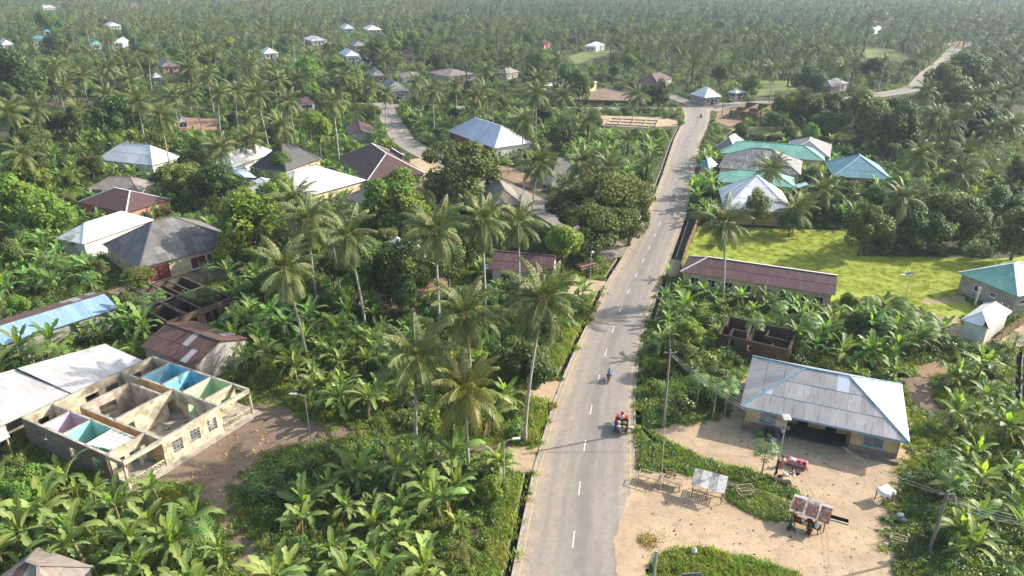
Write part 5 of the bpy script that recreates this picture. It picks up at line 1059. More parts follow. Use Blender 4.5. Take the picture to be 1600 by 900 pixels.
def oilpalm(X, Y, h, detail, scale=1.0):
    r = random.Random(int(X * 13 + Y * 7)); o = empty('oil_palm', (X, Y, 0), r.uniform(0, 6.28), cat='palm', group='oil palms')
    hk = max(2, round(h / 1.5) * 1.5); tk = TRUNKS.get(('o', hk)) or TRUNKS.setdefault(('o', hk), trunk_mesh(hk, .34, .30, .02, 'oil_bark', 8)); link('trunk', tk, o)
    if detail == 2:
        for a, k, s in palm_layout(30, r, 'oi'): link('frond', OI_FR[k], o, loc=(cos(a) * .2 + .02 * hk, sin(a) * .2, hk), rot=(r.uniform(-.2, .2), 0, a), scl=s * scale)
    else: link('crown', r.choice(OI_CROWN), o, loc=(.02 * hk, 0, hk), rot=(0, 0, r.uniform(0, 6)), scl=scale * 1.12)
    want_label(o, ('tall ' if h > 11 else 'low ' if h < 5 else '') + 'dark oil palm', X, Y); return o
TRUNKS = {}
def banana(X, Y, s, detail):
    r = random.Random(int(X * 57 + Y * 23)); o = empty('banana_plant', (X, Y, 0), r.uniform(0, 6.28), cat='banana plant', group='banana plants'); o.scale = (s, s, s * r.uniform(.85, 1.15)); o.rotation_euler = (r.gauss(0, .08), r.gauss(0, .08), o.rotation_euler[2])
    k = r.randrange(3); h = (1.6, 2.1, 2.6)[k]; link('stem', BSTEM[k], o); top = (.05 * h, 0, h - .08)
    if detail == 2:
        for a, j, q in ban_layout(r, r.choice((9, 10, 11, 12))): link('leaf', (BL if r.random() < .6 else BL2)[j], o, loc=top, rot=(r.uniform(-.3, .3), r.uniform(-.15, .15), a), scl=q)
    else: link('crown', r.choice(BCROWN), o, loc=top, rot=(0, 0, r.uniform(0, 6)))
    want_label(o, ('large ' if s > 1.15 else 'small ' if s < .8 else '') + 'banana plant', X, Y); return o
def papaya(X, Y, h, s=1.0):
    r = random.Random(int(X * 77 + Y * 3)); o = empty('papaya_tree', (X, Y, 0), r.uniform(0, 6.28), cat='papaya tree', group='papaya trees'); hk = round(h); tk = TRUNKS.get(('p', hk)) or TRUNKS.setdefault(('p', hk), trunk_mesh(hk, .10, .055, .04, 'papaya_stem', 6, 5))
    link('trunk', tk, o); link('crown', r.choice(PCROWN), o, loc=(.04 * hk, 0, hk), rot=(0, 0, r.uniform(0, 6)), scl=s * 1.25); link('crown', r.choice(PCROWN), o, loc=(.04 * hk, 0, hk - .45), rot=(0, 0, r.uniform(0, 6)), scl=s * 1.1); want_label(o, 'slender papaya tree', X, Y); return o
KN = dict(mango='dark green mango tree', bright='bright green tree', olive='olive green shade tree', dark='dense dark tree')
def tree(X, Y, R, zc, kind, rz=None):
    r = random.Random(int(X * 91 + Y * 41)); o = empty('shade_tree' if kind in ('mango', 'olive') else 'leafy_tree', (X, Y, 0), r.uniform(0, 6.28), cat='tree', group='broadleaf trees')
    link('trunk', r.choice(LIMB), o, scl=(R * 1.1, R * 1.1, zc * 1.0)); q = rz or R; link('crown', r.choice(TREE[kind]), o, loc=(0, 0, zc), rot=(0, 0, r.uniform(0, 6)), scl=(R, R, q)); want_label(o, ('small ' if R < 2.6 else 'large ' if R > 5 else '') + KN[kind], X, Y); return o
SN = ['leafy green shrub', 'dense green shrub', 'bright green shrub', 'fine-leaved yellow-green bush', 'dark green bush']
def shrub(X, Y, s, k, sz=None):
    o = empty('shrub', (X, Y, 0), random.uniform(0, 6.28), cat='shrub', group='shrubs and bushes'); link('foliage', SHRUB[k], o, loc=(0, 0, s * .55), scl=(s, s, sz or s)); want_label(o, SN[k], X, Y); return o
CO = []; OI = []; BA = []; TR = []; SH = []; PA = []      # (X, Y, ...)
def at_crown(x, y, h): p = G(x, y, h); return p.x, p.y
# coconut palms: crown centre pixel, base pixel y (or height when small)
for x, y, h, *k in [(822, 462, 17), (735, 478, 14), (640, 545, 12.5), (728, 612, 9.5, 'y'), (680, 362, 16.5), (757, 352, 15), (812, 350, 12.5), (462, 425, 13), (558, 372, 13.5), (1145, 347, 12.5), (830, 255, 13.5), (480, 352, 13), (520, 345, 12), (452, 318, 12), (1410, 312, 9), (1432, 240, 11), (903, 252, 11), (945, 268, 10),
     (250, 182, 15), (84, 108, 19), (130, 122, 15), (18, 180, 16), (45, 245, 10), (117, 172, 9, 'y'), (196, 130, 13), (226, 86, 15), (287, 108, 15), (160, 105, 14), (306, 142, 14), (333, 146, 15), (362, 142, 14), (386, 190, 10), (325, 120, 13), (337, 78, 13), (282, 48, 12),
     (487, 90, 13), (427, 114, 13), (408, 148, 15), (521, 158, 17), (436, 202, 12), (425, 60, 13), (575, 133, 11), (530, 119, 12), (650, 128, 9), (676, 144, 13), (712, 131, 12), (740, 148, 11), (757, 140, 11), (762, 108, 12), (792, 90, 13), (832, 122, 17), (838, 150, 13), (867, 96, 12), (880, 154, 10), (875, 52, 12), (705, 82, 12), (660, 80, 12),
     (1338, 152, 11), (1445, 142, 12), (1512, 172, 12), (1458, 182, 9), (1580, 200, 10), (1560, 150, 10), (1317, 108, 12), (1382, 96, 12), (1200, 270, 7), (1245, 325, 5), (1290, 300, 6), (340, 235, 9), (395, 215, 8), (620, 95, 12), (1490, 92, 11), (1545, 205, 9), (770, 155, 12), (60, 170, 12), (165, 150, 12), (215, 165, 13), (100, 140, 13), (270, 150, 12), (455, 160, 12), (600, 150, 10), (1210, 110, 12), (1265, 85, 12), (815, 190, 12), (990, 150, 9), (635, 40, 14), (1505, 330 - 60, 8)]:
    X, Y = at_crown(x, y, h); CO.append((X, Y, h, 'y' in k))
for x, y, h in [(982, 222, 6), (1010, 262, 7), (1512, 240, 11), (482, 188, 6), (695, 165, 5), (555, 175, 6), (955, 66, 11), (1010, 56, 13), (1052, 50, 14), (1007, 88, 7), (1100, 64, 11), (1105, 106, 6), (1137, 110, 5), (1175, 28, 14), (1183, 42, 13), (1360, 28, 20), (1437, 54, 10), (1408, 112, 6), (660, 130, 6), (745, 170, 6), (1185, 70, 12), (1235, 105, 8), (1300, 90, 9), (1525, 110, 8), (1580, 110, 8), (728, 90, 11), (470, 350, 4), (885, 300, 4), (960, 330, 4), (905, 55, 10), (300, 45, 12), (1050, 108, 5), (1325, 70, 9)]:
    X, Y = at_crown(x, y, h); OI.append((X, Y, h))
# broadleaf trees: crown centre pixel, radius in pixels, crown centre height, kind
for x, y, rp, z, k, *q in [(718, 268, 66, 5.5, 'olive'), (607, 318, 52, 5.5, 'bright'), (640, 345, 35, 3.5, 'bright'), (955, 318, 66, 6.2, 'olive'), (925, 358, 56, 4.8, 'olive'), (985, 348, 38, 4.4, 'olive'), (890, 330, 40, 5, 'mango'), (880, 388, 34, 4.5, 'bright'), (345, 292, 42, 4.5, 'mango'), (275, 285, 42, 5, 'olive'), (300, 262, 30, 5.5, 'mango'), (1350, 362, 35, 4.5, 'dark'), (1425, 345, 46, 4.6, 'mango'), (1480, 338, 44, 5.2, 'mango'), (1455, 365, 34, 3.5, 'mango'), (1510, 350, 32, 4.5, 'dark'), (1590, 372, 34, 4, 'dark'), (1180, 300 + 26, 22, 3.5, 'dark'),
     (822, 568, 52, 3.6, 'mango'), (790, 590, 30, 2.6, 'mango'), (25, 325, 45, 5, 'bright'), (80, 345, 40, 4, 'bright'), (45, 290, 40, 4, 'bright'), (395, 355, 52, 6, 'bright'), (430, 310, 35, 5, 'bright'), (365, 395, 32, 3, 'bright'), (640, 420, 46, 5.5, 'dark'), (575, 432, 48, 4.5, 'dark'), (700, 415, 36, 4, 'dark'), (640, 470, 24, 3, 'dark'), (215, 435, 26, 3, 'olive'), (20, 130, 55, 8, 'mango'), (60, 200, 40, 6, 'mango'), (75, 38, 22, 14, 'dark'),
     (1300, 172, 28, 4.6, 'mango'), (1345, 192, 38, 5.6, 'dark'), (1385, 178, 32, 5, 'mango'), (1258, 178, 26, 4.2, 'dark'), (1228, 168, 24, 4.2, 'bright'), (1215, 190, 17, 3, 'mango'), (1290, 200, 28, 4, 'mango'), (1500, 120, 40, 8, 'mango'), (1470, 145, 34, 7, 'dark'), (1530, 200, 40, 5, 'mango'), (1265, 128, 26, 5, 'mango'), (1500, 165, 36, 6, 'mango'), (1400, 210, 36, 5, 'dark'), (190, 190, 42, 5, 'mango'), (165, 178, 32, 4, 'olive'), (905, 148 - 8, 24, 5, 'dark'), (1030, 150, 18, 5, 'dark'), (875, 215, 24, 4, 'dark'), (885, 130, 22, 5, 'dark'), (580, 180, 20, 3.5, 'olive'), (545, 140, 30, 5, 'bright'), (480, 125, 30, 5, 'bright'), (435, 135, 26, 5, 'mango'), (590, 90, 26, 7, 'dark'), (1175, 135, 16, 4, 'bright'), (225, 105, 26, 7, 'olive'), (325, 100, 26, 7, 'olive'), (90, 75, 22, 8, 'dark'), (440, 255, 20, 4, 'mango'), (850, 180, 22, 4, 'mango'), (40, 772, 40, 1.7, 'bright'), (20, 800, 26, 1.2, 'bright'), (1235, 350, 20, 2.5, 'mango'), (1130, 400 - 30, 12, 1.5, 'bright')]:
    p = G(x, y, z); R = rp / FPX * ((HC - z) / (SP + (y - 450) / FPX * CP)); TR.append((p.x, p.y, R * 1.1, z, k))
for x, y, rp, z, k in [(520, 420, 34, 4, 'mango'), (610, 395 + 60, 26, 2.5, 'mango'), (760, 470, 30, 3, 'mango'), (700, 520, 34, 3, 'mango'), (540, 470, 24, 3, 'bright'), (860, 440, 26, 3.5, 'mango'), (500, 395, 34, 4.5, 'bright'), (445, 380, 34, 5, 'mango'), (735, 330, 28, 4, 'mango'), (560, 345, 26, 3.5, 'mango'), (700, 345, 24, 3.5, 'bright'), (1120, 610, 28, 1.8, 'mango'), (1060, 560, 30, 2.2, 'mango'), (1080, 520, 24, 2.5, 'bright'), (1290, 325, 24, 3, 'mango'), (1330, 300, 22, 3, 'mango'), (1560, 320, 36, 5, 'mango'), (1500, 285, 30, 4, 'olive'), (1400, 290, 22, 3, 'bright'), (1030, 215, 14, 2, 'bright'), (930, 165 + 30, 16, 2.5, 'mango'), (325, 470, 22, 2.6, 'mango'), (200, 475, 20, 2.4, 'mango')]:
    p = G(x, y, z); TR.append((p.x, p.y, rp / FPX * ((HC - z) / (SP + (y - 450) / FPX * CP)), z, k))
for x, y, h in [(1190, 742, 3.4), (1113, 655, 4.2), (1132, 650, 3.6), (1088, 640, 4), (1172, 545, 4), (300, 492, 3.2), (252, 492, 3), (232, 500, 3.4), (75, 590, 4.2), (60, 585, 3.6), (108, 586, 3.4), (322, 868, 2.6), (300, 880, 2.2), (1405, 540, 5), (1372, 545, 4), (1260, 545, 4), (1440, 560, 3.6), (1472, 700 + 60, 3), (1478, 790, 3.2), (105, 440, 4), (135, 445, 4), (150, 470, 4), (80, 435, 4), (45, 400, 4), (120, 400, 3), (1210, 520, 4), (410, 530, 3), (1580, 560, 3), (1300, 300, 3), (330, 445, 3)]:
    X, Y = G(x, y).to_2d(); PA.append((X, Y, h))
# banana groves: pixel outlines (ground level) and spacing
GROVES = [([(0, 790), (120, 770), (250, 790), (330, 850), (360, 900), (340, 990), (-60, 990)], 2.6), ([(445, 800), (540, 760), (640, 740), (790, 745), (808, 790), (770, 890), (745, 990), (430, 990), (440, 860)], 2.7), ([(720, 700), (790, 730), (800, 790), (740, 800)], 2.7),
          ([(370, 520), (470, 500), (600, 560), (640, 620), (620, 660), (560, 660), (490, 640), (440, 600), (395, 600), (365, 570)], 2.5), ([(420, 470), (560, 480), (640, 530), (600, 560), (470, 500)], 2.9), ([(740, 560), (790, 620), (800, 690), (740, 680), (700, 660)], 3.0), ([(855, 470), (930, 470), (915, 515), (880, 560), (850, 540)], 2.4),
          ([(1005, 500), (1040, 440), (1100, 440), (1100, 470), (1060, 560), (1000, 620), (990, 600)], 2.6), ([(1110, 470), (1180, 465), (1310, 480), (1440, 500), (1470, 540), (1440, 560), (1250, 545), (1240, 510), (1110, 485)], 2.5), ([(1250, 550), (1440, 560), (1430, 600), (1300, 580)], 3.0), ([(1440, 600), (1500, 590), (1580, 620), (1640, 700), (1640, 900), (1500, 900), (1480, 800), (1500, 740), (1470, 700)], 2.8),
          ([(0, 560), (160, 530), (240, 530), (220, 545), (160, 550), (20, 590), (0, 600)], 2.2), ([(0, 480), (0, 440), (160, 430), (180, 455), (100, 465)], 2.8), ([(185, 490), (240, 500), (300, 500), (240, 530), (190, 520)], 2.5), ([(340, 450), (420, 430), (400, 520), (350, 520)], 2.8), ([(0, 390), (110, 380), (140, 430), (0, 440)], 3.4),
          ([(160, 265), (330, 262), (340, 285), (230, 300), (160, 280)], 3), ([(560, 225), (700, 215), (660, 240), (600, 240)], 2.7), ([(330, 265), (400, 262), (400, 300), (340, 330), (300, 330)], 3.2), ([(740, 180), (880, 195), (880, 225), (830, 220), (780, 190)], 3), ([(880, 240), (1000, 240), (990, 290), (900, 300)], 3.3), ([(1080, 300), (1110, 290), (1120, 350), (1085, 360), (1075, 340)], 2.3), ([(1245, 335), (1340, 320), (1330, 355), (1250, 352)], 3.2), ([(1115, 240), (1125, 300), (1080, 320), (1085, 270)], 2.6),
          ([(600, 170), (700, 185), (700, 205), (640, 200)], 3), ([(0, 260), (130, 250), (130, 300), (0, 330)], 3.6), ([(480, 240), (560, 210), (580, 225), (520, 245)], 3), ([(1240, 280), (1500, 290), (1560, 340), (1300, 330)], 4.5), ([(900, 200), (1040, 205), (1010, 290), (880, 280)], 4.5), ([(430, 185), (600, 190), (560, 210), (430, 215)], 3.5), ([(120, 215), (330, 205), (330, 240), (130, 245)], 3.4)]
def poisson(poly, sp, r, tries=9):
    xs = [p[0] for p in poly]; ys_ = [p[1] for p in poly]; A = (max(xs) - min(xs)) * (max(ys_) - min(ys_)); n = int(A / (sp * sp) * tries); P = np.stack([r.uniform(min(xs), max(xs), n), r.uniform(min(ys_), max(ys_), n)], 1); P = P[pip(P, poly)]
    grid = {}; out = []
    for p in P:
        g = (int(p[0] // sp), int(p[1] // sp)); ok = True
        for a in (-1, 0, 1):
            for b in (-1, 0, 1):
                for q in grid.get((g[0] + a, g[1] + b), ()):
                    if (q[0] - p[0]) ** 2 + (q[1] - p[1]) ** 2 < sp * sp: ok = False; break
        if ok: grid.setdefault(g, []).append(p); out.append(p)
    return np.array(out).reshape(-1, 2)
def free_r(P, R):
    m = free(P)
    for k in range(6): m &= free(P + np.stack([np.cos(k * 1.047) * R, np.sin(k * 1.047) * R], 1))
    for b in NOSH: m &= ~pip(P, b)
    return m
def free(P, extra=0.0):
    m = np.ones(len(P), bool)
    for b in BLOCK: m &= ~pip(P, b)
    return m
GW = []
for k, (px, sp) in enumerate(GROVES):
    w = [tuple(G(x, y).to_2d()) for x, y in px]; P = poisson(w, sp * .98, rng); P = P[free_r(P, np.full(len(P), .5))]; GW.append(w)
    for X, Y in P:
        s = random.uniform(.65, 1.35)
        if hides(X, Y, 2.0, 4.2, 1.4, .3): s = .62
        if hides(X, Y, 1.2, 2.2, .8, .5): continue
        if k < 14 and random.random() < .08:
            R = random.uniform(.9, 1.7); TR.append((X, Y, R, R * .75 + random.uniform(.1, .9), random.choice(['bright', 'bright', 'mango', 'olive']))); continue
        BA.append((X, Y, s))
        for j in range(random.choice((0, 1, 1, 2))):
            a = random.uniform(0, 6.28); q = random.uniform(.6, 1.0); x2, y2 = X + cos(a) * q, Y + sin(a) * q
            if free(np.array([(x2, y2)]))[0]: BA.append((x2, y2, s * random.uniform(.45, .8)))
# greenery against the house walls
for p, q in SKIRT:
    p, q = Vector(p), Vector(q); L = (q - p).length; d = (q - p) / L; nn = Vector((d.y, -d.x))
    for k in range(int(L / 1.5)):
        c = p + d * (k + .5) * 1.5 + nn * random.uniform(.9, 2.6)
        if free(np.array([(c.x, c.y)]))[0] and random.random() < .85: BA.append((c.x, c.y, random.uniform(.55, .85)))
# loose bananas in the village area
P = np.stack([rng.uniform(-130, 140, 2600), rng.uniform(62, 290, 2600)], 1); P = P[free(P)]
for X, Y in P:
    x, y, zc = PX(X, Y, 0)
    if -60 < x < 1660 and y > 165 and not hides(X, Y, 1.5, 3.4, 1.3, .1) and random.random() < .30: BA.append((X, Y, random.uniform(.6, 1.1)))
# random palms and trees beyond the village
def wedge(n, y0, y1, m=1.12):
    Y = np.sqrt(rng.uniform(y0 * y0, y1 * y1, n)); X = rng.uniform(-1, 1, n) * Y * .80 * m; return np.stack([X, Y], 1)
occ = {}
def spaced(X, Y, d):
    g = (int(X // 8), int(Y // 8))
    for a in (-1, 0, 1):
        for b in (-1, 0, 1):
            for q in occ.get((g[0] + a, g[1] + b), ()):
                if (q[0] - X) ** 2 + (q[1] - Y) ** 2 < d * d: return False
    occ.setdefault(g, []).append((X, Y)); return True
for c in CO + OI: spaced(c[0], c[1], 0)
for t in TR: spaced(t[0], t[1], 0)
Pf = wedge(26000, 150, 1250); Pf = Pf[free(Pf)]; isl = rng.random(len(Pf))
for (X, Y), q in zip(Pf, isl):
    x, y, zc = PX(X, Y, 0); west = x < 620 + 120 * sin(Y * .01)
    if Y < 265 and random.random() < (.93 if x > 1080 or 640 < x < 1080 else .72): continue
    if 265 <= Y < 400 and 860 < x < 1300 and random.random() < .8: continue
    d = 6.6 if Y < 450 else 7.8
    pn = mnoise.noise(Vector((X * .016, Y * .011, 3.7))); gp = mnoise.noise(Vector((X * .03, Y * .02, 8.1)))
    if gp < -.38 or not spaced(X, Y, d * (1 + max(0, -gp) * .5)): continue
    tr_p = (.40 if x < 900 else .26) if Y < 450 else .18
    if q < tr_p + (.45 if pn > .18 else 0):
        R = random.uniform(2.2, 5.4); z = R * .9 + random.uniform(0, 5)
        if not hides(X, Y, max(0, z - R), z + R, R): TR.append((X, Y, R, z, random.choice(['mango', 'mango', 'bright', 'dark', 'olive'])))
    elif q < (.66 if west else .28):
        h = random.uniform(7, 16) if Y > 200 else random.uniform(6, 12)
        if not hides(X, Y, h - 3.5, h + 2.5, 3.8): CO.append((X, Y, h, random.random() < .04))
    else:
        h = random.uniform(3.5, 9) + (3 if random.random() < .12 else 0)
        if not hides(X, Y, h - 3.2, h + 3, 4.2): OI.append((X, Y, h))
Pm = np.stack([rng.uniform(-110, 120, 700), rng.uniform(75, 262, 700)], 1); Pm = Pm[free(Pm)]
for X, Y in Pm:
    R = random.uniform(1.5, 3.6); z = R * .8 + random.uniform(.3, 1.8); x, y, _ = PX(X, Y, z)
    if -50 < x < 1650 and not hides(X, Y, max(0, z - R), z + R, R, .06) and spaced(X, Y, 6.5): TR.append((X, Y, R, z, random.choice(['mango', 'mango', 'bright', 'olive', 'dark'])))
def rank(L): return sorted(L, key=lambda t: t[1] + abs(t[0]) * .15)
CO = rank(CO); OI = rank(OI); BA = rank(BA); TR = rank(TR)
infr = lambda t, m=40, top=4: -m < PX(t[0], t[1], top)[0] < 1600 + m and PX(t[0], t[1], top)[1] < 940 + m
# only plants the photograph can see are individuals
def split(L, n):
    a = [t for t in L if infr(t)]; out = [t for t in L if not infr(t) and abs(PX(t[0], t[1], 4)[0] - 800) < 1300]; return a[:n], a[n:], out
a, b, c = split(CO, 295); [coconut(X, Y, h, 2 if i < 95 else 1, yl, scale=(1.0 if i < 30 else random.uniform(.75, 1.12))) for i, (X, Y, h, yl) in enumerate(a)]
cofar = b + [t for t in c if t[1] > 250]
a, b, c = split(OI, 295); [oilpalm(X, Y, h, 2 if i < 30 else 1, random.uniform(.85, 1.2)) for i, (X, Y, h) in enumerate(a)]
oifar = b + [t for t in c if t[1] > 250]
for nm, lb, far_, low, tm in (('coconut_palm_forest', 'mass of distant coconut palms merging into forest towards the horizon', cofar, CO_LOW, ('c',)), ('oil_palm_forest', 'mass of distant oil palms merging into forest towards the horizon', oifar, OI_LOW, ('o',))):
    A = np.array([t[:3] for t in far_]); k = rng.integers(0, 2, len(A))
    for j in (0, 1):
        mb_me = low[j]; hgt = 11.5 if tm[0] == 'c' else 7.0
        # crown and trunk joined for the distance
        bm = bmesh.new(); bm.from_mesh(mb_me); bmesh.ops.translate(bm, verts=bm.verts, vec=(0, 0, hgt)); nf = len(bm.faces); t = MB(); t.tube([(0, 0, 0), (.2, 0, hgt * .5), (0, 0, hgt)], [.2, .16, .13] if tm[0] == 'c' else [.32, .3, .3], 5); tmm = t.mesh('t', M['palm_bark']); bm.from_mesh(tmm); bm.faces.ensure_lookup_table()
        for f in bm.faces[nf:]: f.material_index = 2
        me = bpy.data.meshes.new(nm); bm.to_mesh(me); bm.free()
        for m_ in ('coconut_leaf' if tm[0] == 'c' else 'oil_palm_leaf', 'coconut_leaf_dry', 'palm_bark' if tm[0] == 'c' else 'oil_bark'): me.materials.append(M[m_])
        S = A[k == j]; scatter(nm, lb, me, S[:, :2], S[:, 2] / hgt if tm[0] == 'c' else np.clip(S[:, 2] / hgt, .75, 1.35), .05, seed=j)
a, b, c = split(TR, 290); [tree(*t) for t in a]
tf = b + [t for t in c if t[1] > 90]
for j, key in enumerate(('mango', 'bright', 'olive', 'dark')):
    S = np.array([(t[0], t[1], t[3] * .8, t[2]) for t in tf if t[4] == key])
    if len(S): scatter('distant_trees', 'mass of distant broadleaf trees between the far palms', TREE[key][0], S[:, :3], S[:, 3], .1, seed=j)
a, b, c = split(BA, 295); [banana(X, Y, s, 2 if i < 210 else 1) for i, (X, Y, s) in enumerate(a)]
S = np.array([t for t in b + c]); k = rng.integers(0, 4, len(S))
for j in range(4):
    bm = bmesh.new(); bm.from_mesh(BCROWN[j]); bmesh.ops.translate(bm, verts=bm.verts, vec=(0, 0, 2.0)); nf = len(bm.faces); bm.from_mesh(BSTEM[1]); bm.faces.ensure_lookup_table()
    for f in bm.faces[nf:]: f.material_index = 3
    me = bpy.data.meshes.new('banana_grove'); bm.to_mesh(me); bm.free(); [me.materials.append(M[m_]) for m_ in ('banana_leaf', 'banana_leaf_young', 'banana_leaf_dry', 'banana_stem')]
    T = S[k == j]; scatter('banana_grove', 'banana plants of the farther groves merging into one mass of leaves', me, T[:, :2], T[:, 2], .08, seed=j)
[papaya(*t) for t in PA]
# undergrowth: shrubs everywhere nothing else stands
P = np.concatenate([np.stack([rng.uniform(-75, 75, 9000), rng.uniform(18, 100, 9000)], 1), np.stack([rng.uniform(-150, 160, 26000), rng.uniform(90, 290, 26000)], 1), wedge(36000, 270, 900)]); P = P[free(P)]
x_, y_, z_ = PX(P[:, 0], P[:, 1], 0); P = P[(x_ > -150) & (x_ < 1750)]
sc = rng.uniform(.5, 1.35, len(P)) ** 1.2 * np.where(P[:, 1] > 290, 1.9, 1.0); near = np.zeros(len(P), bool)
for w in GW[:12]: sc = np.where(pip(P, w), sc * .62, sc)
ok = np.array([not hides(X, Y, 0, s * 1.4, s * .9, .25) for (X, Y), s in zip(P, sc)]); P = P[ok]; sc = sc[ok]; ok = free_r(P, sc * .85) | (P[:, 1] > 200); P = P[ok]; sc = sc[ok]
kk = rng.choice(5, len(P), p=[.34, .24, .16, .10, .16])
order = np.argsort(P[:, 1] + np.abs(P[:, 0]) * .15); big_ = [i for i in order if sc[i] > .95 and infr(P[i], 0, 1)][:280]
for i in big_: shrub(P[i][0], P[i][1], float(sc[i]), int(kk[i]))
msk = np.ones(len(P), bool); msk[big_] = False
for j in range(5):
    S = msk & (kk == j); scatter('undergrowth', 'dense green undergrowth covering the ground between trees and houses', SHRUB[j], np.column_stack([P[S], sc[S] * .45]), sc[S], .2, seed=j)
# low weeds and grass
def cover(name, label, mes, n, box, poly=None, s=(.7, 1.3), keepfree=True, test=None, sd=0):
    Q = np.stack([rng.uniform(box[0], box[1], n), rng.uniform(box[2], box[3], n)], 1)
    if poly is not None: Q = Q[pip(Q, poly)]
    if keepfree: Q = Q[free(Q)]
    for h in HOLES: Q = Q[~pip(Q, h)]
    k = rng.integers(0, len(mes), len(Q)); S = rng.uniform(s[0], s[1], len(Q))
    for j, me in enumerate(mes): scatter(name, label, me, Q[k == j], S[k == j], .1, seed=sd + j)
cover('weeds', 'low leafy weeds and creepers covering open soil', WEED, 22000, (-70, 75, 18, 110), s=(.6, 1.4))
cover('rough_grass', 'rough grass growing along the verges', GRASS[:2], 16000, (-70, 75, 18, 110), s=(.5, 1.2))
wp = lambda L: [tuple(G(x, y).to_2d()) for x, y in L]
def bbox(w): return (min(p[0] for p in w), max(p[0] for p in w), min(p[1] for p in w), max(p[1] for p in w))
for k, (L, n, s, mes, nm, lb) in enumerate([(BANK1, 900, (.5, 1.1), [WEED[0], WEED[1], GRASS[0]], 'bank_weeds', 'green weeds on the bank beside the sand yard'), (BANK2, 420, (.4, .9), [WEED[0], WEED[1], GRASS[0]], 'bank_weeds', 'green weeds on the strip between the stalls'), ([(1016, 885), (1040, 863), (1090, 856), (1180, 875), (1245, 897), (1260, 1010), (1020, 1010)], 1100, (.4, .9), [GRASS[0], GRASS[1], WEED[1]], 'verge_tufts', 'grass tufts on the mound beside the sign board'),
      ([(812, 744), (799, 810), (790, 860), (781, 905), (764, 1000), (730, 1000), (755, 900), (775, 820), (790, 760)], 1500, (.5, 1.1), [GRASS[0], GRASS[1], WEED[1]], 'verge_tufts', 'grass verge left of the road ditch'), ([(812, 630), (858, 630), (836, 690), (800, 700)], 700, (.8, 1.5), [GRASS[1], WEED[1], GRASS[0]], 'verge_tufts', 'tall grass clump beside the ditch'), ([(880, 500), (922, 500), (905, 530), (872, 590), (850, 580)], 700, (.7, 1.3), [GRASS[1], WEED[1]], 'verge_tufts', 'grass beside the ditch above the driveway'),
      ([(1015, 640), (1160, 580), (1150, 610), (1110, 650), (1020, 668), (1000, 655), (1000, 600)], 900, (.9, 1.7), WEED, 'bank_weeds', 'weeds climbing beside the tall pole'), ([(380, 770), (440, 710), (560, 695), (700, 705), (790, 745), (540, 765), (440, 800)], 1400, (1.1, 2.2), WEED, 'creepers', 'lush creeping vines over the plot beside the earth yard'), ([(1408, 840), (1440, 790), (1470, 740), (1640, 780), (1640, 1000), (1440, 1000)], 1100, (.9, 1.8), WEED, 'creepers', 'creeping plants around the pole at lower right'), ([(870, 470), (950, 455), (930, 485), (900, 500)], 160, (.6, 1), GRASS[:2], 'verge_tufts', 'grass by the driveway')]):
    w = wp(L); cover(nm, lb, mes, int(n * 2.2), bbox(w), w, s, keepfree=(k not in (0, 1, 2)), sd=k * 3)
w = wp([(1062, 420), (1092, 354), (1335, 362), (1345, 400), (1560, 404), (1640, 430), (1512, 432), (1500, 465), (1470, 500), (1400, 462), (1100, 440)])
cover('lawn_tufts', 'short mown grass of the lawn', [GRASS[2]], 6000, bbox(w), w, (.6, 1.0), keepfree=False, sd=50)
# plants creeping over the borders of the bare yards, weeds inside the ruin
def border(name, label, px, n, out, inn, mes, s, sd):
    w = wp(px); A = np.array(w); B = np.roll(A, -1, 0); L = np.hypot(*(B - A).T); k = rng.choice(len(A), n, p=L / L.sum()); t = rng.random(n)[:, None]; Q = A[k] + (B[k] - A[k]) * t; d = (B[k] - A[k]) / L[k][:, None]; nn = np.stack([-d[:, 1], d[:, 0]], 1); off = rng.normal(0, 1, n) * .55; Q = Q + nn * np.where(off > 0, off * out, off * inn)[:, None]
    m = ~pip(Q, [tuple(p) for p in LW] + [tuple(p) for p in RW[::-1]]); Q = Q[m]; kk_ = rng.integers(0, len(mes), len(Q)); S = rng.uniform(s[0], s[1], len(Q))
    for j, me in enumerate(mes): scatter(name, label, me, Q[kk_ == j], S[kk_ == j], .15, seed=sd + j)
border('border_weeds', 'weeds spreading over the rim of the brown earth yard', [(395, 622), (430, 612), (480, 650), (560, 668), (640, 676), (720, 690), (838, 690)], 500, 1.0, 1.0, [WEED[0], GRASS[0], WEED[1]], (.4, 1.1), 81)
border('border_weeds', 'weeds spreading over the rim of the brown earth yard', [(790, 735), (740, 715), (660, 700), (560, 690), (500, 700), (455, 712), (405, 735), (380, 770), (392, 820), (440, 870), (430, 920)], 1100, 1.3, 1.3, [WEED[0], GRASS[0], WEED[1]], (.4, 1.3), 84)
border('border_weeds', 'weeds spreading over the rim of the brown earth yard', [(370, 920), (338, 830), (276, 762), (180, 770), (100, 735), (20, 690)], 900, 1.3, 1.3, [WEED[0], GRASS[0], WEED[1]], (.4, 1.3), 87)
border('border_weeds', 'weeds fringing the sand yard', [(1168, 568), (1142, 610), (1125, 650), (1062, 660)], 300, .8, .8, [WEED[0], GRASS[0], WEED[1]], (.4, 1.0), 90)
border('border_weeds', 'weeds fringing the sand yard', [(1432, 640), (1445, 660), (1470, 700), (1455, 722), (1420, 745), (1410, 790), (1400, 850), (1425, 900), (1440, 1010)], 900, 1.2, 1.2, [WEED[0], GRASS[0], WEED[1]], (.4, 1.1), 93)
Q = np.array([tuple(Ob + UVP(random.uniform(.3, 14.3), random.uniform(.3, 15.0))) + (.18,) for _ in range(70)]); scatter('ruin_weeds', 'small weeds growing on the floors of the roofless ruin', WEED[0], Q, rng.uniform(.2, .6, 70), .1, seed=99)
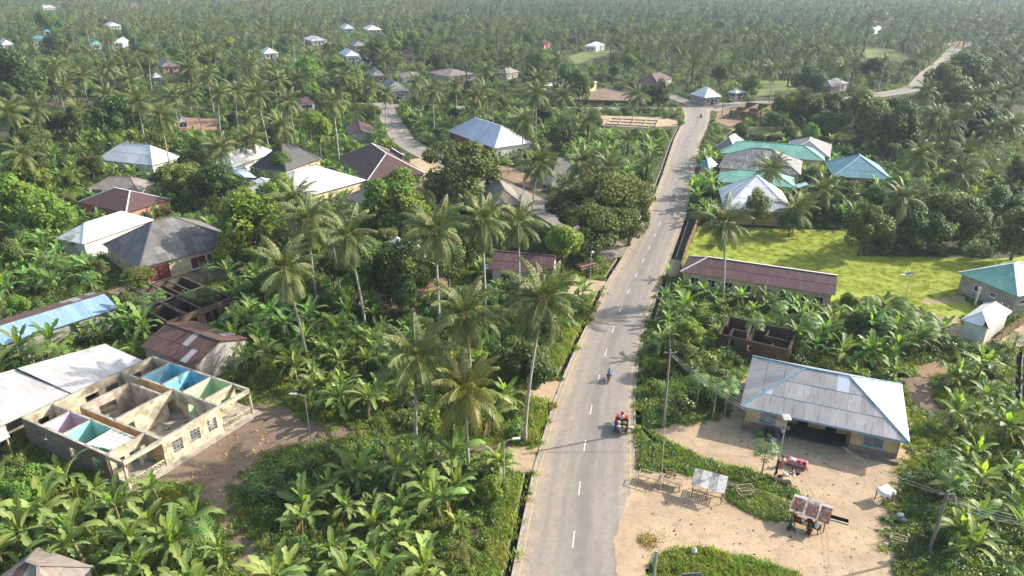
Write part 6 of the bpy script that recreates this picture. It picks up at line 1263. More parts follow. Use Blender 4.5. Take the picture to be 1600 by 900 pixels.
# vine-covered stumps in the lush plot
for x, y, h in [(512, 775, 3.2), (590, 720, 2.6), (560, 690, 2.2), (620, 745, 2.2), (500, 760, 1.8), (545, 735, 2.8), (640, 720, 2.6), (680, 730, 2.0)]:
    p = G(x, y); o = empty('vine_stump', p, 0, cat='vine', group='vine-covered stumps'); mb = MB(); mb.tube([(0, 0, -.1), (.1, 0, h)], [.08, .05], 6); mb.build('stem', M['tree_bark'], o); link('foliage', SHRUB[3 if h > 2.7 else 2], o, loc=(.05, 0, h * .55), scl=(.45, .45, h * .62)); want_label(o, 'upright vine-covered stump', p.x, p.y)
def dang(a, b): return math.atan2(b.y - a.y, b.x - a.x)
# ---------------------------------------------------------------- poles, lamps, wires
def lamp(x, y, h, arm=(1, 0), solar=True, label=''):
    p = G(x, y); o = empty('street_lamp', p, math.atan2(arm[1], arm[0]), label, 'street lamp', 'street lamps'); mb = MB(); mb.tube([(0, 0, -.1), (0, 0, .05), (0, 0, .05), (0, 0, h)], [.14, .14, .07, .045], 8); mb.build('pole', M['metal_pole'], o)
    mb = MB(); mb.tube([(0, 0, h - .1), (.35, 0, h + .12), (.9, 0, h + .2)], [.035, .035, .03], 6); mb.build('arm', M['metal_pole'], o)
    mb = MB(); mb.box((1.15, 0, h + .2), (.7, .26, .09)); mb.box((1.15, 0, h + .14), (.5, .18, .03)); mb.build('lamp_head', M['lamp_white'], o)
    if solar:
        mb = MB(); R = Matrix.Rotation(.3, 3, 'Y'); mb.box((.25, 0, h + .42), (1.1, .7, .04), rot=R); f = mb.build('solar_panel', M['metal_pole'], o); mb = MB(); mb.box((.25, 0, h + .45), (1.0, .6, .015), rot=R); mb.build('cell_sheet', M['solar_cell'], f)
    return o
LAMPS = [(487, 697, 6.2, (-1, 0), False, 'tall solar street lamp on the brown earth yard left of the banana grove'), (788, 775, 6.2, (1, .2), False, 'street lamp among bananas beside the left road ditch'), (921, 452, 5.6, (.3, 1), True, 'slim street lamp beside the log pile'), (603, 472, 5.2, (-1, 0), False, 'street lamp near the dark trees at the centre'), (794, 298, 5.8, (.8, .5), True, 'street lamp left of the palm on the village road'), (818, 318, 5.2, (-1, 0), False, 'street lamp by the rusty roof tip on the village road'), (624, 270, 4.6, (1, 0), False, 'street lamp in front of the large dark brown roof'),
         (711, 208, 5, (-1, 0), False, 'street lamp at the left corner of the blue-white hall'), (660, 192, 5, (-1, 0), False, 'street lamp right of the village road bend'), (631, 163, 4, (-1, 0), False, 'short street lamp at the village junction verge'), (619, 160, 5.4, (-1, 0), False, 'street lamp before the grey junction house'), (633, 142, 5, (-1, 0), False, 'street lamp behind the junction house yard'), (1322, 347, 5.6, (1, 0), False, 'street lamp between shrubs right of the pale pyramid roof'), (1548, 404, 5.6, (1, 0), False, 'street lamp behind the dark trees at the right edge of the lawn'), (1410, 482, 5.2, (-1, 0), True, 'solar panel on a short pole above bananas by the lawn')]
for L in LAMPS: lamp(*L[:5], label=L[5])
p = G(1211, 748); o = empty('street_lamp', p, 0, 'solar street lamp on a slim pole in the sand yard in front of the bungalow', 'street lamp', 'street lamps')
mb = MB(); mb.tube([(0, 0, -.1), (0, 0, 2.5), (.05, 0, 7.0)], [.09, .08, .05], 8); mb.build('pole', M['metal_pole'], o); mb = MB(); mb.tube([(0, 0, .0), (0, 0, 2.3)], [.13, .12], 8); mb.build('dark_pole_wrap', M['dark_metal'], o); R = Matrix.Rotation(.25, 3, 'X'); mb = MB(); mb.box((0, 0, 7.15), (.75, .7, .05), rot=R); f = mb.build('solar_panel', M['lamp_white'], o); mb = MB(); mb.box((0, 0, 7.19), (.64, .6, .015), rot=R); mb.build('cell_sheet', M['metal_pole'], f)
def pole(x, y, h, lean, mt, label, name='utility_pole', r=.15):
    p = G(x, y); o = empty(name, p, 0, label, 'utility pole'); mb = MB(); mb.tube([(0, 0, -.2), (lean[0] * h, lean[1] * h, h)], [r, r * .7], 9); mb.build('shaft', M[mt], o); mb = MB(); q = Vector((lean[0] * h, lean[1] * h, h - .35)); mb.box(q, (1.3, .1, .1)); mb.build('crossarm', M[mt], o)
    for k in (-.5, 0, .5): mb = MB(); mb.lathe([(.03, 0), (.05, .06), (.03, .12)], 7, (q.x + k, q.y, q.z + .05)); mb.build('insulator', M['white_trim'], o)
    return Vector(p) + Vector((lean[0] * h, lean[1] * h, h - .25))
T1 = pole(1035, 668, 9.6, (0, 0), 'pole_wood', 'tall grey wooden utility pole in weeds right of the road')
T2 = pole(1450, 868, 6.6, (.03, .05), 'pole_wood', 'leaning wooden utility pole at the lower right edge of the sand yard')
p0 = G(1026, 861, 8.0); o = empty('utility_pole', (p0.x, p0.y, 0), 0, 'pale concrete pole rising from the bottom edge beside the sign board', 'utility pole'); mb = MB(); mb.tube([(0, 0, -.2), (0, 0, 8)], [.14, .09], 8); mb.build('shaft', M['pole_concrete'], o); T0 = p0
T3 = pole(1008, 172, 7.5, (0, 0), 'pole_wood', 'utility pole at the left side of the road junction'); T4 = pole(1128, 180, 7.5, (0, 0), 'pole_wood', 'utility pole at the right side of the road junction')
T5 = pole(1046, 560, 7.5, (0, 0), 'pole_wood', 'utility pole rising out of the bananas right of the road') if False else None
def wire(a, b, sag, label, off=(0, 0, 0), mt='cable_grey', r=.014):
    a, b = Vector(a) + Vector(off), Vector(b) + Vector(off); pts = [a.lerp(b, t / 14) - Vector((0, 0, 4 * sag * (t / 14) * (1 - t / 14))) for t in range(15)]; mb = MB(); mb.tube(pts, r, 4); o = mb.build('overhead_wire', M[mt]); tag(o, label, 'wire', 'overhead wires')
wire(T1, T0, .5, 'overhead wire from the tall pole to the pale pole at the bottom edge')
q = G(1042, 470, 6.5); far_top = G(1046, 440, 9); wire(T1, far_top, .5, 'overhead wire running away from the tall pole above the bananas')
hq = G(1235, 668, 2.75)
for k in range(3): wire(T1, (hq.x, hq.y, hq.z), .6 + .2 * k, ['upper', 'middle', 'lower'][k] + ' wire from the tall pole to the bungalow porch', off=(0, 0, -.15 * k))
q2 = G(1405, 740, .5); e_ = G(1640, 815, 5)
for k in range(4): wire(T2, e_, .4 + .12 * k, ['topmost', 'second highest', 'third highest', 'lowest'][k] + ' wire from the leaning pole to the right edge', off=(0, 0, -.16 * k))
for k in range(2): wire(T2, (hq.x + 4, hq.y - 3, 2.7), .5 + .2 * k, ['upper', 'lower'][k] + ' wire from the leaning pole to the bungalow', off=(0, 0, -.15 * k))
wire(T3, T4, .4, 'overhead wire across the road junction')
# posts on the compound and fence rails by the lawn
# satellite dish
p = G(1545, 585); o = empty('satellite_dish', p, 0, 'pale satellite dish standing in weeds below the white kiosk', 'satellite dish'); mb = MB(); mb.tube([(0, 0, 0), (0, 0, .9)], .05, 6); mb.build('mast', M['dark_metal'], o)
bm = MB(); prof = [(.02 + .72 * (k / 6), .22 * (k / 6) ** 2) for k in range(7)]; bm.lathe(prof, 14); d = bm.build('dish', M['plastic_white'], o, loc=(0, 0, .95), rot=(.9, 0, .5)); mb = MB(); mb.bar((0, -.6, .2), (0, 0, .6), .03); mb.build('feed_arm', M['dark_metal'], d)

# ---------------------------------------------------------------- people
def skin(name, joints, links_, mt, parent, sub=1):
    me = bpy.data.meshes.new(name); keys = list(joints); me.from_pydata([joints[k][:3] for k in keys], [(keys.index(a), keys.index(b)) for a, b in links_], []); o = link('tmp_skin', me)
    m = o.modifiers.new('s', 'SKIN'); s = o.modifiers.new('u', 'SUBSURF'); s.levels = sub; s.render_levels = sub
    for k, v in zip(keys, me.skin_vertices[0].data): v.radius = (joints[k][3],) * 2 if not isinstance(joints[k][3], tuple) else joints[k][3]
    me.skin_vertices[0].data[0].use_root = True; bpy.context.view_layer.update(); dg = bpy.context.evaluated_depsgraph_get(); r = bpy.data.meshes.new_from_object(o.evaluated_get(dg)); bpy.data.objects.remove(o)
    r.name = name; r.materials.clear(); r.materials.append(M[mt]); r.polygons.foreach_set('use_smooth', [True] * len(r.polygons)); return link(name, r, parent)
def person(label, loc, rz, pose='stand', shirt='cloth_white', trousers='cloth_dark', skinm='skin_dark', s=1.0, group=None):
    o = empty('person', loc, rz, label, 'person', group); J = {}; y = .04     # the person looks along +Y
    if pose == 'stand': hip = Vector((0, 0, .92)); tv = Vector((0, .02, 1)); knees = [(sx * .1, .03, .5) for sx in (-1, 1)]; feet = [(-.11, 0, .08), (.13, .05, .08)]; el = [(-.27, -.02, 1.12), (.27, .04, 1.12)]; ha = [(-.27, .14, .88), (.26, .2, .9)]
    elif pose == 'ride': hip = Vector((0, -.12, .82)); tv = Vector((0, .22, 1)).normalized(); knees = [(sx * .24, .28, .72) for sx in (-1, 1)]; feet = [(sx * .22, .12, .32) for sx in (-1, 1)]; el = [(sx * .32, .22, 1.1) for sx in (-1, 1)]; ha = [(sx * .30, .47, 1.04) for sx in (-1, 1)]
    elif pose == 'bend': hip = Vector((0, -.1, .88)); tv = Vector((0, .75, .75)).normalized(); knees = [(sx * .1, .0, .48) for sx in (-1, 1)]; feet = [(sx * .12, -.02, .08) for sx in (-1, 1)]; el = [(sx * .24, .5, .92) for sx in (-1, 1)]; ha = [(sx * .16, .62, .68) for sx in (-1, 1)]
    else: hip = Vector((0, 0, .45)); tv = Vector((0, .16, 1)).normalized(); knees = [(-.13, .42, .5), (.15, .44, .5)]; feet = [(-.13, .42, .08), (.17, .50, .08)]; el = [(sx * .27, .14, .72) for sx in (-1, 1)]; ha = [(-.12, .38, .6), (.13, .36, .58)]
    P_ = lambda h, x=0, f=0: hip + tv * h + Vector((x, 0, 0)) + Vector((0, 1, 0)) * f
    def add(n, v, r): J[n] = (v[0] * s, v[1] * s, v[2] * s, r * s if not isinstance(r, tuple) else (r[0] * s, r[1] * s))
    add('pelvis', hip, (.15, .11)); add('waist', P_(.16), (.13, .095)); add('chest', P_(.36), (.155, .11)); add('collar', P_(.50), (.09, .07)); add('neck', P_(.56, f=.01), .055); add('jaw', P_(.64, f=.03), (.07, .075)); add('skull', P_(.74, f=.02), (.085, .095)); add('crown_', P_(.80, f=.01), (.055, .06)); add('nose', P_(.70, f=.13), .014)
    L = [('pelvis', 'waist'), ('waist', 'chest'), ('chest', 'collar'), ('collar', 'neck'), ('neck', 'jaw'), ('jaw', 'skull'), ('skull', 'crown_'), ('skull', 'nose')]
    for i, sx in enumerate((-1, 1)):
        n = 'lr'[i]; add('sh' + n, P_(.46, sx * .19), .055); add('el' + n, el[i], .04); add('wr' + n, ha[i], .028); d = (Vector(ha[i]) - Vector(el[i])).normalized(); pv = Vector(ha[i]) + d * .07; add('pa' + n, pv, (.034, .018)); L += [('collar', 'sh' + n), ('sh' + n, 'el' + n), ('el' + n, 'wr' + n), ('wr' + n, 'pa' + n)]
        sd = d.cross(Vector((0, 0, 1))); sd = sd.normalized() if sd.length > .1 else Vector((1, 0, 0))
        for k, (o_, ln) in enumerate(((-.027, .055), (-.009, .07), (.009, .065), (.027, .05))):
            b = pv + d * .03 + sd * o_; m_ = b + d * ln * .55; e__ = m_ + (d + Vector((0, 0, -.7))).normalized() * ln * .5; add('f%s%da' % (n, k), m_, .0085); add('f%s%db' % (n, k), e__, .007); L += [('pa' + n, 'f%s%da' % (n, k)), ('f%s%da' % (n, k), 'f%s%db' % (n, k))]
        b = Vector(ha[i]) + d * .03; e__ = b + (sd * (-sx) + d).normalized() * .06; add('th' + n, e__, .009); L.append(('wr' + n, 'th' + n))
        add('ear' + n, P_(.70, sx * .088), .016); L.append(('skull', 'ear' + n))
        add('hp' + n, hip + Vector((sx * .09, 0, -.04)), .095); add('kn' + n, knees[i], .062); add('an' + n, feet[i], .04); add('to' + n, Vector(feet[i]) + Vector((0, .16, -.045)), .032); L += [('pelvis', 'hp' + n), ('hp' + n, 'kn' + n), ('kn' + n, 'an' + n), ('an' + n, 'to' + n)]
    skin('body', J, L, skinm, o)
    g = 1.18
    def sub(names, Ls, mt, nm, k=g): skin(nm, {n: (J[n][0], J[n][1], J[n][2], tuple(q * k for q in J[n][3]) if isinstance(J[n][3], tuple) else J[n][3] * k) for n in names}, Ls, mt, o)
    for n in 'lr': J['sl' + n] = tuple((J['sh' + n][k] * .35 + J['el' + n][k] * .65) for k in range(3)) + (.045 * s,)
    sub(['waist', 'pelvis', 'chest', 'collar', 'shl', 'shr', 'sll', 'slr'], [('pelvis', 'waist'), ('waist', 'chest'), ('chest', 'collar'), ('collar', 'shl'), ('collar', 'shr'), ('shl', 'sll'), ('shr', 'slr')], shirt, 'shirt', 1.22)
    for n in 'lr': J['cu' + n] = tuple((J['kn' + n][k] * .3 + J['an' + n][k] * .7) for k in range(3)) + (.05 * s,)
    sub(['pelvis', 'hpl', 'hpr', 'knl', 'knr', 'cul', 'cur'], [('pelvis', 'hpl'), ('pelvis', 'hpr'), ('hpl', 'knl'), ('hpr', 'knr'), ('knl', 'cul'), ('knr', 'cur')], trousers, 'trousers', 1.2)
    mb = MB(); c = P_(.765, f=-.005) * s; mb.blob(c, (.098 * s, .108 * s, .085 * s), 3, n=8, j=.03); mb.build('hair', M['hair_black'], o, True); return o
# ---------------------------------------------------------------- vehicles on the road
def wheel(parent, c, r, w, axis='X', name='wheel'):
    o = MB(); n = 16; V = []; F = []; prof = [(-w / 2, r * .8), (-w / 2, r * .95), (-w / 4, r), (w / 4, r), (w / 2, r * .95), (w / 2, r * .8), (0, r * .74)]; m = len(prof)
    for k in range(n):
        a = 2 * pi * k / n
        for x, q in prof: V.append((x, q * cos(a), q * sin(a)))
    for k in range(n):
        for j in range(m): F.append((k * m + j, k * m + (j + 1) % m, ((k + 1) % n) * m + (j + 1) % m, ((k + 1) % n) * m + j))
    o.add(V, F); t = o.build(name, M['rubber'], parent, True, loc=c); g = MB()
    for k in range(8): a = pi * k / 4; g.bar((0, 0, 0), (0, cos(a) * r * .8, sin(a) * r * .8), .02, .02)
    g.tube([(-w * .6, 0, 0), (w * .6, 0, 0)], .045, 8); g.build('rim', M['chrome'], t); return t
ROAD_ANG = dang(G(925.5, 630), G(937.5, 583)) - pi / 2
def motorbike(loc, rz, label):
    o = empty('motorcycle', loc, rz, label, 'motorcycle')
    wheel(o, (0, -.62, .3), .3, .11); wheel(o, (0, .66, .3), .3, .09); mb = MB(); mb.bar((0, -.62, .32), (0, 0, .45), .05); mb.bar((0, 0, .4), (0, .42, .8), .06); mb.bar((0, -.55, .65), (0, .3, .7), .05); mb.bar((0, -.62, .32), (0, -.5, .66), .04); mb.bar((0, .66, .32), (0, .42, .9), .06); mb.box((0, .02, .42), (.26, .34, .28)); mb.build('frame', M['dark_metal'], o)
    mb = MB(); mb.blob((0, .22, .80), (.13, .25, .12), 1, n=8, j=.02); mb.build('fuel_tank', M['red_paint'], o, True); mb = MB(); mb.box((0, -.28, .77), (.26, .68, .09)); mb.build('seat', M['rubber'], o); mb = MB(); mb.tube([(-.34, .36, 1.02), (-.1, .42, .98), (.1, .42, .98), (.34, .36, 1.02)], .018, 6); mb.build('handlebar', M['chrome'], o)
    mb = MB(); mb.blob((0, .5, .88), (.1, .07, .1), 2, n=8, j=.02); mb.build('headlight', M['glass_dark'], o); mb = MB(); mb.box((0, -.72, .66), (.14, .05, .08)); mb.build('tail_light', M['red_paint'], o); mb = MB(); mb.tube([(.14, .1, .3), (.15, -.7, .36)], [.03, .045], 7); mb.build('exhaust', M['chrome'], o); mb = MB(); mb.box((0, -.78, .45), (.18, .02, .22)); mb.build('mudguard', M['rubber'], o); return o
p = G(951, 594, .056); motorbike(p, ROAD_ANG, 'dark motorcycle ridden up the road by a man in blue'); R = Matrix.Rotation(ROAD_ANG, 3, 'Z'); person('man in bright blue shirt riding a motorcycle away up the road', p, ROAD_ANG, 'ride', 'cloth_blue', 'cloth_dark')
# cargo tricycle seen from behind
p = G(970.5, 668, .056); o = empty('cargo_tricycle', p, ROAD_ANG + .05, 'red and navy cargo tricycle loaded with goods driving up the road', 'tricycle')
wheel(o, (-.62, -.75, .3), .3, .14); wheel(o, (.62, -.75, .3), .3, .14); wheel(o, (0, 1.25, .3), .3, .12)
mb = MB(); mb.box((0, -.55, .5), (1.36, 1.75, .08)); mb.bar((0, .3, .5), (0, 1.25, .9), .09); mb.bar((0, 1.25, .3), (0, 1.15, 1.0), .08); mb.build('chassis', M['dark_metal'], o)
mb = MB(); mb.box((0, -1.42, .72), (1.42, .05, .46)); mb.build('tailgate', M['navy_paint'], o)
mb = MB()
for k in range(9): mb.box((-.36 + k * .09, -1.45, .82), (.06, .012, .10 if k % 3 else .07))
mb.box((0, -1.45, .60), (.30, .012, .12)); mb.build('worn_lettering', M['cloth_white'], o)
for s_ in (-1, 1):
    mb = MB(); mb.box((s_ * .69, -.55, .72), (.05, 1.7, .42)); mb.build('side_panel', M['navy_paint'], o); mb = MB(); mb.box((s_ * .55, -1.455, .60), (.12, .02, .08)); mb.build('tail_light', M['red_paint'], o)
    mb = MB(); mb.box((s_ * .46, .48, .95), (.42, .55, .52)); mb.build('side_box', M['red_paint'], o)
mb = MB(); mb.box((0, .36, .66), (1.36, .07, .5)); mb.build('front_panel', M['navy_paint'], o); mb = MB(); mb.tube([(-.4, .9, 1.08), (-.1, 1.1, 1.05), (.1, 1.1, 1.05), (.4, .9, 1.08)], .02, 6); mb.build('handlebar', M['chrome'], o); mb = MB(); mb.box((0, .55, .72), (.34, .6, .1)); mb.build('seat', M['rubber'], o); mb = MB(); mb.blob((0, 1.3, 1.0), (.2, .14, .22), 4, n=8, j=.04); mb.build('fairing', M['red_paint'], o)
person('driver in white shirt seated on the red and navy cargo tricycle', p + Matrix.Rotation(ROAD_ANG, 3, 'Z') @ Vector((0, .42, .08)), ROAD_ANG + .05, 'ride', 'cloth_white', 'cloth_dark', s=.92)
for k, (x, y, z, rx, ry, rz_, mt, nm) in enumerate([(-.3, -.25, .78, .32, .3, .2, 'cloth_tan', 'tan'), (.28, -.3, .8, .34, .28, .2, 'cloth_green', 'green'), (-.28, -.95, .74, .3, .32, .17, 'cloth_grey', 'grey'), (.3, -.98, .74, .32, .3, .16, 'cloth_orange', 'orange')]):
    q = p + Matrix.Rotation(ROAD_ANG + .05, 3, 'Z') @ Vector((x, y, z)); mb = MB(); mb.blob((0, 0, 0), (rx, ry, rz_), k + 5, n=8, j=.12); tag(mb.build('sack', M[mt], None, True, loc=q, rot=(0, 0, ROAD_ANG)), '%s sack lying in the bed of the cargo tricycle' % nm, 'sack', 'sacks on the tricycle')
p = G(1095, 184, .03); motorbike(p, .2, 'distant motorcycle near the road junction'); person('distant rider in dark clothes near the road junction', p, .2, 'ride', 'cloth_dark', 'cloth_dark'); 
p = G(995, 668); mb = MB(); mb.blob((0, 0, .08), (.42, .24, .12), 3, n=9, j=.25); tag(mb.build('rag_heap', M['white_sack'], None, True, loc=G(986, 669, .05)), 'crumpled white sack at the road edge behind the tricycle', 'sack')
# ---------------------------------------------------------------- stalls and people in the sand yard
def posts(o, L, r=.05, mt='wood'):
    for a, b in L: mb = MB(); mb.tube([a, b], r, 6); mb.build('post', M[mt], o)
def slats(o, p0, p1, q0, q1, n, w, mt, name='slat', t=.03):
    for k in range(n):
        f = (k + .5) / n; a, b = Vector(p0).lerp(Vector(q0), f), Vector(p1).lerp(Vector(q1), f); mb = MB(); mb.bar(a, b, w, t); mb.build(name, M[mt], o)
YA = dang(G(1138, 782), G(1231, 815))      # the stalls stand along this line
# grey sheet roofed stall: posts, slatted counter, sloping roof of weathered sheets
p = G(1105, 775); o = empty('market_stall', p, YA + .12, 'roadside stall with weathered grey sheet roof and slatted counter', 'stall')
o.scale = (.86, .86, .95); posts(o, [((-1.55, -.75, 0), (-1.55, -.75, 1.55)), ((1.55, -.75, 0), (1.55, -.75, 1.55)), ((-1.55, .75, 0), (-1.55, .75, 2.0)), ((1.55, .75, 0), (1.55, .75, 2.0)), ((0, -.75, 0), (0, -.75, 1.55))])
for k in range(4):
    mb = MB(); x0 = -1.75 + k * .88; mb.bar((x0 + .44, -1.0, 1.56 + .02 * (k % 2)), (x0 + .44, 1.15, 2.16 + .02 * (k % 2)), .90, .03); mb.build('roof_sheet', M['sheet_pale' if k % 2 else 'sheet_grey'], o)
mb = MB(); mb.bar((-1.7, -.75, 1.5), (1.7, -.75, 1.5), .07); mb.bar((-1.7, .75, 1.98), (1.7, .75, 1.98), .07); mb.bar((-1.6, -.75, .75), (1.6, -.75, .75), .07); mb.bar((-1.6, .75, .75), (1.6, .75, .75), .07); mb.build('rail', M['wood'], o)
slats(o, (-1.6, -.75, .8), (-1.6, .75, .8), (1.6, -.75, .8), (1.6, .75, .8), 13, .14, 'wood_pale'); 
BLOCK.append([tuple(G(x, y).to_2d()) for x, y in ((1075, 790), (1135, 795), (1140, 750), (1085, 745))])
# bare table frames
def frame_table(x, y, rz, L, D, Hh, label, mt='wood', n=9, crate=True):
    p = G(x, y); o = empty('wooden_frame', p, rz, label, 'wooden frame'); posts(o, [((sx * L / 2, sy * D / 2, 0), (sx * L / 2, sy * D / 2, Hh)) for sx in (-1, 1) for sy in (-1, 1)], .045, mt)
    mb = MB()
    for z in (Hh, Hh * .55):
        for a, b in (((-L / 2, -D / 2, z), (L / 2, -D / 2, z)), ((-L / 2, D / 2, z), (L / 2, D / 2, z)), ((-L / 2, -D / 2, z), (-L / 2, D / 2, z)), ((L / 2, -D / 2, z), (L / 2, D / 2, z))): mb.bar(a, b, .06)
    mb.bar((-L / 2, -D / 2, 0), (0, -D / 2, Hh), .05); mb.build('rail', M[mt], o)
    if crate: slats(o, (-L / 2, -D / 2, Hh * .58), (-L / 2, D / 2, Hh * .58), (L / 2, -D / 2, Hh * .58), (L / 2, D / 2, Hh * .58), n, L / n * .7, 'wood_pale' if n > 6 else 'wood')
    return o
frame_table(1016, 755, YA + .15, 2.2, 1.0, 1.0, 'slatted bamboo table frame nearest the road edge', 'wood_pale')
frame_table(1048, 760, YA + .1, 1.8, .9, .8, 'low slatted wooden bench frame beside the grey-roofed stall', 'wood_pale'); frame_table(1047, 745, YA + .2, .9, .5, .75, 'small open wooden crate frame behind the low bench frame', 'wood', 4)
frame_table(1163, 775, YA + .7, 1.4, .9, 1.0, 'bare wooden pole frame leaning on the grass strip', 'wood_pale', crate=False)
frame_table(1402, 850, YA + .1, 1.2, .7, .75, 'bare wooden table frame beside the dark drain slot', 'wood_pale', crate=False)
# rust-patched stall with goods and people
p = G(1262, 818); o = empty('market_stall', p, YA, 'stall with rust-patched sheet roof and colourful goods below', 'stall')
o.scale = (.8, .8, .85); posts(o, [((-1.7, -.7, 0), (-1.7, -.7, 1.7)), ((1.7, -.7, 0), (1.7, -.7, 1.7)), ((-1.7, .9, 0), (-1.7, .9, 2.1)), ((1.7, .9, 0), (1.7, .9, 2.1)), ((1.3, -1.3, 0), (.7, -.6, 1.6)), ((.3, -1.3, 0), (.9, -.6, 1.6))], .055, 'wood')
pat = 'wrwwrwrwrwrrwrwwrw'
rz_ = lambda y: 1.66 + (y + 1.1) * .22
for x0, x1, y0, y1, m_, up in ((-2.05, -.7, -1.15, .2, 'sheet_grey', 0), (-.72, .7, -1.2, .2, 'sheet_grey', .01), (.68, 2.05, -1.15, .2, 'sheet_grey', 0), (-2.0, -.6, .15, 1.35, 'sheet_pale', .02), (-.62, .8, .15, 1.3, 'sheet_grey', .03), (.78, 2.08, .15, 1.35, 'sheet_pale', .02), (-1.9, -.66, -.75, .95, 'sheet_rust', .05), (-.42, .78, -.95, .75, 'sheet_rust', .05), (.98, 2.08, -1.18, .95, 'sheet_rust', .05)):
    mb = MB(); xm = (x0 + x1) / 2; mb.bar((xm, y0, rz_(y0) + up), (xm, y1, rz_(y1) + up), x1 - x0, .022); mb.build('roof_sheet', M[m_], o)
mb = MB(); mb.bar((-2, -.7, 1.66), (2, -.7, 1.66), .08); mb.bar((-2, .9, 2.03), (2, .9, 2.03), .08); mb.bar((-2, 1.25, 2.12), (2.1, 1.25, 2.12), .09); mb.build('rail', M['wood_pale'], o); mb = MB(); mb.box((0, -.9, .7), (2.8, 1.0, .05)); mb.build('counter', M['wood_brown'], o)
posts(o, [((-1.2, -1.3, 0), (-1.2, -1.3, .7)), ((1.2, -1.3, 0), (1.2, -1.3, .7))], .04)
Ry = Matrix.Rotation(YA, 3, 'Z')
for k, (x, y, z, rx, ry, rz_, mt, lb) in enumerate([(-.9, -1.0, .88, .3, .28, .2, 'cloth_red', 'red bundle at the left end of the stall counter'), (-.5, -.95, .9, .2, .25, .2, 'cloth_white', 'white bundle beside the red one on the stall counter'), (-.1, -1.2, .85, .36, .2, .15, 'cloth_yellow', 'yellow bag in the middle of the stall counter'), (.35, -1.0, .9, .38, .3, .2, 'cloth_maroon', 'maroon cloth heap on the stall counter'), (.95, -1.05, .92, .2, .3, .24, 'cloth_white', 'white cloth hanging at the right end of the counter'), (.2, -.6, .92, .3, .22, .2, 'cloth_red', 'dark red heap at the back of the stall counter'), (1.25, -.9, .86, .18, .2, .16, 'cloth_maroon', 'small maroon bundle at the counter corner')]):
    mb = MB(); mb.blob((0, 0, 0), (rx, ry, rz_), k, n=8, j=.2); tag(mb.build('bundle', M[mt], None, True, loc=p + Ry @ Vector((x * .8, y * .8, z * .85))), lb, 'bundle', 'goods on the rust-roofed stall')
person('person in dark skirt with bare shoulders standing at the left of the rust-roofed stall', G(1240, 818), YA - 1.4, 'stand', 'skin_mid' if False else 'cloth_tan', 'cloth_dark', 'skin_mid')
person('person in black crouching over goods left of the rust-roofed stall', G(1232, 832), YA - .9, 'sit', 'cloth_dark', 'cloth_dark'); person('person in maroon seated behind the stall counter', p + Ry @ Vector((.3, -1.7, 0)), YA, 'sit', 'cloth_maroon', 'cloth_maroon')
# cloth-covered table
def draped(x, y, rz, L, D, Hh, mt, label, seed=0):
    p = G(x, y); o = empty('table', p, rz, 'wooden table under ' + label, 'table'); mb = MB(); mb.box((0, 0, Hh - .03), (L, D, .05)); mb.build('tabletop', M['wood'], o)
    for sx in (-1, 1):
        for sy in (-1, 1): mb = MB(); mb.box((sx * (L / 2 - .08), sy * (D / 2 - .08), (Hh - .06) / 2), (.07, .07, Hh - .06)); mb.build('leg', M['wood_brown'], o)
    n = 22; V = []; F = []; r = random.Random(seed)
    for i in range(n + 1):
        for j in range(n + 1):
            u, v = (i / n - .5) * 1.5 * L, (j / n - .5) * 1.7 * D; a, b = max(0, abs(u) - L / 2), max(0, abs(v) - D / 2); dr = a + b; x_ = np.sign(u) * min(abs(u), L / 2 + .03 + .12 * a); y_ = np.sign(v) * min(abs(v), D / 2 + .03 + .12 * b)
            wv = .04 * sin(u * 9 + seed) * (b > 0) + .04 * sin(v * 9) * (a > 0); V.append((x_ + wv * (a > 0), y_ + wv * (b > 0), Hh + .02 - dr * .95 + (0 if dr else .05 * sin(i * .5) * sin(j * .45) + .04)))
    for i in range(n):
        for j in range(n): F.append((i * (n + 1) + j, (i + 1) * (n + 1) + j, (i + 1) * (n + 1) + j + 1, i * (n + 1) + j + 1))
    mb = MB(); mb.add(V, F); tag(mb.build('cloth_cover', M[mt], None, True, loc=p, rot=(0, 0, rz)), label, 'cloth'); return p
draped(1380, 782, YA + .9, 1.3, 1.0, 1.3, 'tarp_white', 'bright white sheet covering a table in the open sand yard')
p = draped(1245, 728, YA + .05, 1.8, .8, .6, 'cloth_pink', 'pink and white patterned cloth over the low table by the lamp', 2); p = draped(1222, 752, YA + .2, 1.5, .9, .55, 'cloth_tan', 'tan sheet over the table at the foot of the solar lamp', 4)
for k, (x, y, z, mt, r_, lb) in enumerate([(1237, 728, .78, 'cloth_white', .22, 'white folded cloth on the pink-covered table'), (1247, 731, .78, 'cloth_red', .2, 'red folded cloth on the pink-covered table'), (1255, 734, .78, 'cloth_navy', .2, 'navy folded cloth on the pink-covered table'), (1226, 750, .72, 'cloth_white', .24, 'white bundle on the tan-covered table'), (1218, 753, .72, 'cloth_dark', .22, 'black bundle on the tan-covered table'), (1247, 741, .1, 'cloth_maroon', .2, 'maroon bag on the sand right of the lamp tables')]):
    q = G(x, y, 0); mb = MB(); mb.blob((0, 0, 0), (r_ * 1.3, r_, r_ * .6), k + 30, n=8, j=.18); tag(mb.build('bundle', M[mt], None, True, loc=(q.x, q.y, z)), lb, 'bundle', 'cloth bundles by the solar lamp')
person('person in pink top sitting beside the lamp tables', G(1238, 748), YA + 1.6, 'sit', 'cloth_pink', 'cloth_white', 'skin_mid'); person('person in white top seated at the far end of the lamp tables', G(1222, 728), YA + 2.6, 'sit', 'cloth_white', 'cloth_red')
person('person in white shirt and dark trousers standing under the bungalow eave', G(1221, 688), 2.2, 'stand', 'cloth_white', 'cloth_dark'); person('person in black sitting against the bungalow wall below the window', G(1197, 680), 2.9, 'sit', 'cloth_dark', 'cloth_dark')
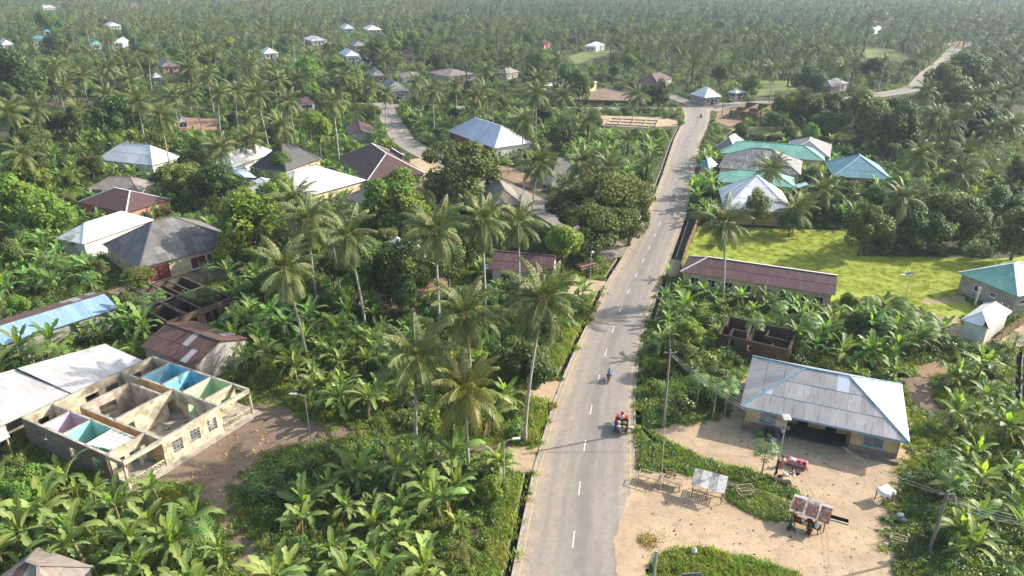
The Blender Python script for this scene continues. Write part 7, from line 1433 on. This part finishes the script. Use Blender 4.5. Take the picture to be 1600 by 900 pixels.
person('second person in black sitting right beside the first against the bungalow wall', G(1204, 681), 3.3, 'sit', 'cloth_dark', 'cloth_navy'); person('person in pale top crouching over a basin near the bungalow wall', G(1201, 690), 2.4, 'sit', 'cloth_tan', 'cloth_dark', 'skin_mid')
p = G(1208, 689); mb = MB(); mb.lathe([(.0, .03), (.24, .03), (.34, .2), (.36, .2), (.26, .0), (0, 0)], 14); tag(mb.build('basin', M['plastic_white'], None, True, loc=p), 'round white basin on the ground before the crouching person', 'basin')
p = G(1187, 682); mb = MB(); mb.blob((0, 0, .35), (.5, .4, .4), 8, n=8, j=.2); tag(mb.build('sack', M['cloth_green'], None, True, loc=p), 'dark green sack pile left of the seated people', 'sack')
for k, (x, y, mt, lb) in enumerate([(1406, 808, 'cloth_white', 'white plastic bundle on the yard edge'), (1412, 816, 'cloth_grey', 'grey cloth bundle beside a leaning plank'), (1402, 818, 'cloth_dark', 'black bag at the yard edge near the drain slot')]):
    mb = MB(); mb.blob((0, 0, .2), (.4, .3, .22), k + 60, n=8, j=.25); tag(mb.build('bundle', M[mt], None, True, loc=G(x, y)), lb, 'bundle')
mb = MB(); mb.bar((0, 0, .06), (.6, -1.7, .5), .14, .05); tag(mb.build('plank', M['wood_pale'], None, loc=G(1414, 806)), 'pale plank leaning beside white bundles at the yard edge', 'plank')
# log pile left of the road
o = empty('log_pile', G(914, 420), .6, 'pile of brown split logs at the roadside under the shade tree', 'log pile')
for k in range(16): mb = MB(); j, i = divmod(k, 6); mb.tube([(-1.6 + random.uniform(-.3, .3), -1.2 + i * .42 + j * .2, .2 + j * .34), (1.6, -1.2 + i * .42 + j * .2 + random.uniform(-.3, .3), .2 + j * .34)], .19, 6); mb.build('log', M['wood_brown' if k % 3 else 'wood'], o)
# leaf pile, sack and sign board
V = []; n = 900; r = rng; q = G(1010, 846); Vc = r.normal(size=(n, 3)) * (.62, .55, .0); hh = np.clip(.42 - .35 * np.hypot(Vc[:, 0], Vc[:, 1]), .03, .5); Vc[:, 2] = hh * r.uniform(.2, 1, n); T = r.normal(size=(n, 3)); T /= np.linalg.norm(T, axis=1)[:, None]; B_ = r.normal(size=(n, 3)); B_ /= np.linalg.norm(B_, axis=1)[:, None]
VV = np.stack([Vc - T * .09, Vc + B_ * .045, Vc + T * .09, Vc - B_ * .045], 1).reshape(-1, 3); me = np_mesh('leaf_pile', VV, np.arange(n * 4).reshape(-1, 4), M['coconut_leaf_dry']); tag(link('leaf_pile', me, loc=q), 'round pile of dry brown leaves on the sand beside the road', 'leaf pile', kind='stuff')
mb = MB(); mb.blob((0, 0, .3), (.28, .26, .36), 12, n=8, j=.15); mb.build; tag(mb.build('sack', M['white_sack'], None, True, loc=G(1084, 866)), 'tied white sack on the grass mound above the sign board', 'sack')
p = G(1076, 925); o = empty('sign_board', p, .1, 'weathered grey-green sign board with faded dark lettering at the bottom edge', 'sign'); zt = 1.9; mb = MB(); mb.box((0, 0, 1.5), (1.55, .06, 1.05)); mb.build('board', M['sign_green'], o)
for s_ in (-.6, .6): mb = MB(); mb.box((s_, .06, .9), (.08, .06, 1.9)); mb.build('leg', M['wood'], o)
mb = MB(); rr = random.Random(4)
for j, (z, n_) in enumerate(((1.86, 12), (1.66, 16), (1.5, 14), (1.34, 15), (1.18, 10))):
    x = -.66
    for k in range(n_): w = rr.uniform(.04, .085); mb.box((x + w / 2, -.034, z), (w, .006, .09 if j == 0 else .055)); x += w + (.02 if rr.random() < .75 else .06)
mb.build('faded_lettering', M['dark_metal'], o)
# broken slabs right of the yard, stones and litter
for k, (x, y) in enumerate([(1423, 700), (1428, 742), (1436, 750), (1418, 746), (1432, 760), (1440, 742), (1426, 755)]):
    mb = MB(); mb.box((0, 0, .12), (random.uniform(.6, 1.3), random.uniform(.4, .8), .14), rot=Matrix.Rotation(random.uniform(-.2, .2), 3, 'X') @ Matrix.Rotation(random.uniform(0, 3), 3, 'Z')); o = tag(mb.build('concrete_slab', M['stone'], None, loc=G(x, y)), None, 'slab', 'broken slabs by the sand yard'); want_label(o, 'broken grey concrete slab', *G(x, y).to_2d())
Q = []
yard = [tuple(G(x, y).to_2d()) for x, y in [(1000, 790), (1150, 820), (1300, 850), (1400, 840), (1420, 900), (1440, 940), (1240, 900), (1040, 860), (1000, 880)]]
def litter(poly, n, name, label, mt, size, sd):
    b = bbox(poly); P = np.stack([rng.uniform(b[0], b[1], n), rng.uniform(b[2], b[3], n)], 1); P = P[pip(P, poly)]; mb = MB(); mb.blob((0, 0, size * .2), (size, size * .7, size * .35), sd, n=5, j=.4); scatter(name, label, mb.mesh(name, M[mt]), P, rng.uniform(.4, 1.5, len(P)), .3, seed=sd)
allyard = [tuple(G(x, y).to_2d()) for x, y in [(1000, 700), (1040, 740), (1200, 760), (1160, 700), (1080, 665), (1180, 640), (1400, 720), (1420, 800), (1420, 940), (1000, 900)]]
litter(allyard, 900, 'pebbles', 'small stones scattered on the sand yard', 'stone', .07, 3); litter(allyard, 230, 'litter', 'scraps of dark litter and husks on the sand yard', 'wood_brown', .10, 4); litter(wp([(380, 650), (480, 655), (600, 690), (500, 700), (400, 735), (400, 850), (340, 800), (290, 750)]), 700, 'litter', 'dry leaves and scraps on the brown earth yard', 'coconut_leaf_dry', .13, 5)
litter(wp([(994, 740), (1010, 800), (1000, 900), (985, 900), (990, 800)]), 260, 'pebbles', 'gravel at the worn road edge', 'stone', .05, 6)
# dry canes lying on the brown earth yard
for k in range(14):
    a = G(340 + k * 6, 790 - k * 7); d = Vector((random.uniform(1.5, 3.2), random.uniform(1.5, 2.8), random.uniform(.1, .5))); mb = MB(); mb.tube([a + Vector((random.uniform(-.8, .8), random.uniform(-.8, .8), .06)), a + d * .5 + Vector((0, 0, .1)), a + d], [.03, .025, .012], 4); o = mb.build('dry_cane', M['wood_pale']); tag(o, None, 'cane', 'dry canes on the earth yard'); want_label(o, 'long dry cane', a.x, a.y)
# ragged sand washed over the road edge by the yard
area('sand_apron', [(974, 792), (990, 760), (996, 735), (1010, 760), (1010, 900), (1000, 1000), (960, 1000), (966, 900), (972, 840)], .062, 'sand_earth', block=False, prot=False, j=.3, seed=40, step=.3)
flush_labels()
# ---------------------------------------------------------------- air
def haze(d):
    mb = MB(); mb.box((0, 3300, 31), (14200, 8000, 66)); m = bpy.data.materials.new('air'); m.use_nodes = True; t = m.node_tree; t.nodes.clear(); out = t.nodes.new('ShaderNodeOutputMaterial'); v = t.nodes.new('ShaderNodeVolumePrincipled'); v.inputs['Color'].default_value = (.66, .82, 1, 1); v.inputs['Density'].default_value = d; v.inputs['Anisotropy'].default_value = .2; t.links.new(v.outputs[0], out.inputs['Volume']); o = mb.build('haze', m); o['kind'] = 'stuff'; o['label'] = 'thin pale haze over the distant forest'; o.visible_shadow = True
haze(.00017)
